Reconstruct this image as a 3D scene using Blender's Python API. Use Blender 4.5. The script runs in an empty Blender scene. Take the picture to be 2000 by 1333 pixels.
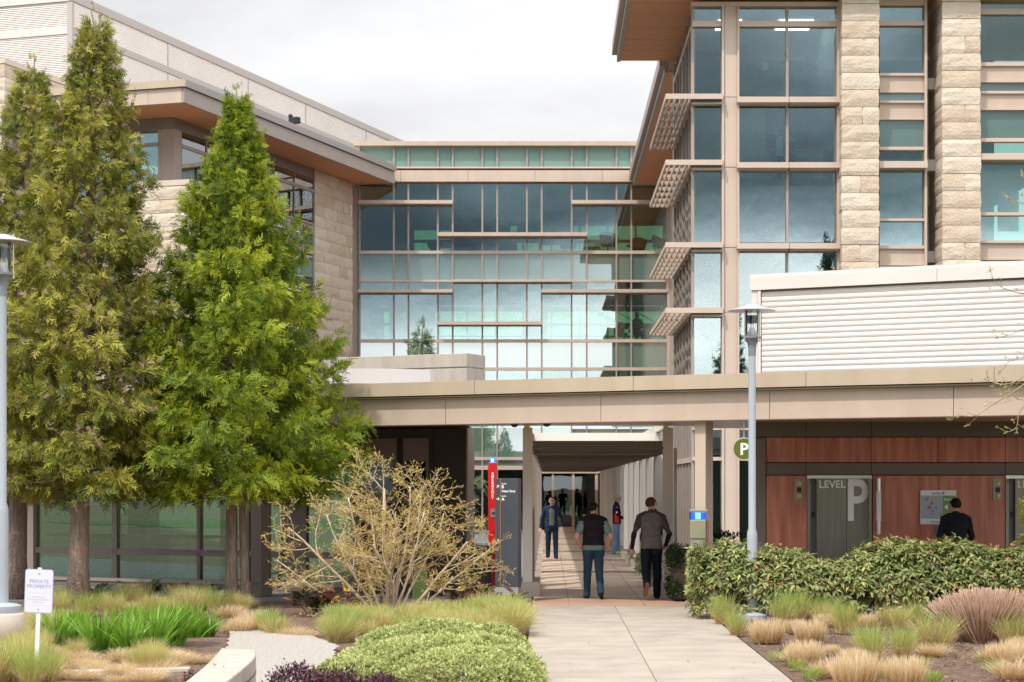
import bpy, bmesh, math, random
import numpy as np
from mathutils import Vector, Matrix, Quaternion, noise as mnoise

random.seed(7)
RNG = np.random.default_rng(11)
SC = bpy.context.scene
COL = SC.collection
F, CX, CY, EYE = 3800.0, 1070.0, 948.0, 2.1      # lens in photograph pixels, principal point, eye height
R = math.radians

# ---------------------------------------------------------------- camera
cam_d = bpy.data.cameras.new("camera")
cam = bpy.data.objects.new("camera", cam_d)
COL.objects.link(cam)
cam.location = (0, 0, EYE)
cam.rotation_euler = (R(90), 0, 0)
cam_d.sensor_width = 36.0
cam_d.lens = 36.0 * F / 2000.0
cam_d.shift_x = -(CX - 1000.0) / 2000.0
cam_d.shift_y = (CY - 666.5) / 2000.0
cam_d.clip_start = 0.5
cam_d.clip_end = 3000
cam_d.dof.use_dof = True
cam_d.dof.focus_distance = 40.0
cam_d.dof.aperture_fstop = 5.0
SC.camera = cam

# ---------------------------------------------------------------- sky and sun
SUN_AZ, SUN_EL = R(34), R(57)        # azimuth to the left of straight behind the camera
to_sun = Vector((-math.sin(SUN_AZ) * math.cos(SUN_EL), -math.cos(SUN_AZ) * math.cos(SUN_EL), math.sin(SUN_EL)))
wd = bpy.data.worlds.new("World")
SC.world = wd
wd.use_nodes = True
nt = wd.node_tree
nt.nodes.clear()
def wn(t, **k):
    n = nt.nodes.new(t)
    for a, b in k.items(): setattr(n, a, b)
    return n
def wmath(op, a, b=None, c=None):
    n = wn("ShaderNodeMath", operation=op)
    for i, s in enumerate((a, b, c)):
        if s is None: continue
        if isinstance(s, (int, float)): n.inputs[i].default_value = s
        else: nt.links.new(s, n.inputs[i])
    return n.outputs[0]
sky = wn("ShaderNodeTexSky", sky_type='NISHITA', sun_disc=False)
sky.sun_elevation = SUN_EL
sky.sun_rotation = math.atan2(to_sun.x, to_sun.y)
sky.air_density, sky.dust_density, sky.ozone_density = 1.0, 1.2, 1.0
tc = wn("ShaderNodeTexCoord")
sp = wn("ShaderNodeSeparateXYZ"); nt.links.new(tc.outputs['Generated'], sp.inputs[0])
zc = wmath('MAXIMUM', sp.outputs[2], 0.0)
den = wmath('ADD', zc, 0.16)
cb = wn("ShaderNodeCombineXYZ")
nt.links.new(wmath('DIVIDE', sp.outputs[0], den), cb.inputs[0])
nt.links.new(wmath('DIVIDE', sp.outputs[1], den), cb.inputs[1])
mp = wn("ShaderNodeMapping"); mp.inputs[1].default_value = (3.1, 1.7, 0.0)
nt.links.new(cb.outputs[0], mp.inputs[0])
n1 = wn("ShaderNodeTexNoise"); n1.inputs['Scale'].default_value = 1.3; n1.inputs['Detail'].default_value = 9; n1.inputs['Roughness'].default_value = 0.56
n2 = wn("ShaderNodeTexNoise"); n2.inputs['Scale'].default_value = 0.8; n2.inputs['Detail'].default_value = 6
nt.links.new(mp.outputs[0], n1.inputs['Vector']); nt.links.new(mp.outputs[0], n2.inputs['Vector'])
# broken cloud, closed towards the north (in front) and towards the horizon
bias = wmath('ADD', wmath('MULTIPLY', sp.outputs[1], 0.08), wmath('MULTIPLY', wmath('MAXIMUM', wmath('SUBTRACT', 0.135, zc), -0.10), 0.9))
mr = wn("ShaderNodeMapRange", interpolation_type='SMOOTHSTEP')
nt.links.new(wmath('ADD', n1.outputs[0], bias), mr.inputs[0])
mr.inputs[1].default_value, mr.inputs[2].default_value = 0.12, 0.30
cr = wn("ShaderNodeMapRange")
band = wmath('MAXIMUM', wmath('MAXIMUM', wmath('MULTIPLY', wmath('SUBTRACT', wmath('ADD', 0.124, wmath('MULTIPLY', sp.outputs[0], 0.17)), zc), 9.0), wmath('MULTIPLY', wmath('SUBTRACT', zc, 0.30), 2.2)), -0.10)
shade = wmath('ADD', wmath('MULTIPLY', sp.outputs[1], 0.42), band)
nt.links.new(wmath('ADD', n2.outputs[0], shade), cr.inputs[0])
cr.interpolation_type = 'SMOOTHSTEP'
cr.inputs[1].default_value, cr.inputs[2].default_value, cr.inputs[3].default_value, cr.inputs[4].default_value = -0.02, 0.58, 0.5, 6.6
cc = wn("ShaderNodeVectorMath", operation='SCALE')
cx_ = wn("ShaderNodeMix", data_type='RGBA'); cx_.inputs[6].default_value = (0.72, 0.90, 1.10, 1); cx_.inputs[7].default_value = (0.985, 0.99, 1.005, 1)   # slate undersides, white tops
ct = wn("ShaderNodeMapRange"); nt.links.new(cr.outputs[0], ct.inputs[0]); ct.inputs[1].default_value, ct.inputs[2].default_value = 0.5, 6.0
nt.links.new(ct.outputs[0], cx_.inputs[0]); nt.links.new(cx_.outputs[2], cc.inputs[0])
gv = wn("ShaderNodeMapRange"); nt.links.new(n1.outputs[0], gv.inputs[0])
gv.inputs[1].default_value, gv.inputs[2].default_value, gv.inputs[3].default_value, gv.inputs[4].default_value = 0.34, 0.62, 0.77, 1.03
zen = wn("ShaderNodeMapRange", interpolation_type='SMOOTHSTEP'); nt.links.new(zc, zen.inputs[0])       # an overcast sky brightens towards the zenith
zen.inputs[1].default_value, zen.inputs[2].default_value, zen.inputs[3].default_value, zen.inputs[4].default_value = 0.27, 0.75, 1.0, 1.35
sou = wn("ShaderNodeMapRange", interpolation_type='SMOOTHSTEP'); nt.links.new(sp.outputs[1], sou.inputs[0])   # and is brighter on the sun's side
sou.inputs[1].default_value, sou.inputs[2].default_value, sou.inputs[3].default_value, sou.inputs[4].default_value = -0.9, 0.5, 2.4, 1.0
nt.links.new(wmath('MULTIPLY', wmath('MULTIPLY', cr.outputs[0], gv.outputs[0]), wmath('MULTIPLY', zen.outputs[0], sou.outputs[0])), cc.inputs['Scale'])
mx = wn("ShaderNodeMix", data_type='RGBA')
nt.links.new(mr.outputs[0], mx.inputs[0]); nt.links.new(sky.outputs[0], mx.inputs[6]); nt.links.new(cc.outputs[0], mx.inputs[7])
bg = wn("ShaderNodeBackground"); bg.inputs[1].default_value = 0.1
nt.links.new(mx.outputs[2], bg.inputs[0])
wo = wn("ShaderNodeOutputWorld"); nt.links.new(bg.outputs[0], wo.inputs[0])
sun_d = bpy.data.lights.new("sun", 'SUN'); sun_d.energy = 2.1; sun_d.angle = R(1.2); sun_d.color = (1.0, 0.94, 0.85)
sun = bpy.data.objects.new("sun", sun_d); COL.objects.link(sun)
sun.rotation_euler = to_sun.to_track_quat('Z', 'Y').to_euler()
SC.view_settings.view_transform = 'Standard'
SC.view_settings.look = 'None'
SC.view_settings.exposure = 0.62
SC.view_settings.gamma = 1.0
SC.view_settings.use_curve_mapping = False
SC.render.engine = 'CYCLES'
SC.cycles.max_bounces = 8
SC.cycles.transparent_max_bounces = 12
SC.cycles.diffuse_bounces = 6
SC.cycles.sample_clamp_indirect = 4.0
SC.cycles.blur_glossy = 0.5
SC.cycles.caustics_reflective = False
SC.cycles.caustics_refractive = False
try:
    SC.cycles.use_denoising = True; SC.cycles.denoising_input_passes = 'RGB_ALBEDO_NORMAL'; SC.cycles.denoising_prefilter = 'NONE'
except Exception: pass

# ---------------------------------------------------------------- pixel <-> place helpers
def WX(px, Y): return (px - CX) / F * Y
def WZ(py, Y): return EYE + (CY - py) / F * Y
def GY(py, z=0.0): return F * (EYE - z) / (py - CY)
def GP(px, py, z=0.0):
    Y = GY(py, z); return Vector((WX(px, Y), Y, z))
def WP(px, py, Y): return Vector((WX(px, Y), Y, WZ(py, Y)))

class Frame:
    """a turned ground frame: u along the front (right), v into the depth"""
    def __init__(s, ox, oy, a): s.ox, s.oy, s.a, s.c, s.s = ox, oy, a, math.cos(a), math.sin(a)
    def u(s, px, v):
        k = (px - CX) / F
        return (k * (s.oy + v * s.c) - s.ox - v * s.s) / (s.c + k * s.s)
    def v(s, px, u):
        k = (px - CX) / F
        return (k * (s.oy - u * s.s) - s.ox - u * s.c) / (s.s - k * s.c)
    def w(s, u, v, z=0.0): return Vector((s.ox + u * s.c + v * s.s, s.oy - u * s.s + v * s.c, z))
    def z(s, py, u, v): return WZ(py, s.w(u, v).y)
    def loc(s, X, Y):
        dx, dy = X - s.ox, Y - s.oy
        return (dx * s.c - dy * s.s, dx * s.s + dy * s.c)

# ---------------------------------------------------------------- materials
MATS = {}
def mat(name, col, rough=0.6, col2=None, scale=3.0, bump=0.0, bscale=40.0, metal=0.0, spec=0.5, streak=None, detail=5, coat=0.0, bdist=0.02):
    m = bpy.data.materials.new(name); m.use_nodes = True
    t = m.node_tree; b = t.nodes['Principled BSDF']
    b.inputs['Roughness'].default_value = rough
    b.inputs['Metallic'].default_value = metal
    b.inputs['Specular IOR Level'].default_value = spec
    if coat: b.inputs['Coat Weight'].default_value = coat; b.inputs['Coat Roughness'].default_value = 0.08
    col = tuple(col) + (1,)
    geo = t.nodes.new("ShaderNodeNewGeometry")
    if col2 is not None:
        n = t.nodes.new("ShaderNodeTexNoise"); n.inputs['Scale'].default_value = scale; n.inputs['Detail'].default_value = detail
        if streak:
            mpn = t.nodes.new("ShaderNodeMapping"); mpn.inputs[3].default_value = streak
            t.links.new(geo.outputs['Position'], mpn.inputs[0]); t.links.new(mpn.outputs[0], n.inputs['Vector'])
        else: t.links.new(geo.outputs['Position'], n.inputs['Vector'])
        r = t.nodes.new("ShaderNodeMapRange"); r.inputs[1].default_value, r.inputs[2].default_value = 0.32, 0.68
        t.links.new(n.outputs[0], r.inputs[0])
        x = t.nodes.new("ShaderNodeMix"); x.data_type = 'RGBA'
        x.inputs[6].default_value = col; x.inputs[7].default_value = tuple(col2) + (1,)
        t.links.new(r.outputs[0], x.inputs[0]); t.links.new(x.outputs[2], b.inputs['Base Color'])
    else: b.inputs['Base Color'].default_value = col
    if bump:
        n = t.nodes.new("ShaderNodeTexNoise"); n.inputs['Scale'].default_value = bscale; n.inputs['Detail'].default_value = 6
        t.links.new(geo.outputs['Position'], n.inputs['Vector'])
        bp = t.nodes.new("ShaderNodeBump"); bp.inputs['Strength'].default_value = bump; bp.inputs['Distance'].default_value = bdist
        t.links.new(n.outputs[0], bp.inputs['Height']); t.links.new(bp.outputs[0], b.inputs['Normal'])
    MATS[name] = m
    return m

def tint_mat(name, stops, rough=0.6, trans=0.25, spec=0.3):
    """foliage: the colour of each leaf comes from its own 'tint' value (0..1) through a ramp"""
    m = bpy.data.materials.new(name); m.use_nodes = True
    t = m.node_tree; b = t.nodes['Principled BSDF']; out = t.nodes['Material Output']
    at = t.nodes.new("ShaderNodeAttribute"); at.attribute_name = "tint"
    rp = t.nodes.new("ShaderNodeValToRGB")
    while len(rp.color_ramp.elements) < len(stops): rp.color_ramp.elements.new(0.5)
    for e, (p, c) in zip(rp.color_ramp.elements, stops): e.position = p; e.color = tuple(c) + (1,)
    t.links.new(at.outputs['Fac'], rp.inputs[0])
    t.links.new(rp.outputs[0], b.inputs['Base Color'])
    b.inputs['Roughness'].default_value = rough; b.inputs['Specular IOR Level'].default_value = spec
    if trans:
        tr = t.nodes.new("ShaderNodeBsdfTranslucent"); t.links.new(rp.outputs[0], tr.inputs[0])
        ms = t.nodes.new("ShaderNodeMixShader"); ms.inputs[0].default_value = trans
        t.links.new(b.outputs[0], ms.inputs[1]); t.links.new(tr.outputs[0], ms.inputs[2]); t.links.new(ms.outputs[0], out.inputs[0])
    MATS[name] = m
    return m

def glass_mat(name, tint, refl=0.16, rough=0.0):
    m = bpy.data.materials.new(name); m.use_nodes = True
    t = m.node_tree; t.nodes.remove(t.nodes['Principled BSDF']); out = t.nodes['Material Output']
    tr = t.nodes.new("ShaderNodeBsdfTransparent"); tr.inputs[0].default_value = tuple(tint) + (1,)
    gl = t.nodes.new("ShaderNodeBsdfGlossy"); gl.inputs['Roughness'].default_value = rough; gl.inputs[0].default_value = (0.92, 0.96, 0.98, 1)
    lw = t.nodes.new("ShaderNodeFresnel"); lw.inputs[0].default_value = 1.5
    ad = t.nodes.new("ShaderNodeMath"); ad.operation = 'ADD'; ad.use_clamp = True; ad.inputs[1].default_value = refl
    t.links.new(lw.outputs[0], ad.inputs[0])
    geo = t.nodes.new("ShaderNodeNewGeometry")
    n = t.nodes.new("ShaderNodeTexNoise"); n.inputs['Scale'].default_value = 0.9; n.inputs['Detail'].default_value = 2
    t.links.new(geo.outputs['Position'], n.inputs['Vector'])
    bp = t.nodes.new("ShaderNodeBump"); bp.inputs['Strength'].default_value = 0.12; bp.inputs['Distance'].default_value = 0.01
    t.links.new(n.outputs[0], bp.inputs['Height']); t.links.new(bp.outputs[0], gl.inputs['Normal'])
    ms = t.nodes.new("ShaderNodeMixShader")
    t.links.new(ad.outputs[0], ms.inputs[0]); t.links.new(tr.outputs[0], ms.inputs[1]); t.links.new(gl.outputs[0], ms.inputs[2])
    t.links.new(ms.outputs[0], out.inputs[0])
    MATS[name] = m
    return m

def emit_mat(name, col, s):
    m = bpy.data.materials.new(name); m.use_nodes = True
    b = m.node_tree.nodes['Principled BSDF']
    b.inputs['Base Color'].default_value = tuple(col) + (1,)
    b.inputs['Emission Color'].default_value = tuple(col) + (1,); b.inputs['Emission Strength'].default_value = s
    MATS[name] = m
    return m

mat('tan', (0.55, 0.435, 0.355), 0.5, (0.50, 0.39, 0.315), 1.1, 0.05, 8, streak=(2.2, 2.2, 0.5), detail=8)
mat('tan_light', (0.56, 0.445, 0.365), 0.5, (0.52, 0.41, 0.335), 0.8)
mat('coping', (0.50, 0.405, 0.30), 0.42, (0.45, 0.36, 0.265), 1.0, streak=(2.5, 2.5, 0.6), detail=8)
mat('wing_fascia', (0.36, 0.30, 0.26), 0.45, (0.33, 0.275, 0.24), 0.8)  # tan darkened for the right face, its shade put in the colour
mat('wing_cap', (0.33, 0.30, 0.285), 0.38, metal=0.2)  # darker copy of the front coping for the shaded side
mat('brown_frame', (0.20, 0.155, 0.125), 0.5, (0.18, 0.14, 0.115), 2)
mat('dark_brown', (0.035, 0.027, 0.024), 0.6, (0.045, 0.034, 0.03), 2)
mat('header_brown', (0.15, 0.115, 0.085), 0.45, (0.135, 0.10, 0.075), 1.5)
mat('mullion', (0.34, 0.275, 0.235), 0.45)
mat('mullion_dark', (0.16, 0.14, 0.13), 0.45)
mat('white_metal', (0.70, 0.645, 0.61), 0.5, (0.66, 0.605, 0.57), 0.7)
mat('louvre_white', (0.86, 0.815, 0.78), 0.5, (0.82, 0.775, 0.74), 0.5)
mat('grey_trim', (0.47, 0.42, 0.39), 0.45)
mat('white_post', (0.80, 0.75, 0.68), 0.45, (0.76, 0.71, 0.64), 1.5)
mat('white_post_dim', (0.70, 0.64, 0.565), 0.45, (0.73, 0.67, 0.60), 1.5)  # duller copy for alternate posts, imitating uneven light on them
mat('cover_roof', (0.24, 0.195, 0.15), 0.5, (0.21, 0.17, 0.13), 2)
mat('soffit_wood', (0.66, 0.29, 0.125), 0.55, (0.56, 0.235, 0.10), 2.0, streak=(0.3, 6, 6))
mat('canopy_soffit', (0.60, 0.36, 0.22), 0.35, (0.50, 0.28, 0.17), 1.5, streak=(0.4, 5, 5))
mat('wood_panel', (0.60, 0.22, 0.13), 0.42, (0.37, 0.11, 0.062), 2.0, 0.04, 30, streak=(4.5, 4.5, 0.45), detail=12, coat=0.12)
mat('stone', (0.61, 0.52, 0.42), 0.85, (0.54, 0.445, 0.345), 2.2, 0.55, 14, bdist=0.05)
mat('stone_pale', (0.65, 0.565, 0.47), 0.85, (0.58, 0.48, 0.375), 3.1, 0.55, 14, bdist=0.05)
mat('stone_warm', (0.58, 0.475, 0.37), 0.85, (0.51, 0.40, 0.30), 2.6, 0.55, 14, bdist=0.05)
mat('stone_cap', (0.62, 0.53, 0.44), 0.8, (0.56, 0.47, 0.38), 3, 0.2, 40)
mat('mortar', (0.40, 0.32, 0.24), 0.9, (0.34, 0.27, 0.2), 4)
mat('concrete', (0.58, 0.51, 0.44), 0.85, (0.49, 0.42, 0.36), 2.2, 0.25, 60, detail=9)
mat('concrete_pale', (0.50, 0.445, 0.385), 0.85, (0.40, 0.345, 0.295), 1.3, 0.3, 40, streak=(2.5, 2.5, 0.5), detail=9)
mat('walk_inner', (0.60, 0.47, 0.365), 0.8, (0.48, 0.375, 0.29), 1.2, 0.3, 90, detail=10, bdist=0.006)  # same concrete, made lighter to offset the covered walk's shade
mat('walk', (0.385, 0.335, 0.285), 0.8, (0.295, 0.25, 0.21), 1.6, 0.3, 90, detail=10, bdist=0.006)
mat('walk_b', (0.40, 0.345, 0.29), 0.8, (0.315, 0.27, 0.225), 1.3, 0.3, 90, detail=10, bdist=0.006)
mat('walk_pink', (0.43, 0.275, 0.19), 0.8, (0.36, 0.225, 0.155), 0.9, 0.3, 90, detail=10, bdist=0.006)
mat('walk_band', (0.30, 0.175, 0.14), 0.8, (0.26, 0.15, 0.12), 1.5, 0.3, 90, bdist=0.006)
mat('paving_grey', (0.19, 0.195, 0.21), 0.75, (0.15, 0.155, 0.17), 1.5, 0.2, 60)
mat('mulch', (0.20, 0.125, 0.085), 0.95, (0.10, 0.06, 0.042), 9, 0.9, 26, detail=10, bdist=0.05)
mat('earth', (0.19, 0.15, 0.10), 0.95, (0.12, 0.11, 0.06), 0.4, 0.3, 12)
mat('gravel_m', (0.46, 0.42, 0.38), 0.9, (0.30, 0.275, 0.25), 26, 0.8, 60, bdist=0.02)
mat('lawn_m', (0.08, 0.15, 0.03), 0.9, (0.055, 0.105, 0.022), 0.6, 0.5, 20)
mat('steel', (0.27, 0.25, 0.20), 0.36, (0.20, 0.185, 0.145), 1.4, metal=0.6, streak=(8, 8, 0.5))
mat('steel_bright', (0.62, 0.60, 0.55), 0.3, metal=0.8)
mat('lamp_paint', (0.38, 0.42, 0.465), 0.4, (0.35, 0.39, 0.435), 2)
mat('lamp_grey', (0.22, 0.235, 0.26), 0.45)
mat('lamp_disc', (0.50, 0.49, 0.50), 0.35, metal=0.35)
mat('black', (0.012, 0.012, 0.014), 0.5)
mat('bin_black', (0.025, 0.024, 0.024), 0.4)
mat('white_paint', (0.80, 0.79, 0.80), 0.5)
mat('white_letter', (0.90, 0.885, 0.85), 0.5)
mat('sign_face', (0.66, 0.66, 0.73), 0.4)
mat('sign_violet', (0.44, 0.42, 0.68), 0.4)
mat('sign_text', (0.36, 0.37, 0.58), 0.5)
mat('sign_text_pale', (0.52, 0.52, 0.66), 0.5)
mat('monolith', (0.060, 0.066, 0.082), 0.45, (0.05, 0.055, 0.07), 3)
mat('monolith_base', (0.30, 0.31, 0.34), 0.5)
mat('gold', (0.50, 0.27, 0.06), 0.4, metal=0.4)
mat('red_paint', (0.75, 0.02, 0.018), 0.4)
mat('red_dull', (0.42, 0.05, 0.035), 0.5)
mat('olive_steel', (0.34, 0.33, 0.22), 0.4, (0.30, 0.29, 0.195), 3, metal=0.35)
mat('p_green', (0.11, 0.135, 0.012), 0.45)
mat('map_grey', (0.40, 0.42, 0.45), 0.5)
mat('map_green', (0.17, 0.30, 0.09), 0.5)
mat('map_orange', (0.75, 0.33, 0.10), 0.5)
mat('map_blue', (0.16, 0.36, 0.62), 0.5)
mat('map_red', (0.62, 0.10, 0.09), 0.5)
mat('grey_text', (0.10, 0.10, 0.11), 0.5)
mat('amber', (0.75, 0.42, 0.10), 0.4)
mat('wet_sign', (0.11, 0.17, 0.012), 0.45)
mat('interior', (0.30, 0.32, 0.31), 0.8, (0.27, 0.29, 0.28), 0.5)
mat('interior_dark', (0.085, 0.095, 0.105), 0.8, (0.07, 0.08, 0.09), 0.5)
mat('slab_pale', (0.55, 0.53, 0.48), 0.8)
mat('furniture_dark', (0.02, 0.021, 0.024), 0.6)
mat('furniture_wood', (0.42, 0.25, 0.09), 0.5)
mat('furniture_grey', (0.25, 0.26, 0.27), 0.7)
mat('bark', (0.36, 0.265, 0.21), 0.9, (0.19, 0.135, 0.105), 6, 0.8, 16, streak=(5, 5, 0.7), bdist=0.04)
mat('bark_pale', (0.62, 0.50, 0.35), 0.85, (0.42, 0.33, 0.22), 9, 0.3, 50)
mat('twig_tan', (0.40, 0.30, 0.19), 0.85, (0.30, 0.22, 0.14), 9)
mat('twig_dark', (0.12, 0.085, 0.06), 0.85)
# spandrel glass: painted green behind, glossy in front
def spandrel(name, c, g=0.30):
    m = bpy.data.materials.new(name); m.use_nodes = True
    t = m.node_tree; b = t.nodes['Principled BSDF']; out = t.nodes['Material Output']
    b.inputs['Base Color'].default_value = tuple(c) + (1,); b.inputs['Roughness'].default_value = 0.5
    gl = t.nodes.new("ShaderNodeBsdfGlossy"); gl.inputs['Roughness'].default_value = 0.01; gl.inputs[0].default_value = (0.9, 0.96, 0.95, 1)
    fr = t.nodes.new("ShaderNodeFresnel"); fr.inputs[0].default_value = 1.5
    ad = t.nodes.new("ShaderNodeMath"); ad.operation = 'ADD'; ad.inputs[1].default_value = g; ad.use_clamp = True
    t.links.new(fr.outputs[0], ad.inputs[0])
    ms = t.nodes.new("ShaderNodeMixShader"); t.links.new(ad.outputs[0], ms.inputs[0])
    t.links.new(b.outputs[0], ms.inputs[1]); t.links.new(gl.outputs[0], ms.inputs[2]); t.links.new(ms.outputs[0], out.inputs[0])
    MATS[name] = m
spandrel('spandrel_teal', (0.11, 0.205, 0.165), 0.32)
spandrel('spandrel_green', (0.125, 0.21, 0.155), 0.32)
spandrel('clerestory', (0.20, 0.315, 0.25), 0.08)
spandrel('clerestory_b', (0.17, 0.305, 0.255), 0.08)
glass_mat('glass', (0.66, 0.93, 0.86), 0.235)
glass_mat('glass_tower', (0.80, 0.98, 0.93), 0.25)
glass_mat('glass_clear', (0.62, 0.76, 0.72), 0.18)
glass_mat('glass_lobby', (0.48, 0.66, 0.50), 0.10)
glass_mat('glass_dark', (0.30, 0.40, 0.40), 0.05)
glass_mat('lamp_glass', (0.93, 0.93, 0.92), 0.03)
glass_mat('blue_glass', (0.25, 0.45, 0.95), 0.05)
emit_mat('blue_light', (0.02, 0.16, 1.0), 1.4)
emit_mat('stair_fill_glow', (1.0, 0.95, 0.86), 6.0)
emit_mat('blue_core', (0.45, 0.75, 1.0), 2.2)

# ---------------------------------------------------------------- mesh building
def link(o, parent=None, world=False):
    COL.objects.link(o)
    if parent is not None:
        o.parent = parent
        if world: o.matrix_parent_inverse = wmat(parent).inverted()
    return o
def wmat(o):
    if o.parent is None: return o.matrix_basis.copy()
    return wmat(o.parent) @ o.matrix_parent_inverse @ o.matrix_basis
def thing(name, label, cat, loc=(0, 0, 0), rz=0.0, group=None):
    o = bpy.data.objects.new(name, None); o.empty_display_size = 0.2
    COL.objects.link(o); o.location = loc; o.rotation_euler = (0, 0, rz)
    return tag(o, label, cat, group)
def tag(o, label=None, cat=None, group=None, kind=None):
    if label: o['label'] = label
    if cat: o['category'] = cat
    if group: o['group'] = group
    if kind: o['kind'] = kind
    return o
def frame_thing(name, label, cat, fr):
    return thing(name, label, cat, (fr.ox, fr.oy, 0), -fr.a)

class MB:
    def __init__(s): s.v, s.f, s.m = [], [], []
    def add(s, vs, fs, mi=0):
        o = len(s.v); s.v += [tuple(p) for p in vs]
        s.f += [tuple(i + o for i in q) for q in fs]; s.m += [mi] * len(fs)
        return s
    def box(s, x0, x1, y0, y1, z0, z1, mi=0):
        vs = [(x0, y0, z0), (x1, y0, z0), (x1, y1, z0), (x0, y1, z0), (x0, y0, z1), (x1, y0, z1), (x1, y1, z1), (x0, y1, z1)]
        return s.add(vs, [(0, 3, 2, 1), (4, 5, 6, 7), (0, 1, 5, 4), (1, 2, 6, 5), (2, 3, 7, 6), (3, 0, 4, 7)], mi)
    def prism(s, pts, z0, z1, mi=0):
        n = len(pts)
        a = sum(pts[i][0] * pts[(i + 1) % n][1] - pts[(i + 1) % n][0] * pts[i][1] for i in range(n))
        if a < 0: pts = pts[::-1]
        vs = [(p[0], p[1], z0) for p in pts] + [(p[0], p[1], z1) for p in pts]
        fs = [tuple(range(n))[::-1], tuple(range(n, 2 * n))] + [(i, (i + 1) % n, n + (i + 1) % n, n + i) for i in range(n)]
        return s.add(vs, fs, mi)
    def extrude(s, prof, axis, a0, a1, mi=0):
        """closed profile (two coordinates) swept along axis 0=x,1=y"""
        n = len(prof)
        def mk(p, a): return (a, p[0], p[1]) if axis == 0 else (p[0], a, p[1])
        vs = [mk(p, a0) for p in prof] + [mk(p, a1) for p in prof]
        fs = [tuple(range(n)), tuple(range(n, 2 * n))[::-1]] + [(i, n + i, n + (i + 1) % n, (i + 1) % n) for i in range(n)]
        return s.add(vs, fs, mi)
    def tube(s, path, rad, n=6, mi=0, cap=True):
        path = [Vector(p) for p in path]
        if not hasattr(rad, '__len__'): rad = [rad] * len(path)
        vs = []; ref = None
        for i, p in enumerate(path):
            d = (path[min(i + 1, len(path) - 1)] - path[max(i - 1, 0)])
            d = d.normalized() if d.length > 1e-9 else Vector((0, 0, 1))
            if ref is None: ref = Vector((1, 0, 0)) if abs(d.x) < 0.8 else Vector((0, 1, 0))
            a = (ref - d * ref.dot(d)).normalized(); b = d.cross(a); ref = a
            for k in range(n):
                t = 2 * math.pi * k / n
                vs.append(p + (a * math.cos(t) + b * math.sin(t)) * rad[i])
        fs = []
        for i in range(len(path) - 1):
            for k in range(n):
                fs.append((i * n + k, i * n + (k + 1) % n, (i + 1) * n + (k + 1) % n, (i + 1) * n + k))
        if cap:
            fs.append(tuple(range(n))[::-1]); fs.append(tuple(range((len(path) - 1) * n, len(path) * n)))
        return s.add(vs, fs, mi)
    def lathe(s, prof, c=(0, 0, 0), n=24, mi=0):
        vs = []
        for r, z in prof:
            for k in range(n):
                t = 2 * math.pi * k / n
                vs.append((c[0] + r * math.cos(t), c[1] + r * math.sin(t), c[2] + z))
        fs = []
        for i in range(len(prof) - 1):
            for k in range(n): fs.append((i * n + k, i * n + (k + 1) % n, (i + 1) * n + (k + 1) % n, (i + 1) * n + k))
        fs.append(tuple(range(n))[::-1]); fs.append(tuple(range((len(prof) - 1) * n, len(prof) * n)))
        return s.add(vs, fs, mi)
    def ball(s, c, r, n=8, mi=0):
        prof = [(max(1e-4, math.sin(math.pi * i / n)), -math.cos(math.pi * i / n)) for i in range(n + 1)]
        rr = r if hasattr(r, '__len__') else (r, r, r)
        vs = []
        for q, z in prof:
            for k in range(n):
                t = 2 * math.pi * k / n
                vs.append((c[0] + rr[0] * q * math.cos(t), c[1] + rr[1] * q * math.sin(t), c[2] + rr[2] * z))
        fs = [(i * n + k, i * n + (k + 1) % n, (i + 1) * n + (k + 1) % n, (i + 1) * n + k) for i in range(n) for k in range(n)]
        return s.add(vs, fs, mi)
    def mesh(s, name, mats, smooth=False):
        me = bpy.data.meshes.new(name); me.from_pydata(s.v, [], s.f)
        mats = mats if isinstance(mats, (list, tuple)) else [mats]
        for m in mats: me.materials.append(MATS[m] if isinstance(m, str) else m)
        if len(mats) > 1: me.polygons.foreach_set('material_index', s.m)
        if smooth: me.polygons.foreach_set('use_smooth', [True] * len(me.polygons))
        me.update()
        return me
    def build(s, name, mats, parent=None, smooth=False, world=False, bevel=0):
        o = bpy.data.objects.new(name, s.mesh(name, mats, smooth))
        if smooth and smooth != 'all':
            try: o.data.set_sharp_from_angle(angle=R(40))
            except Exception: pass
        if bevel:
            b = o.modifiers.new('edge', 'BEVEL'); b.width = bevel; b.segments = 2; b.limit_method = 'ANGLE'
        return link(o, parent, world)

CUBES = {}
def cube_mesh(m):
    if m not in CUBES:
        CUBES[m] = MB().box(0, 1, 0, 1, 0, 1).mesh('unit_' + m, m)
    return CUBES[m]
def ub(name, m, parent, x0, x1, y0, y1, z0, z1, world=False, rot=None):
    """one box-shaped piece, its mesh shared by all pieces of the same material"""
    o = bpy.data.objects.new(name, cube_mesh(m))
    o.location = (x0, y0, z0); o.scale = (x1 - x0, y1 - y0, z1 - z0)
    if rot: o.rotation_euler = rot
    return link(o, parent, world)
def piece(name, me, parent, loc, rot=(0, 0, 0), sc=(1, 1, 1), world=False):
    o = bpy.data.objects.new(name, me); o.location = loc; o.rotation_euler = rot; o.scale = sc
    return link(o, parent, world)
def copy_thing(root, loc, rz=0.0, sc=1.0, label=None, group=None):
    r = root.copy(); COL.objects.link(r); r.location = loc; r.rotation_euler = (0, 0, rz); r.scale = (sc, sc, sc) if not hasattr(sc, '__len__') else sc
    if label: r['label'] = label
    if group: r['group'] = group
    for ch in root.children:
        c = ch.copy(); COL.objects.link(c); c.parent = r
        for g in ch.children:
            d = g.copy(); COL.objects.link(d); d.parent = c
    return r

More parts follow.
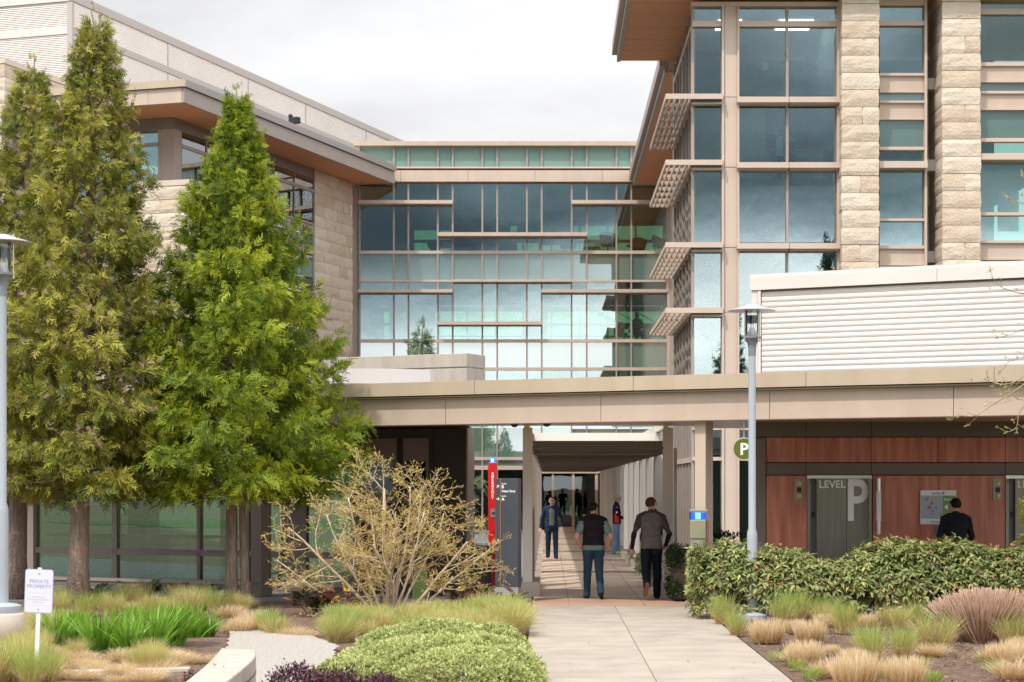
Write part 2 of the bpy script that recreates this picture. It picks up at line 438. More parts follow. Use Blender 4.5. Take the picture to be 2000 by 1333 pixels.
def np_mesh(name, V, FACES, mats, tint=None, smooth=False, mi=None):
    """V (n,3), FACES (m,k) equal-sided"""
    me = bpy.data.meshes.new(name)
    n, (m, k) = len(V), FACES.shape
    me.vertices.add(n); me.vertices.foreach_set('co', np.ascontiguousarray(V, dtype=np.float32).ravel())
    me.loops.add(m * k); me.loops.foreach_set('vertex_index', FACES.astype(np.int32).ravel())
    me.polygons.add(m); me.polygons.foreach_set('loop_start', np.arange(0, m * k, k, dtype=np.int32))
    if tint is not None:
        a = me.attributes.new('tint', 'FLOAT', 'POINT'); a.data.foreach_set('value', np.asarray(tint, dtype=np.float32))
    for q in (mats if isinstance(mats, (list, tuple)) else [mats]): me.materials.append(MATS[q])
    if mi is not None: me.polygons.foreach_set('material_index', np.asarray(mi, dtype=np.int32))
    if smooth: me.polygons.foreach_set('use_smooth', np.ones(m, dtype=bool))
    me.update(calc_edges=True); me.validate()
    return me
def scatter(tv, tf, locs, dirs, ups, sizes, tints, tip=0.0):
    """copies of a template (x right, y along, z up) laid at locs, y turned to dirs"""
    d = dirs / (np.linalg.norm(dirs, axis=1, keepdims=True) + 1e-9)
    x = np.cross(d, ups); x /= (np.linalg.norm(x, axis=1, keepdims=True) + 1e-9)
    z = np.cross(x, d)
    sz = sizes if sizes.ndim == 2 else np.repeat(sizes[:, None], 3, 1)
    V = (locs[:, None, :] + tv[None, :, 0:1] * (x * sz[:, 0:1])[:, None, :] + tv[None, :, 1:2] * (d * sz[:, 1:2])[:, None, :] + tv[None, :, 2:3] * (z * sz[:, 2:3])[:, None, :])
    n, k = len(locs), len(tv)
    Fc = (tf[None, :, :] + (np.arange(n) * k)[:, None, None]).reshape(-1, tf.shape[1])
    T = np.repeat(tints[:, None], k, 1) + tip * tv[None, :, 1]
    return V.reshape(-1, 3), Fc, T.ravel()
def join_np(parts):
    V, Fc, T, o = [], [], [], 0
    for v, f, t in parts:
        V.append(v); Fc.append(f + o); T.append(t); o += len(v)
    return np.concatenate(V), np.concatenate(Fc), np.concatenate(T)
def text_mesh(body, size, m, extrude=0.002, align='LEFT', bold=0.0, sx=1.0):
    c = bpy.data.curves.new('lettering', 'FONT'); c.body = body; c.size = size; c.align_x = align; c.extrude = extrude; c.offset = bold
    c.resolution_u = 3
    o = bpy.data.objects.new('lettering', c); COL.objects.link(o)
    dg = bpy.context.evaluated_depsgraph_get()
    me = bpy.data.meshes.new_from_object(o.evaluated_get(dg))
    bpy.data.objects.remove(o); bpy.data.curves.remove(c)
    me.materials.clear(); me.materials.append(MATS[m])
    # flat text stood up facing the camera (-y)
    v = np.empty(len(me.vertices) * 3, dtype=np.float32); me.vertices.foreach_get('co', v); v = v.reshape(-1, 3)
    w = np.stack([v[:, 0] * sx, -v[:, 2], v[:, 1]], 1)
    me.vertices.foreach_set('co', w.ravel()); me.update(); me.name = 'lettering'
    return me
def rock_block(w, h, dep, seed, amp=0.03, nf=6, ns=3, nz=4, left=True, right=False):
    """split-face stone: front at y=0 with rough relief, recessed arrises"""
    rg = random.Random(seed)
    path = []
    def seg(a, b, n): return [(a[0] + (b[0] - a[0]) * i / n, a[1] + (b[1] - a[1]) * i / n) for i in range(n)]
    path += seg((0, dep), (0, 0), ns if left else 1)
    path += seg((0, 0), (w, 0), nf)
    path += seg((w, 0), (w, dep), ns if right else 1) + [(w, dep)]
    cx, cy = w / 2, dep / 2
    rows = []
    off = Vector((rg.uniform(0, 99), rg.uniform(0, 99), rg.uniform(0, 99)))
    for j in range(nz + 1):
        z = h * j / nz
        row = []
        for i, (x, y) in enumerate(path):
            ed = (j in (0, nz))
            nrm = Vector((-1, 0)) if x < 1e-6 and y > 1e-6 else Vector((1, 0)) if x > w - 1e-6 and y > 1e-6 else Vector((0, -1))
            if y < 1e-6 and (x < 1e-6): nrm = Vector((-0.7, -0.7))
            if y < 1e-6 and (x > w - 1e-6): nrm = Vector((0.7, -0.7))
            a = -0.011 if ed else amp * (0.35 + 1.3 * mnoise.noise(Vector((x * 3.1, y * 3.1, z * 5)) + off))
            if y > dep - 1e-6: a = 0
            if nrm.x < -0.9 and not left: a = 0
            if nrm.x > 0.9 and not right: a = 0
            row.append((x + nrm.x * a, y + nrm.y * a, z))
        rows.append(row)
    n = len(path); mb = MB()
    vs = [p for r in rows for p in r]
    fs = [(j * n + i, j * n + i + 1, (j + 1) * n + i + 1, (j + 1) * n + i) for j in range(nz) for i in range(n - 1)]
    fs += [(j * n + n - 1, j * n, (j + 1) * n, (j + 1) * n + n - 1) for j in range(nz)]
    fs += [tuple(range(n))[::-1], tuple(range(nz * n, nz * n + n))]
    mb.add(vs, fs)
    return mb
# ================================================================ buildings
PF = Frame(WX(1375, 32.3), 32.3, math.atan(0.502))           # the low pavilion (canopy, lobby, lift wall)
LW = Frame(WX(340, 72.5), 72.5, math.atan(0.3206))           # the left wing

def fx(name, m, par, Y, px0, px1, py0, py1, proud=0.0, depth=0.1, tilt=False):
    y0 = Y - proud
    o = ub(name, m, par, WX(px0, y0), WX(px1, y0), y0, Y + depth, WZ(py1, y0), WZ(py0, y0), world=True)
    if tilt: o.rotation_euler = (random.uniform(-1, 1) * 0.0016, 0, random.uniform(-1, 1) * 0.0022)
    return o

# ---------------------------------------------------------------- entrance pavilion
def pavilion():
    P = frame_thing('entrance_pavilion', 'long low tan metal entrance canopy with reddish wood lift wall below it', 'pavilion', PF)
    u = lambda px, v=0.0: PF.u(px, v)
    uR = u(2160)
    step = (u(1574) - u(1237)) * 1.0
    def cuts(p0, lo, hi):
        a = u(p0); out = [a]
        while out[0] > lo: out.insert(0, out[0] - step)
        while out[-1] < hi: out.append(out[-1] + step)
        return out
    uL = u(-260)
    cz0, cz1 = 3.70, 3.94
    cop = MB().extrude([(0.0, cz0), (0.0, cz1), (0.22, cz1 + 0.015), (0.22, cz0 + 0.06), (0.03, cz0)], 0, 0.004, step - 0.004).mesh('coping_panel', 'coping')
    fas = MB().extrude([(0.17, 3.17), (0.155, 3.185), (0.155, 3.655), (0.2, 3.655), (0.2, 3.17)], 0, 0.005, step - 0.005).mesh('fascia_panel', 'tan')
    riv = MB()
    for a in cuts(1237, uL, uR)[:-1]:
        # bend: the local frame has y into depth, so the profile is used as it is
        piece('coping_panel', cop, P, (a, 0, 0))
    for a in cuts(1166, uL, uR)[:-1]:
        piece('fascia_panel', fas, P, (a, 0, 0))
        for q in (0.12, 0.5, 0.88):
            for zz in (3.27, 3.52):
                riv.ball((a + q * step, 0.155, zz), (0.011, 0.008, 0.011), 5)
    tag(riv.build('rivet', 'tan_light', P), kind='stuff')
    ub('drip_edge', 'coping', P, uL - 1, uR + 1, 0.06, 0.2, 3.662, 3.684)
    ub('fascia_backing', 'dark_brown', P, uL - 1, uR + 1, 0.205, 0.3, 3.19, 3.86)
    # roof deck: back edge square to the walk
    def lp(X, Y): return PF.loc(X, Y)
    deck = [(uL - 1, 0.31), (uR + 1, 0.31), lp(11.5, 38.5), lp(2.9, 38.5), lp(2.9, 36.9), lp(-1.45, 36.9), lp(-1.45, 38.2), lp(-4, 41.5), lp(-16, 50)]
    MB().prism(deck, 3.46, 3.86).build('roof', 'paving_grey', P)
    # soffit boards
    so = [(uL - 1, 0.21), (uR + 1, 0.21), lp(11.5, 38.4), lp(2.85, 38.4), lp(2.85, 36.85), lp(-1.5, 36.85), lp(-1.5, 38.1), lp(-4, 41.3), lp(-15.8, 49.8)]
    MB().prism(so, 3.222, 3.246).build('soffit', 'canopy_soffit', P)
    MB().prism([(p[0], p[1]) for p in so], 3.25, 3.455).build('soffit_frame', 'brown_frame', P)
    for px, py in ((1660, 821), (1270, 829), (715, 826)):
        q = PF.w(u(px), 1.0); loc = PF.loc(q.x, q.y)
        MB().lathe([(0.07, 0), (0.07, 0.02), (0.05, 0.025)], (loc[0], loc[1], 3.198), 14).build('downlight', 'steel_bright', P, True)
    # posts: I-shaped front plate + web
    for px0, px1 in ((1357, 1378), (490, 510)):
        a, b = u(px0, 0.3), u(px1, 0.3)
        m = 'tan_light' if px0 > 1000 else 'brown_frame'  # left post browner to stand in for the tree's shade
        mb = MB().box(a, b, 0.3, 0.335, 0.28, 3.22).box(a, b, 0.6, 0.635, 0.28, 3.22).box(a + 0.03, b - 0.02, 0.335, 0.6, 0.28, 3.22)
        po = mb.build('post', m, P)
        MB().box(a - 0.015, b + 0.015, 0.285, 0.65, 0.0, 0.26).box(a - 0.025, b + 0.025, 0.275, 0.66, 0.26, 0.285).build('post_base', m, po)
    # --- lift wall, square to the walk
    Y = 34.5
    xw = lambda px: WX(px, Y)
    zw = lambda py: WZ(py, Y)
    fx('corner_panel', 'brown_frame', P, Y, 1474, 1495.5, 856, 1200, 0.05, 0.3)
    heads = [(1474, 1573.5), (1574.5, 1701.5), (1702.5, 1963.5), (1964.5, 2100)]
    for a, b in heads:
        fx('header_panel', 'header_brown', P, Y, a, b, 824.5, 853.5, 0.03, 0.2)
        if a > 1500 or a == 1474: fx('transom_panel', 'header_brown', P, Y, max(a, 1497), b, 905, 927.5, 0.035, 0.2)
    woods = [(1497, 1574, 855, 903), (1575, 1702, 855, 903), (1703, 1832, 855, 903), (1833, 1963.5, 855, 903), (1964.5, 2100, 855, 903),
             (1497, 1575.5, 929.5, 1186), (1705, 1832.5, 929.5, 1186), (1833.5, 1963, 929.5, 1186)]
    bolts = MB()
    for a, b, c, d in woods:
        o = fx('wood_panel', 'wood_panel', P, Y, a, b, c, d, 0.04, 0.1)
        for qx in (a + 4, b - 4):
            for qz in ([c + 4, d - 4] if d < 950 else [c + 4, c + 60, c + 117]):
                bolts.ball((xw(qx), Y - 0.042, zw(qz)), (0.009, 0.006, 0.009), 5)
    tag(bolts.build('panel_bolt', 'twig_dark', P, world=True), kind='stuff')
    # two lift doors
    tlev, tp = text_mesh('LEVEL', 0.185, 'white_letter', 0.002, bold=0.004), text_mesh('P', 0.98, 'white_letter', 0.002, bold=0.018)
    for k, x0 in enumerate((1576.5, 1964.5)):
        dx = x0 - 1576.5
        fx('door_head', 'steel_bright', P, Y, x0, x0 + 126.5, 929, 935, 0.05, 0.2)
        for a, b in ((0, 6.5), (120.5, 126.5)):
            fx('door_jamb', 'steel', P, Y, x0 + a, x0 + b, 935, 1186, 0.05, 0.2)
        fx('door_return', 'mullion_dark', P, Y, x0 + 6.5, x0 + 18.5, 935, 1186, -0.12, 0.2)
        for a, b in ((18.5, 76.5), (77.3, 120.5)):
            fx('lift_door', 'steel', P, Y, x0 + a, x0 + b, 935, 1186, -0.06 if a < 50 else -0.055, 0.12)
        piece('level_lettering', tlev, P, (xw(1600 + dx), Y + 0.055, zw(953)), sc=(1.0, 1, 1), world=True)
        # the big P spans the leaf edge to edge
        vs = [v.co.x for v in tp.vertices]; w = max(vs) - min(vs); zs = [v.co.z for v in tp.vertices]; h = max(zs) - min(zs)
        tw, th = xw(1696.5) - xw(1657), zw(935.5) - zw(1018)
        piece('letter_p', tp, P, (xw(1657 + dx) - min(vs) * tw / w, Y + 0.05, zw(1018) - min(zs) * th / h), sc=(tw / w, 1, th / h), world=True)
        num = text_mesh('78'[k], 0.11, 'grey_text')
        piece('door_number', num, P, (xw(1577.5 + dx), Y - 0.054, zw(945)), world=True)
        fx('door_sensor', 'black', P, Y, 1586 + dx, 1591 + dx, 1000, 1011, -0.1, 0.12)
    # pull bar beside the first door
    pb = MB(); x = xw(1713.5)
    pb.tube([(x, Y - 0.13, zw(1043)), (x, Y - 0.13, zw(935))], 0.038, 12)
    for q in (945, 1035): pb.tube([(x, Y - 0.13, zw(q)), (x, Y - 0.03, zw(q))], 0.018, 8)
    h = pb.build('pull_bar', 'steel_bright', P, True, world=True)
    MB().tube([(x, Y - 0.13, zw(1018)), (x, Y - 0.13, zw(960))], 0.044, 12).build('grip', 'white_paint', h, True, world=True)
    for c in (1560, 1947.5):
        pl = fx('call_panel', 'steel', P, Y, c - 8, c + 8.5, 935, 978, 0.055, 0.0)
        for q in (944.5, 969): MB().ball((xw(c), Y - 0.056, zw(q)), (0.042, 0.02, 0.042), 10).build('button', 'amber', pl, True, world=True)
        MB().box(xw(c - 4.5), xw(c + 4.5), Y - 0.06, Y - 0.054, zw(962), zw(952)).build('display', 'black', pl, world=True)
    fx('wall_plate', 'steel', P, Y, 1825, 1833, 1028, 1045, 0.05, 0.0)
    # structure behind the wall
    MB().box(xw(1470), xw(2330), Y + 0.2, Y + 0.7, 0, 3.215).build('lift_core', 'dark_brown', P, world=True)
    # --- glazed lobby on the left, along the front
    v = 2.2
    Z = lambda py, px: PF.z(py, u(px, v), v)
    def lz(name, m, px0, px1, z0, z1, pr=0.0, dp=0.08): return ub(name, m, P, u(px0, v), u(px1, v), v - pr, v + dp, z0, z1)
    zb, zr0, zr1 = 0.16, 0.66, 0.78
    lz('base_wall', 'brown_frame', -200, 706, 0.0, 0.10, 0.08, 0.2)
    lz('sill', 'mullion', -200, 706, 0.10, 0.17, 0.11, 0.1)
    lz('rail', 'brown_frame', -200, 706, zr0, zr1, 0.05, 0.06)
    lz('head_band', 'brown_frame', -200, 706, 2.75, 3.19, 0.06, 0.2)
    lz('jamb', 'tan', 30, 44, 0.17, 2.75, 0.0); lz('jamb', 'tan', 52, 71, 0.17, 2.75, 0.1, 0.15)
    lights = [(-200, 29), (71, 221), (231, 387), (393, 485), (489, 552), (600, 690)]
    for a, b in lights:
        lz('glass_pane', 'glass_lobby', a, b, 0.17, zr0, 0.0, 0.012); lz('glass_pane', 'glass_lobby', a, b, zr1, 2.75, 0.0, 0.012)
    for a, b in ((221, 231), (387, 393), (485, 489), (552, 560), (560, 600), (690, 706)):
        lz('mullion', 'brown_frame', a, b, 0.17, 2.75, 0.05)
    # dim room behind the glass
    MB().box(u(-220, v + 6), u(706, v + 6), v + 6, v + 6.2, 0, 3.19).build('lobby_wall', 'interior', P)
    for px, w, m in ((250, 0.5, 'interior_dark'), (430, 0.35, 'interior')):
        ub('lobby_pillar', m, P, u(px, v + 3), u(px, v + 3) + w, v + 3, v + 3 + w, 0.02, 3.19)
    ub('lobby_desk', 'furniture_grey', P, u(150, v + 3), u(330, v + 3), v + 3, v + 3.6, 0.02, 1.0)
    ub('lobby_rail', 'mullion_dark', P, u(90, v + 2), u(500, v + 2), v + 2, v + 2.06, 0.95, 1.02)
    # dark blank wall at the right of the lobby, with its own end face
    a0, a1 = u(706, v), u(912, v)
    e0, e1 = PF.w(a1, v), None
    xr = e0.x
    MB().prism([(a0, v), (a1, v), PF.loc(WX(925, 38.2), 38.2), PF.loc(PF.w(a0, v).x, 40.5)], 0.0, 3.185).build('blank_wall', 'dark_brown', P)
    ub('wall_joint', 'black', P, u(846, v), u(848, v), v - 0.004, v + 0.01, 0, 3.18)
    for a, b, c, d in ((712, 776, 2.3, 2.72), (790, 838, 2.3, 2.72)):
        f = ub('window', 'brown_frame', P, u(a, v), u(b, v), v - 0.05, v + 0.0, 1.75, 3.0)
        ub('glass_pane', 'glass_dark', P, u(a + 4, v), u(b - 4, v), v - 0.064, v - 0.052, 1.9, 2.55)
    # paler brown corner strip at the end of the blank wall
    MB().prism([(xr - 0.02, e0.y - 0.01), (xr + 0.012, e0.y - 0.02), (WX(925, 38.2) + 0.015, 38.2), (WX(925, 38.2) - 0.02, 38.2)], 0.0, 3.18).build('end_panel', 'brown_frame', P, world=True)
    # --- louvred screen on the roof
    vb = 0.8
    ub0 = u(1467, vb)
    zt = PF.z(543, ub0, vb)
    zc = PF.z(568, ub0, vb)
    for k in range(4):
        a = ub0 + k * 3.2
        ub('screen_coping', 'white_metal', P, a + 0.003, a + 3.197, vb - 0.06, vb + 0.3, zc, zt)
    MB().box(ub0 - 0.01, uR + 2, vb - 0.02, vb + 0.34, zt + 0.002, zt + 0.05).build('screen_cap', 'white_metal', P)
    ub('screen_corner', 'white_metal', P, ub0 + 0.02, u(1481, vb), vb - 0.03, vb + 0.1, 3.86, zc - 0.004)
    ub('screen_trim', 'white_metal', P, u(1482, vb), u(1487, vb), vb - 0.045, vb + 0.1, 3.86, zc - 0.004)
    zs = zc - 0.03
    pitch = 0.0915
    prof = [(vb + 0.016, 0.0)] + [(vb + 0.012 - 0.013 * math.sin(math.pi * (i + 0.5) / 6), 0.003 + (pitch - 0.006) * (i + 0.5) / 6) for i in range(6)] + [(vb + 0.016, pitch)]
    sl = MB().extrude(prof, 0, u(1488, vb), uR + 2).mesh('slat', 'white_metal')
    for k in range(18): piece('slat', sl, P, (0, 0, zs - (k + 1) * pitch))
    MB().box(ub0 + 0.03, uR + 2, vb + 0.08, vb + 4.5, 3.87, zt - 0.01).build('screen_back', 'grey_trim', P)
    # --- concrete upstand and curved metal kerb on the roof
    v2 = 2.9
    a, b = u(560, v2), u(912, v2)
    zt2 = PF.z(690, b, v2); zm = PF.z(718, b, v2)
    up = MB().box(a, b, v2, v2 + 0.75, zm + 0.012, zt2).box(a, b - 0.012, v2 + 0.02, v2 + 0.73, zm - 0.012, zm + 0.012).box(a, b, v2, v2 + 0.75, 3.87, zm - 0.012)
    up.build('concrete_upstand', 'concrete_pale', P, bevel=0.01)
    cu = MB(); pts = []
    for i in range(13):
        t = i / 12
        pts.append((u(600, 1.2) + (u(809, 1.5) - u(600, 1.2)) * t, 1.0 + 1.1 * t ** 3))
    outer = pts + [(p[0] - 0.02, p[1] + 0.2) for p in pts[::-1]]
    cu.prism(outer, 4.02, 4.30)
    cu.build('curved_kerb', 'white_metal', P)
    MB().prism([(p[0], p[1] + 0.06) for p in pts] + [(p[0] - 0.1, p[1] + 0.3) for p in pts[::-1]], 3.865, 4.0).build('kerb_track', 'louvre_white', P)
    return P
pav = pavilion()

# ---------------------------------------------------------------- centre link building
def link_building():
    Y = 89.0
    L = thing('link_building', 'four storey glass link building closing the end of the covered walk', 'building', (WX(1000, Y), Y, 0))
    cols = [702, 769, 797.5, 855, 884, 942, 971, 1029, 1058, 1116.5, 1146, 1204, 1233, 1303]
    V = lambda n, m, a, b, c, d, pr=0.0, dp=0.1, t=False: fx(n, m, L, Y, a, b, c, d, pr, dp, t)
    V('coping', 'coping', 690, 1262, 276, 284.5, 0.35, 3)
    V('coping_end', 'tan', 690, 702, 285, 326, 0.2, 2)
    for i in range(len(cols) - 1):
        a, b = cols[i], cols[i + 1]
        if a < 1250: V('clerestory_pane', 'clerestory' if b - a > 40 else 'clerestory_b', a, b, 284, 326, 0.0, 0.1, True)
        if a < 1260: V('clerestory_mullion', 'mullion', a - 2, a + 2, 284, 326, 0.09)
    V('clerestory_sill', 'tan_light', 702, 1250, 326, 329, 0.12)
    V('shadow_gap', 'dark_brown', 702, 1303, 329, 333, 0.02)
    for a, b in ((700, 782), (782, 914), (914, 1045), (1045, 1176), (1176, 1303)):
        V('fascia_panel', 'tan', a + 0.3, b - 0.3, 333, 355, 0.28, 0.3)
    V('window_head', 'mullion_dark', 702, 1303, 355, 359, 0.05)
    # rows of panes: (y0, y1, material, columns to leave out)
    for i in range(len(cols) - 1):
        a, b = cols[i], cols[i + 1]
        mid = 884 <= a < 1116
        top = [(359, 454)] if mid else [(359, 391), (398.5, 490)] if a < 855 or a >= 1146 else [(359, 391), (398.5, 455)]
        low = []
        if 855 <= a < 1146: low = [(461, 490)]
        for c, d in top + low: V('window_pane', 'glass', a + 1.5, b - 1.5, c, d, 0.0, 0.03, True)
        V('spandrel_pane', 'spandrel_green' if i % 3 else 'spandrel_teal', a + 1.5, b - 1.5, 496, 547, 0.0, 0.05, True)
        c2 = 884 <= a < 1058
        r2 = [(551, 634)] if c2 else [(551, 565), (572, 663)]
        if 855 <= a < 884: r2 = [(551, 565), (572, 629)]
        if 855 <= a < 1058: r2 = r2 + [(635, 663)]
        for c, d in r2: V('window_pane', 'glass', a + 1.5, b - 1.5, c, d, 0.0, 0.03, True)
        V('spandrel_pane', 'spandrel_teal' if i % 3 == 1 else 'spandrel_green', a + 1.5, b - 1.5, 669, 718, 0.0, 0.05, True)
        V('window_pane', 'glass', a + 1.5, b - 1.5, 724, 835, 0.0, 0.03, True)
        if 855 <= a < 1060:
            V('spandrel_pane', 'spandrel_teal', a + 1.5, b - 1.5, 836, 893, 0.0, 0.05, True)
            V('spandrel_pane', 'spandrel_teal', a + 1.5, b - 1.5, 899, 910, 0.0, 0.05, True)
            V('window_pane', 'glass_dark', a + 1.5, b - 1.5, 918, 1036, 0.0, 0.03, True)
    for x in cols: V('mullion', 'mullion', x - 1.6, x + 1.6, 359, 1036, 0.09, 0.12)
    for c, d in ((490, 496), (547, 551), (663, 669), (718, 724), (893, 899), (910, 918)):
        V('transom', 'tan', 702, 1303, c, d, 0.1, 0.12)
    for a, b, c, d in ((699, 884, 391, 398), (1116, 1306, 391, 398), (854, 1147, 454, 461), (883, 1117, 546, 550.5), (699, 884, 565, 571.5),
                       (1057, 1304, 565, 571.5), (854, 1059, 628, 634.5)):
        xs = [a] + [x for x in cols if a + 8 < x < b - 8] + [b]
        for p, q in zip(xs, xs[1:]): V('sunshade', 'tan', p + 0.15, q - 0.15, c, d, 0.55, 0.55)
    # inside: floors, ceilings, partitions, far windows
    X0, X1 = WX(700, Y), WX(1310, Y) + 0.4
    def slab(z0, z1, m='slab_pale'): ub('floor_slab', m, L, X0, X1, Y + 0.25, Y + 13, z0, z1, world=True)
    slab(WZ(547, Y), WZ(491, Y)); slab(WZ(718, Y), WZ(664, Y)); slab(WZ(356, Y), WZ(335, Y)); slab(WZ(900, Y), WZ(838, Y)); 
    ub('roof', 'grey_trim', L, X0 - 0.1, WX(1262, Y), Y + 0.15, Y + 13, WZ(333, Y), WZ(279, Y), world=True)
    for zb, zt in ((491, 356), (664, 549)):
        z0, z1 = WZ(zb, Y), WZ(zt, Y)
        n = 10
        for k in range(n + 1):
            x = X0 + (X1 - X0) * k / n
            ub('far_mullion', 'mullion_dark', L, x, x + 0.09, Y + 12.7, Y + 12.9, z0, z1, world=True)
        h = z1 - z0
        for q, w in ((0.0, 0.25), (0.40, 0.03), (0.62, 0.05), (0.9, 0.1)):
            ub('far_transom', 'mullion_dark' if q else 'interior', L, X0, X1, Y + 12.6, Y + 12.75, z0 + q * h, z0 + (q + w) * h, world=True)
        for k in range(n):
            a = X0 + (X1 - X0) * k / n
            ub('far_pane', 'glass_lobby', L, a + 0.09, a + (X1 - X0) / n, Y + 12.8, Y + 12.82, z0, z1, world=True)
    def part(px0, px1, py0, py1, dy, m, t=0.2): ub('partition', m, L, WX(px0, Y + dy), WX(px1, Y + dy), Y + dy, Y + dy + t, WZ(py1, Y), WZ(py0, Y), world=True)
    part(690, 808, 357, 492, 6, 'interior_dark'); part(880, 960, 357, 492, 8, 'interior_dark'); part(960, 1010, 400, 492, 9.5, 'interior')
    part(957, 997, 415, 470, 4, 'furniture_dark', 0.1); part(1060, 1098, 415, 458, 4, 'furniture_dark', 0.1)
    part(1010, 1120, 357, 420, 10, 'interior'); part(690, 735, 549, 665, 5, 'interior_dark'); part(760, 850, 549, 665, 9, 'interior'); part(1020, 1070, 549, 665, 8, 'interior')
    part(808, 880, 357, 410, 7, 'interior')
    ub('round_pillar', 'slab_pale', L, WX(1052, Y + 4), WX(1057, Y + 4), Y + 4, Y + 4.2, WZ(491, Y), WZ(357, Y), world=True)
    # stair seen through the lower right window
    st = MB()
    for k in range(14):
        x = WX(1150, Y) + k * 0.32; z = WZ(664, Y) + 2.4 - k * 0.17
        st.box(x, x + 0.32, Y + 9, Y + 10.2, z - 0.08, z)
    st.tube([(WX(1150, Y), Y + 8.9, WZ(664, Y) + 3.4), (WX(1150, Y) + 4.5, Y + 8.9, WZ(664, Y) + 1.05)], 0.03, 6)
    st.tube([(WX(1150, Y), Y + 8.9, WZ(664, Y) + 2.9), (WX(1150, Y) + 4.5, Y + 8.9, WZ(664, Y) + 0.55)], 0.02, 6)
    st.build('stair', 'mullion_dark', L, world=True)
    # entrance doors at the end of the walk
    D = 85.0
    fx('door_head', 'tan', L, D, 1040, 1205, 880, 925, 0.1, 0.3)
    for a, b in ((1078, 1082), (1117, 1122), (1162, 1168), (1196, 1202)):
        fx('door_frame', 'tan', L, D, a, b, 925, 1042, 0.06, 0.12)
    for a, b in ((1054, 1078), (1082, 1117), (1122, 1162), (1168, 1196)):
        fx('door_pane', 'glass_dark', L, D, a, b, 925, 1030 if a in (1082, 1122) else 1042, 0, 0.02, True)
    dr = fx('door_rail', 'tan', L, D, 1082, 1117, 1030, 1042, 0.05, 0.1); fx('door_rail', 'tan', L, D, 1122, 1162, 1034, 1042, 0.05, 0.1)
    hd = MB().tube([(WX(1115, D), D - 0.2, WZ(1009, D)), (WX(1115, D), D - 0.2, WZ(988, D))], 0.02, 8)
    for q in (990, 1007): hd.tube([(WX(1115, D), D - 0.2, WZ(q, D)), (WX(1118, D), D - 0.05, WZ(q, D))], 0.015, 6)
    hd.build('door_handle', 'steel_bright', L, True, world=True)
    fx('door_notice', 'amber', L, D, 1138, 1144, 1005, 1011, 0.03, 0)
    fx('door_step', 'walk_band', L, D, 1050, 1205, 1042, 1045, 0.6, 0.2)
    fx('vestibule_wall', 'stone', L, D, 1046, 1056, 880, 1043, 0.1, 4)
    MB().box(WX(1200, D), WX(1260, D), D - 0.1, D + 4, 0, 3.2).build('vestibule_wall', 'tan', L, world=True)
    MB().box(WX(1040, D), WX(1260, D), D + 0.3, D + 4, 2.9, 3.3).build('vestibule_roof', 'grey_trim', L, world=True)
    ub('lobby_back', 'interior_dark', L, X0, X1, Y + 9, Y + 9.2, 0, 3.2, world=True)
    ub('lobby_floor', 'paving_grey', L, X0, X1, D + 0.2, Y + 9, 0.012, 0.03, world=True)
    ub('side_wall', 'tan', L, X0 - 0.3, X0 - 0.02, Y + 0.1, Y + 13, 0, WZ(335, Y), world=True)
    # stone return wall at the right end
    MB().box(X1 + 0.0, X1 + 0.5, Y - 0.4, Y + 13, 0, WZ(333, Y)).build('end_wall', 'tan', L, world=True)
    fx('corner_post', 'tan_light', L, Y, 1303, 1313, 359, 1036, 0.5, 0.3)
    return L
lnk = link_building()

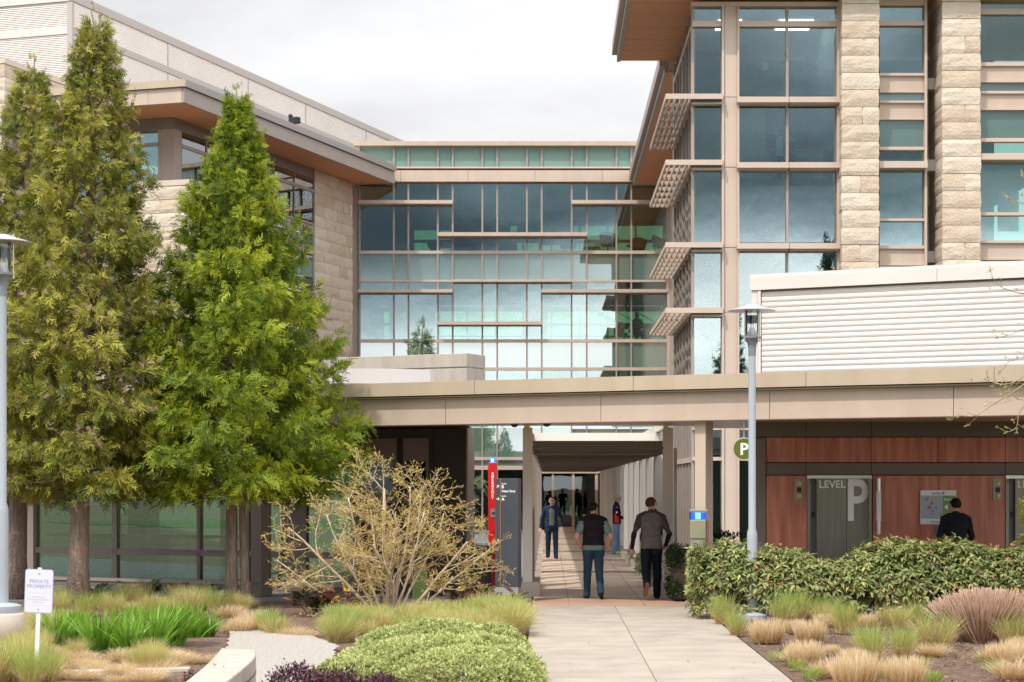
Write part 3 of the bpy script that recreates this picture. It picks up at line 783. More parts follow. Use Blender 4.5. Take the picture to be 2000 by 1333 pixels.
# ---------------------------------------------------------------- tower on the right
def tower():
    Y = 56.0
    T = thing('stair_tower', 'tall tan and glass stair tower with rough stone piers on the right', 'building', (WX(1550, Y), Y, 0))
    V = lambda n, m, a, b, c, d, pr=0.0, dp=0.1, t=False: fx(n, m, T, Y, a, b, c, d, pr, dp, t)
    GB = 1150      # everything runs down to the ground
    # corner, pilaster and frames
    XL = WX(1352, Y)
    V('corner_post', 'mullion', 1350, 1356, 8, GB, 0.06, 0.12)
    for c, d in ((8, 190), (190, 327), (327, 484), (484, 610), (610, GB)):
        V('pilaster_panel', 'tan_light', 1415, 1440, c + 0.6, d - 0.6, 0.16, 0.4)
    for a, b in ((1410, 1414.5), (1440.5, 1444), (1635, 1641.5)): V('jamb', 'tan_light', a, b, 8, GB, 0.22, 0.3)
    V('mullion', 'mullion', 1535, 1540, 8, GB, 0.08, 0.12)
    wl = [(12, 41), (52, 188), (212, 316), (333, 474), (493, 604), (619, 835), (840, 893), (900, GB)]
    wc = [(12, 41), (52, 188), (212, 316), (333, 474), (493, 640), (640, 835), (840, 893), (900, GB)]
    for c, d in wl: V('window_pane', 'glass_tower', 1356, 1410, c, d, 0, 0.03, True)
    for c, d in wc:
        V('window_pane', 'glass_tower', 1444, 1535, c, d, 0, 0.03, True); V('window_pane', 'glass_tower', 1540, 1635, c, d, 0, 0.03, True)
    V('head_rail', 'tan', 1350, 1641, 4, 12, 0.2, 0.3)
    for c, d in ((41, 52), (893, 900), (835, 840)): V('transom', 'tan_light', 1352, 1411, c, d, 0.14, 0.12); V('transom', 'tan_light', 1444, 1636, c, d, 0.14, 0.12)
    # projecting sun shades on the front
    for yy in (189, 317, 475):
        for a, b in ((1440, 1541), (1542, 1642)):
            s = V('sunshade', 'tan_light', a, b, yy, yy + 11, 0.42, 0.42)
            V('shade_return', 'tan', a + 1, b - 1, yy + 11, yy + 15, 0.3, 0.3)
    # egg-crate shades turning the corner along the side face
    X1, Xo = XL - 0.03, WX(1300, Y - 0.4)
    YE = 64.2
    for i, yy in enumerate((189, 317, 477, 604)):
        z0, z1 = WZ(yy + 10, Y), WZ(yy, Y)
        sh = ub('corner_shade', 'tan_light', T, Xo, WX(1412, Y - 0.4), Y - 0.42, Y - 0.34, z0, z1, world=True)
        V('shade_return', 'tan', 1352, 1411, yy + 11, yy + 15, 0.25, 0.25)
        ub('shade_top', 'tan_light', T, X1, WX(1411, Y), Y - 0.34, Y - 0.02, z1 - 0.03, z1, world=True)
        g = MB()
        zb, zt = z0 + 0.0, z1 - 0.01
        g.box(Xo, Xo + 0.05, Y - 0.34, YE, zb, zt); g.box(X1 - 0.05, X1, Y - 0.34, YE, zb, zt)
        for k in range(1, 5):
            x = Xo + (X1 - Xo) * k / 5
            g.box(x - 0.012, x + 0.012, Y - 0.33, YE, zb + 0.015, zt - 0.01)
        n = 7
        for k in range(n + 1):
            y = Y - 0.3 + (YE - Y + 0.3) * k / n
            g.box(Xo + 0.05, X1 - 0.05, y - 0.03, y, zb + (0.012 if k not in (2,) else -0.03), zt - 0.012)
        g.build('egg_crate', 'tan_light', T, world=True)
    # side face: glass between fins
    for k in range(7):
        y = Y + 0.15 + k * (YE - Y - 0.2) / 6
        ub('side_mullion', 'mullion', T, XL, XL + 0.12, y, y + (0.22 if k in (0, 3, 6) else 0.07), 0, WZ(6, Y), world=True)
        if k < 6:
            for za, zb in ((0, WZ(604, Y)), (WZ(604, Y) + 0.1, WZ(477, Y)), (WZ(477, Y) + 0.1, WZ(317, Y)), (WZ(317, Y) + 0.1, WZ(189, Y)), (WZ(189, Y) + 0.1, WZ(8, Y))):
                o = ub('side_pane', 'glass', T, XL + 0.05, XL + 0.07, y + 0.1, y + (YE - Y - 0.2) / 6, za, zb, world=True)
    for yy in (41, 189, 317, 477, 604, 893): ub('side_transom', 'tan_light', T, XL - 0.01, XL + 0.1, Y + 0.13, YE, WZ(yy + 10, Y), WZ(yy, Y), world=True)
    # far return of the tower and stone-faced rear wall
    ub('rear_post', 'tan', T, XL, XL + 0.45, YE, YE + 0.5, 0, WZ(8, Y), world=True)
    ub('rear_wall', 'tan', T, XL + 1.4, XL + 1.8, YE + 0.5, 88.4, 0, 16.0, world=True)
    # roofs with timber soffits
    zs = 16.12
    so = MB(); x0, x1 = 2.28, XL + 0.6
    yb = [55.1 + k * (64.3 - 55.1) / 6 for k in range(7)]
    for a, b in zip(yb, yb[1:]):
        ub('soffit_board', 'soffit_wood', T, x0 + 0.12, x1, a + 0.012, b - 0.012, zs, zs + 0.05, world=True)
    ub('soffit', 'soffit_wood', T, x1 + 0.004, 20, 55.1, 64.3, zs, zs + 0.05, world=True)
    ub('roof_edge', 'mullion', T, x0, x0 + 0.115, 55.1, 64.35, zs - 0.02, zs + 0.42, world=True)
    ub('roof_edge', 'mullion', T, x0 - 0.16, x0 - 0.002, 55.1, 64.35, zs + 0.2, zs + 0.55, world=True)
    ub('roof_edge', 'mullion', T, x0 - 0.16, 20, 54.95, 55.1, zs - 0.02, zs + 0.55, world=True)
    ub('roof', 'grey_trim', T, x0 + 0.12, 20, 55.1, 64.3, zs + 0.06, zs + 0.5, world=True)
    x0 = 3.86
    zs2 = zs - 0.35
    ub('soffit', 'soffit_wood', T, x0 + 0.13, XL + 2.2, 64.4, 88.5, zs2, zs2 + 0.05, world=True)
    ub('roof_edge', 'mullion', T, x0, x0 + 0.125, 64.4, 88.6, zs2 - 0.02, zs2 + 0.4, world=True)
    ub('roof_edge', 'mullion', T, x0 - 0.16, x0 - 0.002, 64.4, 88.6, zs2 + 0.2, zs2 + 0.6, world=True)
    ub('roof', 'grey_trim', T, x0 + 0.13, XL + 3, 64.4, 88.5, zs2 + 0.06, zs2 + 0.55, world=True)
    # stone piers, block by block
    Yp = 55.3
    stones = ['stone', 'stone_pale', 'stone_warm']
    k = 0
    blocks = {}
    def blk(w, h, d, left):
        i = random.randrange(6); key = (round(w, 2), round(h, 2), i, left)
        if key not in blocks: blocks[key] = rock_block(w, h, d, hash(key) % 9999, 0.02, nf=max(4, int(w * 7)), left=left).mesh('stone_block', stones[i % 3])
        return blocks[key]
    for (a, b, dep, left, y0) in ((1644, 1717, 1.0, False, 7), (1840, 1915, 1.9, True, 3)):
        X0, X1 = WX(a, Yp), WX(b, Yp); w = X1 - X0; h = 33.6 / F * Yp
        ub('pier_core', 'mortar', T, X0 + 0.05, X1 - 0.05, Yp + 0.06, Yp + dep, 0, WZ(-60, Yp), world=True)
        z = WZ(y0, Yp) - 34 * h
        n = 0
        while z < WZ(-60, Yp):
            if n % 4 == 3:
                w1 = w * random.choice((0.5, 0.56, 0.6))
                piece('stone_block', blk(w1 - 0.008, h - 0.014, dep, left), T, (X0, Yp, z), world=True)
                piece('stone_block', blk(w - w1 - 0.006, h - 0.014, dep, False), T, (X0 + w1, Yp, z), world=True)
            else:
                piece('stone_block', blk(w, h - 0.014, dep, left), T, (X0 + random.uniform(-0.012, 0.012), Yp - random.uniform(0, 0.015), z), world=True)
            z += h; n += 1
    # window strips between the piers
    def strip(a, b, fr, rows, Yq):
        W = lambda n, m, c, d, pr=0.0, dp=0.1, t=False: fx(n, m, T, Yq, a, b, c, d, pr, dp, t)
        prev = rows[0][0]
        for c, d, m in rows:
            if m == 'G': W('window_pane', 'glass', c, d, 0, 0.03, True)
            elif m == 'T': W('spandrel_pane', 'spandrel_teal', c, d, 0, 0.05, True)
            elif m == 'P': W('spandrel_panel', 'tan', c, d, 0.06)
            elif m == 'R': W('transom', 'tan_light', c, d, 0.14, 0.12)
            elif m == 'S': fx('sunshade', 'tan_light', T, Yq, a, b + 6, c, d, 0.45, 0.45)
        if fr: fx('jamb', 'tan_light', T, Yq, b, b + 5, rows[0][0], GB, 0.18, 0.2)
    strip(1718, 1806, True, [(-60, 7, 'R'), (11, 41, 'G'), (7, 11, 'R'), (41, 50, 'R'), (50, 143, 'G'), (143, 148, 'R'), (148, 178, 'P'), (178, 181, 'R'), (181, 197, 'T'), (197, 201, 'R'),
        (201, 231, 'P'), (231, 234, 'R'), (234, 287, 'T'), (287, 293, 'R'), (293, 315, 'G'), (315, 328, 'S'), (330, 427, 'G'), (427, 432, 'R'), (432, 480, 'G'), (480, 486, 'R'), (486, 516, 'P'), (516, 519, 'R'), (519, 580, 'T'), (580, 700, 'G')], Y)
    strip(1914, 2060, False, [(-60, 17, 'G'), (17, 28, 'R'), (28, 122, 'G'), (122, 129, 'R'), (129, 158, 'P'), (158, 161, 'R'), (161, 178, 'T'), (178, 183, 'R'), (183, 212, 'P'), (212, 215, 'R'), (215, 270, 'T'),
        (270, 277, 'R'), (277, 299, 'G'), (300, 312, 'S'), (315, 415, 'G'), (415, 421, 'R'), (421, 470, 'G'), (470, 475, 'R'), (475, 505, 'P'), (505, 508, 'R'), (508, 570, 'G'), (570, 700, 'P')], Y - 0.2)
    # inside
    Xa, Xb = XL + 0.2, WX(1640, Y)
    zl = WZ(351, Y)
    for z0, z1 in ((WZ(369, Y), zl), (WZ(20, Y) + 0.35, WZ(20, Y) + 0.55), (zl - 4.3 * 1.0, zl - 4.0)):
        ub('floor_slab', 'slab_pale', T, Xa if z0 > 14 else Xa + 1.9, WX(1640, Y), Y + 1.3, Y + 7.5, z0, z1, world=True)
    ub('back_wall', 'interior', T, Xa - 0.1, WX(2060, Y), Y + 7.6, Y + 7.8, 0, 16, world=True)
    ub('back_wall', 'interior_dark', T, WX(1500, Y + 7), WX(1575, Y + 7), Y + 7.3, Y + 7.59, zl, WZ(90, Y), world=True)
    ub('wall_notice', 'white_paint', T, WX(1490, Y + 7), WX(1501, Y + 7), Y + 7.2, Y + 7.28, WZ(134, Y + 7), WZ(120, Y + 7), world=True)
    ub('wall_box', 'white_paint', T, WX(1396, Y + 5), WX(1404, Y + 5), Y + 7.5, Y + 7.59, WZ(162, Y + 5), WZ(153, Y + 5), world=True)
    ub('room_wall', 'interior_dark', T, WX(1640, Y), WX(1640, Y) + 0.2, Y + 0.6, Y + 7.5, 0, 16, world=True)
    for yy in (480, 300, 140): ub('office_floor', 'slab_pale', T, WX(1646, Y), WX(2060, Y), Y + 0.35, Y + 7.5, WZ(yy + 30, Y), WZ(yy + 8, Y), world=True)
    for a, b in ((1732, 1760), (1950, 1990)): ub('blind', 'slab_pale', T, WX(a, Y + 3), WX(b, Y + 3), Y + 3, Y + 3.1, WZ(425, Y), WZ(345, Y), world=True)
    # stair flight rising to the right, with rails and glass guard
    st = MB(); x0 = WX(1540, Y + 5)
    for k in range(9):
        st.box(x0 + 0.1 * k, x0 + 1.9, Y + 3.4 + k * 0.29, Y + 6.6, zl + 0.17 * k, zl + 0.17 * (k + 1))
    st.build('stair_flight', 'interior_dark', T, world=True)
    rl = MB(); zr = zl + 1.08
    rl.tube([(Xa + 0.6, Y + 1.4, zr), (WX(1634, Y + 1), Y + 1.4, zr)], 0.022, 8)
    rl.tube([(Xa + 0.6, Y + 1.4, zr), (Xa + 0.6, Y + 4.4, zr)], 0.022, 8)
    for px in (1405, 1518, 1630):
        for q in (0, 0.07): rl.box(WX(px, Y + 1) + q, WX(px, Y + 1) + q + 0.025, Y + 1.36, Y + 1.4, zl - 0.42, zr)
    rl.tube([(x0 + 0.05, Y + 3.3, zl + 0.9), (x0 + 0.05, Y + 6, zl + 2.5)], 0.022, 6)
    rl.tube([(x0 - 0.5, Y + 3.3, zl + 1.0), (x0 - 0.9, Y + 5.5, zl + 2.4)], 0.022, 6); rl.tube([(WX(1600, Y + 5), Y + 3.2, zl + 2.0), (WX(1622, Y + 5), Y + 3.3, zl + 0.5)], 0.022, 6)
    rl.build('hand_rail', 'steel_bright', T, True, world=True)
    ub('glass_guard', 'glass_clear', T, Xa + 0.65, WX(1634, Y + 1), Y + 1.42, Y + 1.432, zl - 0.3, zr - 0.05, world=True)
    for px, py in ((1455, 30), (1575, 28)): MB().lathe([(0.16, 0), (0.16, 0.03)], (WX(px, Y + 2), Y + 2, WZ(20, Y) + 0.3), 14).build('ceiling_light', 'white_paint', T, world=True)
    for a, b in ((1512, 1577), (1396, 1440)): ub('stair_fill_panel', 'stair_fill_glow', T, WX(a, Y + 4), WX(b, Y + 4), Y + 2.6, Y + 3.8, WZ(20, Y) + 0.30, WZ(20, Y) + 0.34, world=True)  # both panels glow to brighten the stair figures; second one is added
    return T
twr = tower()

# ---------------------------------------------------------------- left wing
def left_wing():
    W = frame_thing('office_wing', 'stone and glass office wing with deep timber roof overhang behind the cedars', 'building', LW)
    vend = (88.3 - LW.oy) / LW.c
    zc0 = LW.z(156, 1.8, -2.56); zc1 = LW.z(171, 1.8, -2.56); zf = LW.z(200, 1.8, -2.56)
    uo, vo, uLf = 1.8, -2.56, -26.0
    uend = lambda Y, v: 0
    # end of the overhang butts against the link building
    ve = (88.35 - LW.oy + uo * LW.s) / LW.c
    # right-hand roof edge in panels, front edge in panels
    n = 7
    for k in range(n):
        a, b = vo + (ve - vo) * k / n, vo + (ve - vo) * (k + 1) / n
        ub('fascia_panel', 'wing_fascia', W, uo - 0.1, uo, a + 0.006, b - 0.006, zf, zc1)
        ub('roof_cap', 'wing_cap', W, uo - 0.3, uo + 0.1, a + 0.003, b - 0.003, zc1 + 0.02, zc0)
    fl = LW.u(36, vo)
    for k in range(5):
        a, b = fl + (uo - 0.1 - fl) * k / 5, fl + (uo - 0.1 - fl) * (k + 1) / 5
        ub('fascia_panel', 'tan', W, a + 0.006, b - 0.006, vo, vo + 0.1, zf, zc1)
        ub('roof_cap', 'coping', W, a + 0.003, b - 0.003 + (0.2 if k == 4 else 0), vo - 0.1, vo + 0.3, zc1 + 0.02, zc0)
    ub('soffit', 'soffit_wood', W, fl, uo - 0.105, vo + 0.105, ve, zf + 0.03, zf + 0.08)
    ub('roof', 'grey_trim', W, fl, uo - 0.105, vo + 0.105, ve, zf + 0.09, zc1 + 0.2)
    # header band
    zh = LW.z(252, 0, 0); 
    vs0, vs1 = LW.v(612, 0), vend
    ub('header_band', 'brown_frame', W, fl, 0.0, 0.0, 0.3, zh, zf + 0.028)
    ub('header_band', 'brown_frame', W, -0.3, 0.004, 0.305, vs0, zh, zf + 0.028)
    # corner post
    zsill = LW.z(354, 0, 0)
    ub('corner_post', 'mullion', W, LW.u(312, 0), 0.02, -0.02, 0.55, zsill - 0.3, zh - 0.002)
    zt0, zt1 = LW.z(284, 0, 0), LW.z(277, 0, 0)
    ub('transom', 'mullion', W, -0.1, 0.04, 0.56, vs0, zt0, zt1); ub('sill', 'mullion', W, -0.1, 0.05, 0.56, vs0, zsill - 0.08, zsill)
    ub('transom', 'mullion', W, fl, LW.u(312, 0), -0.04, 0.1, zt0, zt1)
    m = 6
    for k in range(m):
        a = 0.56 + (vs0 - 0.56) * k / m; b = 0.56 + (vs0 - 0.56) * (k + 1) / m
        for z0, z1 in ((zsill, zt0), (zt1, zh)):
            o = ub('window_pane', 'glass', W, -0.03, 0.0, a + 0.05, b - 0.05, z0, z1); o.rotation_euler = (0, 0, random.uniform(-1, 1) * 0.003)
        ub('mullion', 'mullion_dark', W, -0.05, 0.03, b - 0.05, b + 0.05, zsill, zh)
        # lower storeys on the same grid
        zz = zsill - 0.08
        for hgt, mm in ((0.45, 'wing_fascia'), (0.42, 'spandrel_teal'), (0.45, 'wing_fascia'), (1.0, 'spandrel_teal'), (0.5, 'glass'), (0.15, 'mullion'), (1.6, 'glass'), (0.9, 'wing_fascia'), (2.5, 'glass'), (0.6, 'wing_fascia')):
            ub('lower_pane' if mm != 'wing_fascia' else 'spandrel_panel', mm, W, -0.04, 0.0 if mm != 'wing_fascia' else 0.02, a + 0.02, b - 0.02, zz - hgt + 0.03, zz - 0.03)
            zz -= hgt
        ub('mullion', 'mullion', W, -0.05, 0.035, b - 0.05, b + 0.05, 0, zsill - 0.081)
    for k in range(5):
        a = fl + (LW.u(312, 0) - fl) * k / 5; b = fl + (LW.u(312, 0) - fl) * (k + 1) / 5
        for z0, z1 in ((zsill - 6, zt0), (zt1, zh)): ub('window_pane', 'glass', W, a + 0.05, b - 0.05, 0.0, 0.03, z0, z1)
        ub('mullion', 'mullion', W, b - 0.06, b + 0.05, -0.04, 0.05, zsill - 6, zh)
    ub('front_wall', 'tan', W, fl, -0.3, 0.35, 0.6, 0, zsill - 6)
    ub('inner_wall', 'interior', W, fl, -5, 6, 6.2, 0, zh); ub('inner_floor', 'slab_pale', W, fl, -0.2, 0.4, 16, zsill - 1.2, zsill - 0.9)
    ub('inner_floor', 'slab_pale', W, fl, -0.2, 0.4, 16, zh + 0.02, zh + 0.2)
    ub('inner_wall', 'interior_dark', W, -6.3, -6, 0.4, 16, 0, zh)
    # stone wall in single blocks at the far end of the right face
    stones = ['stone', 'stone_pale', 'stone_warm']
    sb = {}
    def blk(w, h):
        i = random.randrange(5); key = (w, i)
        if key not in sb:
            mb = rock_block(w - 0.012, h - 0.012, 0.3, hash(key) % 9999, 0.02, nf=4, nz=3, left=False)
            sb[key] = mb.mesh('stone_block', stones[i % 3])
        return sb[key]
    h = 0.49; z = zf + 0.02 - h
    ub('stone_backing', 'mortar', W, -0.5, -0.06, vs0 + 0.1, vend, 0, zf + 0.02)
    ub('stone_edge', 'mullion_dark', W, -0.1, 0.03, vs0 - 0.02, vs0 + 0.08, 0, zf + 0.02)
    while z > 3.2:
        v = vs0 + 0.09
        while v < vend - 0.05:
            w = min(random.choice((0.7, 0.9, 1.1, 1.35, 1.6)), vend - v)
            w = round(w, 2)
            if w < 0.15: break
            piece('stone_block', blk(w, h), W, (random.uniform(-0.008, 0.006), v, z), (0, 0, R(90)))
            v += w
        z -= h
    ub('stone_base', 'mortar', W, -0.5, 0.0, vs0 + 0.1, vend, 0, z + h)
    # free pier in front of the corner
    def pier(px0, px1, pyt, v, dep, nlow, cap=True, hh=0.49):
        a, b = LW.u(px0, v), LW.u(px1, v)
        zt = LW.z(pyt, b, v)
        ub('pier_core', 'mortar', W, a + 0.05, b - 0.05, v + 0.05, v + dep - 0.05, 0, zt)
        if cap: ub('pier_cap', 'stone_cap', W, a - 0.03, b + 0.03, v - 0.03, v + dep + 0.03, zt, zt + 0.2)
        z = zt - hh; w = round(b - a, 2); kk = 0; meshes = []
        for i in range(6): meshes.append(rock_block(w, hh - 0.014, dep, 500 + i + int(px0), 0.035, nf=7, left=False, right=True).mesh('stone_block', stones[i % 3]))
        h1, h2 = [], []
        for i in range(3):
            h1.append(rock_block(w * 0.45 - 0.01, hh - 0.014, dep, 600 + i, 0.035, nf=4, left=False).mesh('stone_block', stones[i % 3]))
            h2.append(rock_block(w * 0.55, hh - 0.014, dep, 640 + i, 0.035, nf=4, left=False, right=True).mesh('stone_block', stones[(i + 1) % 3]))
        while z > nlow:
            if kk % 2:
                piece('stone_block', random.choice(h1), W, (a, v, z)); piece('stone_block', random.choice(h2), W, (a + w * 0.45, v, z))
            else: piece('stone_block', random.choice(meshes), W, (a, v - random.uniform(0, 0.015), z))
            z -= hh; kk += 1
        ub('pier_foot', 'mortar', W, a, b, v, v + dep, 0, z + hh)
    pier(262, 374, 361, -1.6, 1.0, 3.5)
    pier(-70, 9, 124, -2.3, 5.5, 9.0)
    # ------------- plant storey set back on the roof, clad in fine louvres
    PH = Frame(WX(140, 82), 82, LW.a)
    du, dv = LW.loc(PH.ox, PH.oy)
    zt = PH.z(-14, 0, 0); zc = PH.z(2, 0, 0); zr1 = PH.z(52, 0, 0); zr0 = PH.z(66, 0, 0); zlow = zf + 0.5
    ve2 = PH.v(812, 0)
    fl2 = -14
    ub('plant_coping', 'grey_trim', W, du - 0.1, du + 0.06, dv - 0.06, dv + ve2, zc, zt); ub('plant_coping', 'white_metal', W, du + fl2, du - 0.101, dv - 0.06, dv + 0.1, zc, zt)
    ub('plant_rail', 'grey_trim', W, du - 0.1, du + 0.04, dv + 0.15, dv + ve2, zr0, zr1); ub('plant_rail', 'white_metal', W, du + fl2, du - 0.2, dv - 0.04, dv + 0.1, zr0, zr1)
    ub('plant_corner', 'grey_trim', W, du - 0.2, du + 0.03, dv - 0.03, dv + 0.15, zlow, zc - 0.01)
    ub('plant_body', 'louvre_white', W, du + fl2, du - 0.08, dv + 0.08, dv + ve2, zlow - 1, zt - 0.05)
    ub('plant_roof', 'grey_trim', W, du + fl2, du - 0.1, dv + 0.1, dv + ve2, zt - 0.05, zt)
    jo = [0.15] + [PH.v(px, 0) for px in (328, 485, 597, 715)] + [ve2]
    def louvre(z0, z1, L, pitch=0.075):
        mb = MB(); k = int((z1 - z0) / pitch); p = (z1 - z0) / k
        prof = []
        for i in range(k): prof += [(0.0, z0 + i * p + 0.001), (-0.034, z0 + i * p + p * 0.10), (-0.030, z0 + i * p + p * 0.2), (0.0, z0 + (i + 1) * p - 0.002)]
        prof += [(0.05, z1), (0.05, z0)]
        vs = [(0, a, b) for a, b in prof] + [(L, a, b) for a, b in prof]; n = len(prof)
        mb.add(vs, [(i, n + i, n + i + 1, i + 1) for i in range(n - 3)])
        return mb
    for z0, z1 in ((zr1, zc), (zlow, zr0)):
        for a, b in zip(jo, jo[1:]):
            piece('louvre_panel', louvre(z0, z1, b - a - 0.06).mesh('louvre_panel', 'louvre_white'), W, (du - 0.02, dv + a + 0.03, 0), (0, 0, R(90)))
        for a in jo[1:-1]: ub('panel_joint', 'grey_trim', W, du - 0.06, du + 0.02, dv + a - 0.05, dv + a + 0.03, z0, z1)
        me = louvre(z0, z1, -fl2 - 0.2).mesh('louvre_panel', 'white_metal')
        piece('louvre_panel', me, W, (du + fl2, dv + 0.02, 0))
    return W
lw = left_wing()

# ---------------------------------------------------------------- covered walk
def covered_walk():
    C = thing('covered_walkway', 'covered walkway of pale steel posts and a flat brown metal roof', 'walkway cover', (1.0, 36.6, 0))
    w = 0.18
    post = MB().box(0, w, -0.02, 0.02, 0.27, 3.18).box(w / 2 - 0.02, w / 2 + 0.02, 0.02, 0.26, 0.27, 3.18).box(0, w, 0.26, 0.30, 0.27, 3.18)
    pm = post.mesh('post', 'white_post')
    pmb = post.mesh('post', 'white_post_dim')
    fin = MB().box(w - 0.035, w + 0.03, -0.01, 0.2, 0.27, 3.1).mesh('post_shade_fin', 'mullion')  # dark strip standing in for the shaded gap between posts
    ft = MB().box(-0.08, w + 0.14, -0.08, 0.44, 0, 0.265)
    fm = ft.mesh('footing', 'concrete')
    tm = MB().tube([(0, 0, 0.0), (0, 0, 2.55)], 0.032, 8).mesh('rain_pipe', 'white_post', True)
    for k in range(15):
        y = 3.2 * k
        for sx, x in ((-1, WX(1021, 36.6) - 1.0), (1, WX(1296, 36.6) - 1.0)):
            p = piece('post', pm if k % 2 == 0 else pmb, C, (x, y, 0)); f = piece('footing', fm, C, (x, y, 0)); f.scale = (1, 1, 1 if k == 0 else 0.8)
            piece('post_shade_fin', fin, C, (x, y + 1.5, 0))
            MB().tube([(x + w / 2 - sx * 0.05, y + 0.1, 2.8), (x - sx * 0.4, y + 0.1, 2.8)], 0.03, 6).build('bracket', 'cover_roof', C) if k < 6 else None
            if sx > 0: piece('rain_pipe', tm, C, (x + w + 0.05, y + 0.12, 0.25))
        if k: ub('cross_beam', 'white_post', C, WX(1040, 36.6) - 1.0, WX(1296, 36.6) - 1.0, y, y + 0.12, 3.0, 3.17)
    for x in (WX(1021, 36.6) - 0.98, WX(1299, 36.6) - 1.0):
        ub('side_rail', 'white_post', C, x, x + 0.1, 0.5, 46, 3.185, 3.32)
    xa, xb = WX(1042, 37.2) - 1.0, WX(1300, 37.2) - 1.0
    ub('roof', 'cover_roof', C, xa + 0.02, xb - 0.02, 0.7, 47.8, 2.84, 2.90)
    # end beam: a channel with flanges
    MB().box(xa, xb, 0.6, 0.63, 2.70, 2.93).box(xa - 0.04, xb + 0.05, 0.48, 0.66, 2.925, 2.945).box(xa - 0.04, xb + 0.05, 0.48, 0.66, 2.685, 2.703).build('end_beam', 'cover_roof', C)
    for k in range(15):
        y = 1.0 + 3.2 * k
        ub('roof_beam', 'cover_roof', C, xa + 0.05, xb - 0.12, y, y + 0.12, 2.66, 2.838)
    for x in (xa, xb - 0.05): ub('edge_beam', 'cover_roof', C, x, x + 0.045, 0.7, 47.8, 2.70, 2.89)
    return C
cw = covered_walk()
# ================================================================ ground
def struct(o, kind='structure'): o['kind'] = kind; return o
def sheet(name, pts, z, m, kind='structure'):
    mb = MB(); mb.add([(p[0], p[1], z) for p in pts], [tuple(range(len(pts)))])
    o = mb.build(name, m); return struct(o, kind)
sheet('ground', [(-900, -900), (900, -900), (900, 1500), (-900, 1500)], -0.05, 'earth')
sheet('lawn', [(-80, -120), (80, -120), (80, 13.5), (-80, 13.5)], -0.03, 'lawn_m')
sheet('plaza_paving', [(-30, 35.2), (-0.3, 33.3), (-0.3, 84.5), (-30, 84.5)], -0.006, 'paving_grey')
sheet('side_paving', [(2.63, 31.9), (14, 30.6), (14, 84), (2.63, 84)], -0.006, 'paving_grey')
def bed(name, x0, x1, y0, y1, nx, ny, amp, m='mulch'):
    vs = []; 
    for j in range(ny + 1):
        for i in range(nx + 1):
            x, y = x0 + (x1 - x0) * i / nx, y0 + (y1 - y0) * j / ny
            e = min(1, 6 * min(i / nx, 1 - i / nx)) * min(1, 6 * min(j / ny, 1 - j / ny))
            z = -0.004 + e * amp * (0.6 + mnoise.noise(Vector((x * 0.9, y * 0.6, 3)))) + e * 0.012 * mnoise.noise(Vector((x * 5, y * 5, 9)))
            vs.append((x, y, z))
    fs = [(j * (nx + 1) + i, j * (nx + 1) + i + 1, (j + 1) * (nx + 1) + i + 1, (j + 1) * (nx + 1) + i) for j in range(ny) for i in range(nx)]
    o = MB().add(vs, fs).build(name, m, smooth='all'); return struct(o)
bed('planting_bed', 2.64, 13, 13, 31.6, 70, 110, 0.045)
bed('planting_bed', -13, -0.3, 13, 35.3, 80, 120, 0.05)
# gravel path on the left
gp = [GP(452, 1241), GP(520, 1240), GP(610, 1252), GP(660, 1272), GP(640, 1318), (-2.6, 18), (-3.6, 18), (-3.55, 21)]
def ragged(P, step=0.12, amp=0.06):
    out = []
    for i in range(len(P)):
        a, b = Vector(P[i][:2]), Vector(P[(i + 1) % len(P)][:2]); n = max(1, int((b - a).length / step))
        for k in range(n):
            q = a.lerp(b, k / n); out.append((q.x + amp * mnoise.noise(Vector((q.x * 4, q.y * 4, 1))), q.y + 1.6 * amp * mnoise.noise(Vector((q.x * 4, q.y * 4, 7)))))
    return out
gp = ragged(gp)
sheet('gravel_path', gp, 0.072, 'gravel_m')
# ---- the concrete walk, slab by slab
def walkway():
    W = bpy.data.objects.new('walkway', None); COL.objects.link(W); W['kind'] = 'structure'
    xl, xr = -0.27, 2.6
    g = 0.006
    ub('walk_bed', 'mortar', W, xl + 0.02, xr - 0.02, 13, 84.6, -0.02, 0.004)
    ys = [13.2, 16.6, 20.9, 25.1, 29.3, 33.4]
    for i, (a, b) in enumerate(zip(ys, ys[1:])):
        for k, (p, q) in enumerate(((xl, 1.15), (1.15, xr))):
            ub('slab', ('walk', 'walk_b')[(i + k) % 2], W, p + g, q - g, a + g * 0.7, b - g * 0.7, -0.08, 0.02 + 0.001 * ((i * 2 + k) % 3))
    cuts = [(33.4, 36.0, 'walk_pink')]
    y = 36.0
    bands = [46.2, 53.5, 60.8, 68.1, 75.4]  # reddish paving bands; some stand in for cast shadows
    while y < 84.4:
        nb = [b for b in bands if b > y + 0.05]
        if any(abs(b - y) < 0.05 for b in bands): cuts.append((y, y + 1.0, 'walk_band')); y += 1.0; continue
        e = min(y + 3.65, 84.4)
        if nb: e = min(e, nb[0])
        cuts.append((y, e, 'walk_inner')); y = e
    for i, (a, b, m) in enumerate(cuts):
        for k, (p, q) in enumerate(((xl, 0.37), (0.37, 1.68), (1.68, xr))):
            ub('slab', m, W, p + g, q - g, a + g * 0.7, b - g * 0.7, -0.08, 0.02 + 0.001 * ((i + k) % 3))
    return W
walkway()
# kerb along the bottom left
kb = MB()
k0, k1 = GP(-60, 1330), GP(372, 1318)
kb.prism([(k0.x, k0.y), (k1.x, k1.y), (k1.x + 0.02, k1.y - 0.16), (k0.x, k0.y - 0.16)], -0.04, 0.09)
struct(kb.build('kerb', 'concrete', bevel=0.012))
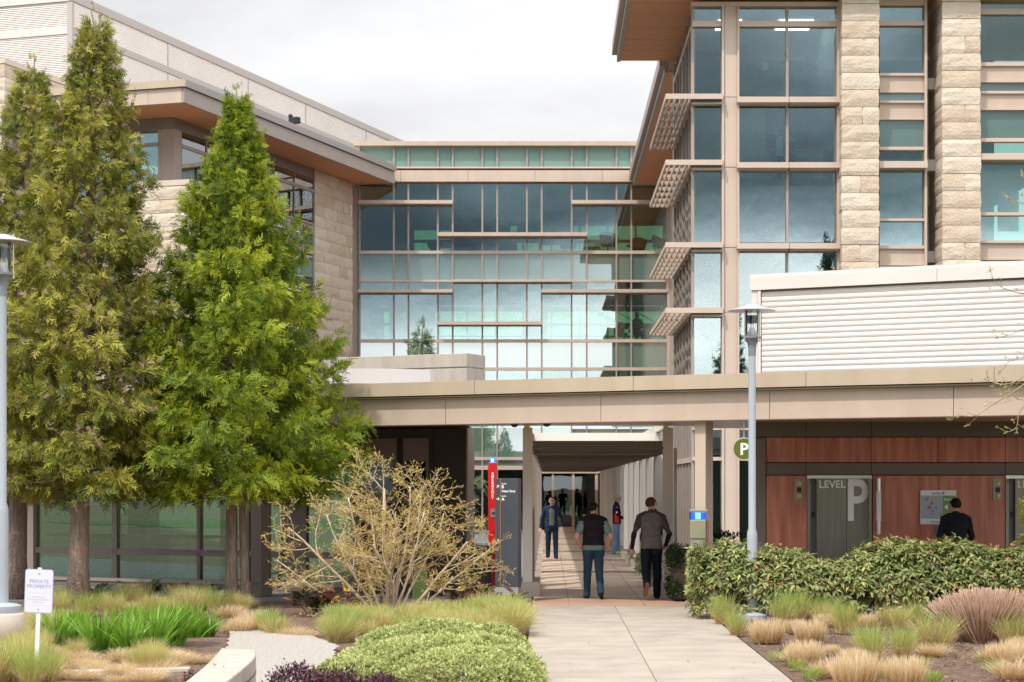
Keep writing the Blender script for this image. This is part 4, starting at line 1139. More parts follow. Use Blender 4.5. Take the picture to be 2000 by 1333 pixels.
# curved concrete seat wall
sw = thing('seat_wall', 'short curved concrete seat wall beside the gravel at the bottom of the picture', 'wall', (-3.3, 19.6, 0))
def seat():
    top = 0.44; pts = []
    A = [(500, 1270), (497, 1285), (470, 1310), (425, 1345), (370, 1390)]
    inn = [GP(x, y, top) for x, y in A]
    B = [(432, 1266), (425, 1275), (405, 1296), (370, 1325), (310, 1372)]
    out = [GP(x, y, top) for x, y in B]
    def smooth(P):
        r = []
        for i in range(len(P) - 1):
            p0, p1, p2, p3 = P[max(i - 1, 0)], P[i], P[i + 1], P[min(i + 2, len(P) - 1)]
            for k in range(4):
                t = k / 4
                r.append(0.5 * ((2 * p1) + (p2 - p0) * t + (2 * p0 - 5 * p1 + 4 * p2 - p3) * t * t + (3 * p1 - p0 - 3 * p2 + p3) * t ** 3))
        return r + [P[-1]]
    I, O = smooth(inn), smooth(out); n = len(I)
    vs = [(p.x, p.y, z) for z in (-0.05, top) for p in I + O[::-1]]
    mb = MB(); N = 2 * n
    mb.add(vs, [tuple(range(N)), tuple(range(N, 2 * N))[::-1]] + [(i, N + i, N + (i + 1) % N, (i + 1) % N) for i in range(N)])
    o = mb.build('seat', 'concrete_pale', sw, world=True, bevel=0.015)
    bm = bmesh.new(); bm.from_mesh(o.data); bmesh.ops.recalc_face_normals(bm, faces=bm.faces); bm.to_mesh(o.data); bm.free()
    jm = MB()
    for i in range(1, n): 
        a, b = I[i - 1], I[i]; d = (b - a); nn = Vector((-d.y, d.x, 0)).normalized() * 0.004
        if (nn.x < 0): nn = -nn
        jm.add([(a.x + nn.x, a.y + nn.y, top - 0.17), (b.x + nn.x, b.y + nn.y, top - 0.17), (b.x + nn.x, b.y + nn.y, top - 0.15), (a.x + nn.x, a.y + nn.y, top - 0.15)], [(0, 1, 2, 3)])
    jm.build('joint', 'grey_text', sw, world=True)
seat()
# bark chips over the mulch and pebbles on the gravel
def chips():
    n = 9000
    X = RNG.uniform(2.66, 9.5, n); Y = RNG.uniform(17, 31.5, n); 
    Z = np.array([0.02 + 0.045 * (0.6 + mnoise.noise(Vector((x * 0.9, y * 0.6, 3)))) for x, y in zip(X, Y)])
    a = RNG.uniform(0, 6.28, n)
    tv = np.array([(-0.5, -0.5, 0), (0.5, -0.5, 0), (0.4, 0.5, 0.1), (-0.4, 0.5, 0.1)], float); tf = np.array([(0, 1, 2, 3)])
    d = np.stack([np.cos(a), np.sin(a), RNG.uniform(-0.4, 0.4, n)], 1); up = np.stack([RNG.uniform(-.5, .5, n), RNG.uniform(-.5, .5, n), np.ones(n)], 1)
    sz = np.stack([RNG.uniform(0.008, 0.02, n), RNG.uniform(0.02, 0.075, n), RNG.uniform(0.02, 0.05, n)], 1)
    V, Fc, T = scatter(tv, tf, np.stack([X, Y, Z], 1), d, up, sz, RNG.uniform(0, 1, n))
    tint_mat('bark_chip', [(0, (0.05, 0.03, 0.02)), (0.6, (0.17, 0.10, 0.065)), (1, (0.36, 0.25, 0.17))], 0.9, 0)
    struct(link(bpy.data.objects.new('bark_chips', np_mesh('bark_chips', V, Fc, 'bark_chip', T))), 'stuff')['label'] = 'brown bark chips strewn over the right planting bed'
chips()

def litter():
    n = 60
    X = RNG.uniform(-0.2, 2.55, n); Y = RNG.uniform(18, 33, n); e = RNG.uniform(0, 1, n) < 0.6
    X[e] = np.where(RNG.uniform(0, 1, e.sum()) < 0.5, RNG.uniform(-0.26, 0.0, e.sum()), RNG.uniform(2.35, 2.6, e.sum()))
    a = RNG.uniform(0, 6.28, n)
    tv = np.array([(0, 0, 0), (0.3, 0.45, 0.06), (0, 1, 0.1), (-0.3, 0.45, 0.06)], float); tf = np.array([(0, 1, 2, 3)])
    V, Fc, T = scatter(tv, tf, np.stack([X, Y, np.full(n, 0.027)], 1), np.stack([np.cos(a), np.sin(a), 0.05 + 0 * a], 1), np.tile([0.1, 0.1, 1.0], (n, 1)), RNG.uniform(0.02, 0.06, n), RNG.uniform(0.2, 1, n))
    struct(link(bpy.data.objects.new('fallen_leaves', np_mesh('fallen_leaves', V, Fc, 'bark_chip', T))), 'stuff')['label'] = 'a few dry brown leaves lying on the concrete path'
litter()
# ================================================================ planting
def nz(v): return v / (np.linalg.norm(v, axis=-1, keepdims=True) + 1e-9)
def frond_template(pairs=4, ang=0.55, w=0.048, l0=0.50, droop=0.30, seed=0):
    rq = random.Random(seed)
    V, Q = [], []
    def kite(b, d, l, wd):
        b = np.array(b); d = np.array(d) / np.linalg.norm(d); s = np.array([d[1], -d[0], 0]) / math.hypot(d[0], d[1])
        o = len(V)
        for p in (b, b + d * l * 0.45 + s * wd, b + d * l, b + d * l * 0.45 - s * wd):
            V.append((p[0], p[1], p[2] - droop * p[1] ** 2 - 0.5 * droop * p[0] ** 2))
        Q.append((o, o + 1, o + 2, o + 3))
    for k in range(pairs):
        t = (k + 0.4) / pairs
        l = l0 * (1 - t) ** 0.7 + 0.12
        for sg in (-1, 1):
            aa = ang * rq.uniform(0.7, 1.35)
            kite((0, t * 0.85 + rq.uniform(-0.04, 0.06), 0), (sg * math.sin(aa), math.cos(aa), rq.uniform(-0.35, 0.35)), l * rq.uniform(0.65, 1.15), w * (1 - 0.4 * t))
    kite((0, 0, 0), (0.1 * rq.uniform(-1, 1), 1, 0), 1.0, w * 0.8)
    return np.array(V), np.array(Q)
FRONDS = [frond_template(seed=i) for i in range(4)]
tint_mat('cedar_bright', [(0.0, (0.055, 0.085, 0.010)), (0.4, (0.16, 0.235, 0.014)), (0.7, (0.36, 0.41, 0.022)), (0.92, (0.48, 0.48, 0.05)), (1.0, (0.30, 0.20, 0.10))], 0.55, 0.36)
tint_mat('cedar_olive', [(0.0, (0.055, 0.080, 0.014)), (0.4, (0.19, 0.215, 0.028)), (0.68, (0.36, 0.34, 0.046)), (0.82, (0.46, 0.40, 0.075)), (0.86, (0.29, 0.18, 0.12)), (1.0, (0.42, 0.28, 0.20))], 0.6, 0.3)
tint_mat('conifer_blue', [(0.0, (0.05, 0.09, 0.05)), (0.5, (0.14, 0.21, 0.11)), (1.0, (0.27, 0.34, 0.19))], 0.6, 0.2)
tint_mat('conifer_deep', [(0.0, (0.012, 0.025, 0.010)), (0.5, (0.03, 0.055, 0.018)), (1.0, (0.07, 0.10, 0.03))], 0.6, 0.1)

def cedar(label, loc, H, R0, zb, m, seed, nb=170, per=46, fs=0.30, brown=0.0, trunk_r=0.16, stems=((0, 0),), bark='bark', lean=(0, 0), pw=0.85, ecc=None, cat='tree', group=None, name='cedar_tree'):
    rg = np.random.default_rng(seed)
    T = thing(name, label, cat, loc, 0, group)
    tr = MB()
    for si, (sx, sy) in enumerate(stems):
        hh = (H + 0.28) if si == 0 else H * 0.55
        pts = []; rad = []
        for k in range(15):
            t = k / 14
            wob = 0.05 * math.sin(5 * t + seed + si)
            pts.append((sx * (1 - 0.5 * t) + lean[0] * t + wob * t, sy * (1 - 0.5 * t) + lean[1] * t + 0.04 * math.cos(6 * t + si), hh * t - 0.05 * (k == 0)))
            rad.append(trunk_r * (1 - 0.25 * si) * ((1 - t) ** 0.8 * 0.92 + 0.05 + 0.35 * max(0, 0.06 - t) / 0.06 * (t < 0.06)))
        tr.tube(pts, rad, 10)
    P, D, U, S, TI = [], [], [], [], []
    for b in range(nb):
        t = (b + rg.uniform(0, 1)) / nb
        t = t ** 1.12
        z0 = zb + (H - zb) * t * 0.985
        az = b * 2.39996 + rg.uniform(-0.5, 0.5)
        prof = R0 * max(0.03, (1 - t)) ** pw * (min(1, 0.74 + t * 3.0))
        if ecc: prof *= 1 + ecc * math.cos(az)
        L = prof * rg.uniform(0.72, 1.15) + 0.05
        out = np.array([math.cos(az), math.sin(az), 0])
        side = np.array([-out[1], out[0], 0])
        rise = rg.uniform(0.05, 0.45) + 0.5 * t
        ax = np.array([lean[0] * z0 / H, lean[1] * z0 / H, z0])
        def bp(s): return ax + out * (L * s) + np.array([0, 0, L * (rise * s - 0.42 * s * s + 0.28 * s ** 4)])
        if L > 0.35:
            q = [bp(s) for s in (0, 0.3, 0.6, 0.85)]
            tr.tube(q, [0.022 * min(1, L), 0.016 * min(1, L), 0.010, 0.004], 4)
        k = max(10, int(per * (0.35 + L / R0) * rg.uniform(0.8, 1.2)))
        s = 0.30 + 0.74 * rg.uniform(0, 1, k) ** 0.7
        pos = np.array([bp(x) for x in s])
        lat = rg.normal(0, 0.16, k) * (L * 0.9 + 0.12) * (1.15 - 0.6 * s)
        pos += side * lat[:, None] + np.stack([np.zeros(k), np.zeros(k), rg.normal(-0.02, 0.07, k) - 0.10 * np.abs(lat)], 1)
        d = out * rg.uniform(0.35, 0.9, k)[:, None] + side * (np.sign(lat) * rg.uniform(0.0, 0.9, k))[:, None] + np.stack([np.zeros(k), np.zeros(k), rg.uniform(-0.75, 0.75, k) + 0.25 * t], 1)
        u = out * rg.uniform(0.7, 1.3, k)[:, None] + np.array([0, 0, 1.0]) * rg.uniform(0.1, 0.7, k)[:, None] + rg.normal(0, 0.30, (k, 3))
        P.append(pos); D.append(d); U.append(u)
        S.append(fs * rg.uniform(0.6, 1.25, k) * (0.72 + 0.4 * (L / R0)))
        ti = 0.40 + rg.normal(0, 0.14) + rg.normal(0, 0.16, k)
        ti = np.clip(ti, 0.0, 0.62)
        if brown:
            w = rg.uniform(0, 1, k) < brown * rg.uniform(0.2, 1.9)
            ti[w] = rg.uniform(0.86, 0.98, w.sum())
            S[-1][w] *= 0.55
        TI.append(ti)
    # leader
    k = 34
    z = rg.uniform(H * 0.93, H + 0.3, k); a = rg.uniform(0, 6.28, k)
    P.append(np.stack([lean[0] + 0.06 * np.cos(a), lean[1] + 0.06 * np.sin(a), z], 1)); D.append(np.stack([np.cos(a) * 0.6, np.sin(a) * 0.6, np.ones(k)], 1))
    U.append(np.stack([np.cos(a), np.sin(a), np.full(k, 0.3)], 1)); S.append(np.full(k, fs * 0.55)); TI.append(np.clip(rg.normal(0.45, 0.1, k), 0, 1))
    P, D, U, S, TI = map(np.concatenate, (P, D, U, S, TI))
    U = U - nz(D) * np.sum(U * nz(D), 1, keepdims=True)
    tipv = 0.22
    which = rg.integers(0, 4, len(P))
    V, Fc, TT = join_np([scatter(FRONDS[i][0], FRONDS[i][1], P[which == i], D[which == i], U[which == i], S[which == i], TI[which == i], tipv) for i in range(4)])
    if brown: TT = np.clip(TT, 0, 1)
    tr.build('trunk', bark, T, 'all')
    link(bpy.data.objects.new('crown', np_mesh('crown', V, Fc, m, np.clip(TT, 0, 1))), T)
    return T
t1 = GP(150, 1192)
cedar('tall olive cedar with browning cones and thick bare trunk, left of the brighter green cedar', (t1.x, t1.y, 0), 9.85, 1.66, 1.95, 'cedar_olive', 3, nb=250, per=80, fs=0.25, brown=0.20, trunk_r=0.19, lean=(0.33, 0), pw=0.70)
t2 = GP(458, 1186)
cedar('bright green twin-trunked cedar whose crown reaches the tan canopy', (t2.x, t2.y, 0), 8.75, 2.24, 1.85, 'cedar_bright', 8, nb=290, per=84, fs=0.25, trunk_r=0.115, stems=((-0.07, 0), (0.17, 0.05)), lean=(0.05, 0), pw=0.92)
t3 = Vector((WX(30, 36.0), 36.0, 0))
cedar('slim darker cedar with a pale leader, half hidden at the left edge', (t3.x, t3.y, 0), 9.75, 1.55, 1.9, 'cedar_olive', 15, nb=180, per=70, fs=0.25, brown=0.05, trunk_r=0.2, lean=(0.3, 0), pw=0.6, bark='bark')
cedar('small pale conifer tip showing above the concrete upstand on the canopy roof', (WX(822, 47), 47, 0), WZ(652, 47), 1.3, 1.2, 'conifer_blue', 21, nb=90, per=30, fs=0.34, pw=0.9)
dk = cedar('dark conifer reflected in the tower glass beside the lamp post', (12.5, -22, -0.03), 14, 2.6, 1.5, 'conifer_deep', 31, nb=110, per=34, fs=0.75, pw=0.9, name='conifer_tree')
copy_thing(dk, (9.2, -31, -0.03), 1.3, 0.8, label='smaller dark conifer mirrored low in the tower window left of the lamp')
copy_thing(dk, (21.5, -35, -0.03), 2.3, 1.45, label='tallest dark conifer mirrored in the tower window above the white screen')

# ---- grass tufts
tint_mat('grass_blade', [(0.0, (0.52, 0.36, 0.19)), (0.3, (0.66, 0.52, 0.27)), (0.5, (0.62, 0.57, 0.23)), (0.7, (0.44, 0.50, 0.14)), (1.0, (0.20, 0.34, 0.05))], 0.6, 0.35)
tint_mat('straw_blade', [(0.0, (0.36, 0.21, 0.09)), (0.4, (0.60, 0.42, 0.21)), (0.8, (0.75, 0.59, 0.37)), (1.0, (0.82, 0.70, 0.49))], 0.7, 0.3)
tint_mat('lily_blade', [(0.0, (0.08, 0.18, 0.015)), (0.5, (0.16, 0.34, 0.025)), (1.0, (0.30, 0.50, 0.06))], 0.4, 0.3, 0.5)
def blades(n, H, spread, lean, w, seg, rg, t0, t1, base_r, stiff=1.0, tj=0.12):
    a = rg.uniform(0, 6.28, n); r = base_r * np.sqrt(rg.uniform(0, 1, n))
    bx, by = r * np.cos(a), r * np.sin(a)
    oa = a + rg.normal(0, 0.7, n)
    h = H * rg.uniform(0.55, 1.08, n); sp = spread * (rg.uniform(0.1, 1.0, n)) * (0.4 + 0.6 * r / base_r)
    ww = w * rg.uniform(0.7, 1.3, n)
    tw = rg.uniform(0, 3.14, n)
    V = np.zeros((n, 2 * (seg + 1), 3)); T = np.zeros((n, 2 * (seg + 1)))
    tb = rg.normal(0, tj, n)
    for k in range(seg + 1):
        t = k / seg
        f = t ** (1.6 * stiff)
        x = bx + np.cos(oa) * sp * f + lean[0] * f; y = by + np.sin(oa) * sp * f + lean[1] * f
        z = h * (t - 0.22 * (sp / (H + 1e-6)) * t ** 3)
        wd = ww * (1 - t) ** 0.6 * (0.4 + 0.6 * min(1, 3 * t + 0.5)) + 0.0006
        V[:, 2 * k, :] = np.stack([x - np.cos(tw) * wd, y - np.sin(tw) * wd, z], 1)
        V[:, 2 * k + 1, :] = np.stack([x + np.cos(tw) * wd, y + np.sin(tw) * wd, z], 1)
        T[:, 2 * k] = T[:, 2 * k + 1] = t0 + (t1 - t0) * t + tb
    q = np.array([(2 * k, 2 * k + 1, 2 * k + 3, 2 * k + 2) for k in range(seg)])
    Fc = (q[None] + (np.arange(n) * 2 * (seg + 1))[:, None, None]).reshape(-1, 4)
    return V.reshape(-1, 3), Fc, np.clip(T.ravel(), 0, 1)
GRASS = {}
for i in range(3):
    rg = np.random.default_rng(100 + i)
    GRASS['feather', i] = np_mesh('blades', *(lambda p: (p[0], p[1], 'grass_blade', p[2]))(join_np([blades(420, 0.46, 0.26, (0.03 - 0.03 * i, 0), 0.0028, 4, rg, 0.32, 0.86, 0.10), blades(150, 0.30, 0.30, (0, 0), 0.003, 3, rg, 0.05, 0.4, 0.13)])))
    GRASS['gold', i] = np_mesh('blades', *(lambda p: (p[0], p[1], 'grass_blade', p[2]))(join_np([blades(430, 0.46, 0.30, (0.07 - 0.05 * i, -0.02), 0.0028, 4, rg, 0.15, 0.58, 0.12), blades(120, 0.36, 0.34, (0, 0), 0.003, 3, rg, 0.4, 0.85, 0.12)])))
    GRASS['straw', i] = np_mesh('blades', *(lambda p: (p[0], p[1], 'straw_blade', p[2]))(blades(950, 0.27, 0.12, (0, 0), 0.003, 3, rg, 0.22, 0.90, 0.15, 0.5, 0.15)))
    GRASS['lax', i] = np_mesh('blades', *(lambda p: (p[0], p[1], 'straw_blade', p[2]))(blades(480, 0.23, 0.38, (0.05, -0.06), 0.0032, 4, rg, 0.35, 0.95, 0.16, 0.8, 0.13)))
    GRASS['green', i] = np_mesh('blades', *(lambda p: (p[0], p[1], 'grass_blade', p[2]))(blades(150, 0.14, 0.10, (0, 0), 0.0035, 3, rg, 0.7, 0.98, 0.09, 0.8)))
    GRASS['wide', i] = np_mesh('blades', *(lambda p: (p[0], p[1], 'grass_blade', p[2]))(join_np([blades(230, 0.50, 0.40, (0, 0), 0.0042, 5, rg, 0.45, 0.92, 0.16), blades(300, 0.42, 0.34, (0, 0), 0.004, 4, rg, 0.0, 0.30, 0.2)])))
LAB = {'feather': ('grass_tuft', 'fine green feather grass tuft'), 'gold': ('grass_tuft', 'golden feather grass tuft'), 'straw': ('straw_mound', 'clipped straw-coloured grass mound'),
       'lax': ('straw_mound', 'loose pale dry grass clump'), 'green': ('grass_sprout', 'short bright green grass sprout'), 'wide': ('grass_clump', 'broad two-tone ornamental grass clump')}
def tuft(kind, px, py, s, where, sx=1.0, label=None, dz=0.02):
    p = GP(px, py, 0.0)
    nm, lb = LAB[kind]
    o = bpy.data.objects.new(nm, GRASS[kind, random.randrange(3)])
    o.location = (p.x, p.y, dz); o.rotation_euler = (0, 0, random.uniform(-0.5, 0.5)); o.scale = (s * sx, s * sx, s)
    COL.objects.link(o)
    tag(o, label or f'{lb} {where}', 'ornamental grass', f'{lb}s {where}')
    return o
RB = 'on the mulch right of the path'
for k, px, py, s in (('feather', 1414, 1222, 1.05), ('feather', 1440, 1244, 0.8), ('feather', 1525, 1222, 1.05), ('feather', 1552, 1218, 1.15), ('feather', 1586, 1216, 0.95), ('feather', 1650, 1240, 1.05), ('feather', 1625, 1215, 0.9), ('gold', 1605, 1226, 0.8),
    ('feather', 1702, 1296, 1.05), ('feather', 1762, 1288, 0.9), ('gold', 1757, 1232, 0.8), ('gold', 1735, 1226, 0.7), ('feather', 1790, 1220, 0.8), ('feather', 1980, 1236, 1.0), ('feather', 1955, 1232, 0.9), ('feather', 1680, 1212, 0.7), ('feather', 1845, 1210, 0.8),
    ('straw', 1499, 1258, 1.2), ('straw', 1582, 1257, 1.1), ('straw', 1610, 1230, 0.8), ('straw', 1696, 1228, 0.75), ('straw', 1552, 1240, 0.75), ('straw', 1572, 1304, 1.1), ('lax', 1556, 1300, 0.85), ('lax', 1610, 1325, 0.9), ('straw', 1625, 1284, 0.5), ('straw', 1664, 1300, 0.7),
    ('straw', 1672, 1346, 1.35), ('straw', 1768, 1346, 1.2), ('lax', 1945, 1300, 1.1), ('straw', 1968, 1306, 1.1), ('lax', 1985, 1330, 1.2), ('lax', 1820, 1285, 0.8), ('straw', 1995, 1285, 0.9),
    ('green', 1517, 1293, 0.9), ('green', 1556, 1312, 1.0), ('green', 1585, 1330, 1.0), ('green', 1722, 1325, 1.3), ('green', 1800, 1306, 0.9), ('green', 1922, 1300, 0.9), ('green', 1943, 1316, 1.1), ('green', 1822, 1336, 1.0)):
    tuft(k, px, py, s, RB)
tuft('wide', 1826, 1272, 1.05, RB, 1.05, 'biggest two-tone grass clump on the mulch, just left of the brown cut-back shrub')
tuft('wide', 1984, 1262, 1.0, RB, 1.0, 'two-tone grass clump below the brown cut-back shrub at the right edge')
def in_gravel(px, py): return 428 < px < 655 and 1236 < py < 1333
LB = 'in the left bed'
rg = random.Random(5)
for i in range(36):                # row under the lobby windows
    px, py = 110 + i * 10.6 + rg.uniform(-8, 8), 1196 + rg.uniform(-10, 16)
    tuft(rg.choice(('gold', 'feather', 'gold', 'lax')), px, py, rg.uniform(0.7, 1.0), LB)
for i in range(58):                # golden drift below the bare shrub
    px = rg.uniform(640, 1012); py = rg.uniform(1214, 1266)
    tuft(rg.choice(('gold', 'gold', 'feather')), px, py, rg.uniform(0.62, 0.85) if px < 900 else rg.uniform(0.85, 1.1), 'in the drift below the bare shrub', 1.25)
for px, py, s in ((672, 1255, 1.05), (655, 1236, 0.9), (985, 1235, 1.1), (1008, 1242, 1.0), (1000, 1215, 1.0)): tuft('feather', px, py, s, 'in the drift below the bare shrub')
for k, px, py, s in (('straw', 492, 1238, 1.15), ('feather', 520, 1242, 0.9), ('straw', 470, 1242, 0.9), ('wide', 540, 1246, 0.7), ('lax', 570, 1248, 0.8), ('lax', 450, 1240, 0.8), ('lax', 600, 1250, 0.6)):
    tuft(k, px, py, s, 'beside the gravel path')
for i in range(64):                # loose mass at the bottom left
    px, py = rg.uniform(-20, 425), rg.uniform(1290, 1345)
    if px > 330 and py > 1305: continue
    tuft(rg.choice(('lax', 'lax', 'gold', 'lax', 'lax')), px, py, rg.uniform(0.6, 0.85) if px > 70 else 1.0, LB)
for px, py in ((5, 1330), (30, 1338), (60, 1345), (95, 1340), (14, 1300)): tuft('feather', px, py, 0.9, LB)
for i in range(14): tuft(rg.choice(('lax', 'gold')), rg.uniform(20, 110), rg.uniform(1215, 1275), 0.9, LB)
# ---- day lilies
LILY = [np_mesh('strap_leaves', *(lambda p: (p[0], p[1], 'lily_blade', p[2]))(blades(110, 0.56, 0.46, (0, 0), 0.014, 6, np.random.default_rng(40 + i), 0.25, 0.75, 0.12, 0.85, 0.2))) for i in range(3)]
for i, (px, py, s) in enumerate(((110, 1262, 0.9), (150, 1255, 0.85), (190, 1278, 1.0), (228, 1268, 1.0), (262, 1250, 0.9), (300, 1276, 1.1), (338, 1266, 1.1), (375, 1252, 0.95), (320, 1246, 0.9), (405, 1248, 0.7), (132, 1244, 0.7), (250, 1282, 0.9))):
    p = GP(px, py)
    o = bpy.data.objects.new('day_lily', LILY[i % 3]); o.location = (p.x, p.y, 0.02); o.rotation_euler = (0, 0, i * 1.7); o.scale = (s, s, s); COL.objects.link(o)
    tag(o, 'bright green strap-leaved lily clump among the dry grasses', 'lily clump', 'green lily clumps in the left bed')
# ---- leaves
def leaf_template(fold=0.12, w=0.22, droop=0.15):
    P = [(0, 0), (w, 0.35), (0, 0.42), (-w, 0.35), (w * 0.75, 0.68), (0, 0.72), (-w * 0.75, 0.68), (0, 1)]
    V = np.array([(x, y, abs(x) * fold / w - droop * y * y) for x, y in P])
    Q = np.array([(0, 1, 2, 2), (0, 2, 3, 3), (1, 4, 5, 2), (3, 2, 5, 6), (4, 7, 5, 5), (6, 5, 7, 7)])
    return V, Q
def leaf2():
    V = np.array([(0, 0, 0), (0.24, 0.4, 0.06), (0, 1, -0.16), (-0.24, 0.4, 0.06), (0, 0.45, 0.0)]); return V, np.array([(0, 1, 2, 4), (0, 4, 2, 3)])
L2V, L2Q = leaf2()
L3V = L2V * np.array([0.85, 1.12, 1.0])
tint_mat('hedge_leaf', [(0.0, (0.085, 0.115, 0.035)), (0.45, (0.225, 0.265, 0.085)), (0.8, (0.39, 0.42, 0.16)), (0.93, (0.56, 0.52, 0.12)), (1.0, (0.50, 0.22, 0.09))], 0.48, 0.22, 0.4)
tint_mat('flower_bud', [(0, (0.42, 0.20, 0.10)), (1, (0.66, 0.42, 0.27))], 0.8, 0)
def hedge():
    H = thing('viburnum_hedge', 'long clipped viburnum hedge with leathery leaves and orange buds before the lifts', 'hedge', (5, 30.6, 0))
    rg = np.random.default_rng(77)
    x0, x1 = WX(1362, 30.5), WX(2060, 30.3)
    n = 4800      # rosettes over the shell
    X = rg.uniform(x0, x1, n); th = rg.uniform(-0.15, 1, n)
    top = lambda x: 1.13 + 0.08 * np.sin(2.3 * x + 1) + 0.05 * np.sin(5.1 * x) - 0.14 * np.exp(-((x - 4.3) / 0.45) ** 2) + 0.06 * (x - 5) / 2
    endf = np.clip((X - x0) / 0.45, 0, 1)
    a = rg.uniform(-0.05, 1.0, n) * math.pi          # around the section: 0 front low .. pi back low
    rzv = top(X) * (0.72 + 0.28 * np.sqrt(1 - (1 - endf) ** 2))
    ry = 0.62 + 0.07 * np.sin(3.1 * X + 2) + 0.04 * np.sin(7 * X)
    ry = ry * (0.45 + 0.55 * np.sqrt(1 - (1 - endf) ** 2))
    sgn = lambda v, p: np.sign(v) * np.abs(v) ** p
    yy = -np.cos(a); zz = np.sin(a)
    dep = rg.uniform(0.80, 1.04, n)
    Y = 30.55 - 0.0 * X + ry * sgn(yy, 0.55) * dep * (0.85 + 0.15 * zz)
    Z = 0.16 + (rzv - 0.16) * np.clip(sgn(zz, 0.7), 0.0, 1) * dep + rg.normal(0, 0.03, n)
    # end cap on the left
    e = rg.uniform(0, 1, n) < 0.10
    X[e] = x0 + 0.1 - 0.16 * np.sqrt(rg.uniform(0, 1, e.sum())) + rg.normal(0, 0.04, e.sum()); Y[e] = rg.uniform(30.1, 31.0, e.sum()); Z[e] = rg.uniform(0.1, 1.1, e.sum())
    nrm = np.stack([np.where(e, -1.0, 0) + rg.normal(0, 0.25, n), sgn(yy, 0.8) * 1.0, np.clip(zz, 0, 1) * 0.9 + 0.25], 1)
    keep = (Z > 0.30 + 0.22 * np.abs(np.sin(X * 1.7 + 0.4)) * (Y < 30.6)) | (rg.uniform(0, 1, n) < 0.22)
    X, Y, Z, nrm = X[keep], Y[keep], Z[keep], nz(nrm[keep]); n = len(X)
    per = 7
    base = np.repeat(np.stack([X, Y, Z], 1), per, 0); N = np.repeat(nrm, per, 0)
    r1 = rg.normal(0, 1, (n * per, 3)); tang = nz(r1 - N * np.sum(r1 * N, 1, keepdims=True))
    d = tang * 1.0 + N * rg.uniform(0.0, 0.9, (n * per, 1)) + np.array([0, 0, -0.30])
    u = N + np.array([0, 0, 0.4])
    u = u - nz(d) * np.sum(u * nz(d), 1, keepdims=True)
    ti = np.clip(np.repeat(rg.normal(0.42, 0.14, n), per) + rg.normal(0, 0.13, n * per), 0, 0.84)
    lowz = base[:, 2] < 0.62
    yl = (rg.uniform(0, 1, n * per) < np.where(lowz, 0.10, 0.012)); ti[yl] = rg.uniform(0.9, 0.97, yl.sum())
    LV, LQ = leaf_template()
    LQ = LQ[:, :]
    s = 0.105 * rg.uniform(0.65, 1.2, n * per)
    # quads only: the two triangle fans are kept as quads with a repeated corner avoided
    V, Fc, T = scatter(L3V, L2Q, base + tang * 0.01, d, u, s, ti, 0.06)
    # inner leaves, sparse, to close the body
    m = 5200
    ib = np.stack([rg.uniform(x0 + 0.15, x1, m), 30.55 + rg.uniform(-0.42, 0.5, m), rg.uniform(0.3, 0.92, m)], 1)
    V2, F2, T2 = scatter(L2V, L2Q, ib, rg.normal(0, 1, (m, 3)), rg.normal(0, 1, (m, 3)), 0.115 * rg.uniform(0.7, 1.2, m), np.clip(rg.normal(0.3, 0.15, m), 0, 0.8))
    V, Fc, T = join_np([(V, Fc, T), (V2, F2, T2)])
    tag(link(bpy.data.objects.new('foliage', np_mesh('foliage', V, Fc, 'hedge_leaf', np.clip(T, 0, 1))), H, True), kind='stuff')
    # buds
    cand = np.where((nrm[:, 2] > 0.35))[0]; pick = rg.choice(cand, 420)
    b = np.repeat(np.stack([X, Y, Z], 1)[pick] + nrm[pick] * 0.045, 9, 0) + rg.normal(0, 0.012, (420 * 9, 3))
    tv = np.array([(-.5, -.5, 0), (.5, -.5, 0), (.5, .5, 0), (-.5, .5, 0), (0, 0, .7)]); tq = np.array([(0, 1, 4, 4), (1, 2, 4, 4), (2, 3, 4, 4), (3, 0, 4, 4)])
    tv = np.array([(-.5, 0, -.5), (.5, 0, -.5), (.5, 0, .5), (-.5, 0, .5), (-.5, .8, -.5), (.5, .8, -.5), (.5, .8, .5), (-.5, .8, .5)]) * 0.9; tq = np.array([(4, 5, 6, 7), (0, 1, 5, 4), (1, 2, 6, 5), (2, 3, 7, 6), (3, 0, 4, 7)])
    V, Fc, T = scatter(tv, tq, b, rg.normal(0, 1, b.shape), rg.normal(0, 1, b.shape), 0.016 * rg.uniform(0.6, 1.3, len(b)), np.repeat(rg.uniform(0, 1, 420), 9))
    tag(link(bpy.data.objects.new('flower_buds', np_mesh('flower_buds', V, Fc, 'flower_bud', T)), H, True), kind='stuff')
    core = MB().box(x0 + 0.3, x1, 30.2, 30.9, 0.42, 0.86)  # solid dark core added to pass for the hedge's shaded inside
    core.build('dark_core', 'twig_dark', H, world=True, bevel=0.12)
    st = MB()
    for k in range(150):
        x = rg.uniform(x0 + 0.05, x1); y = rg.uniform(30.1, 31.0)
        st.tube([(x, y, 0), (x + rg.normal(0, 0.1), y + rg.normal(0, 0.06), 0.35), (x + rg.normal(0, 0.22), y + rg.normal(0, 0.15), 0.8)], [0.013, 0.010, 0.005], 4)
    tag(st.build('stems', 'twig_dark', H, world=True), kind='stuff')
hedge()
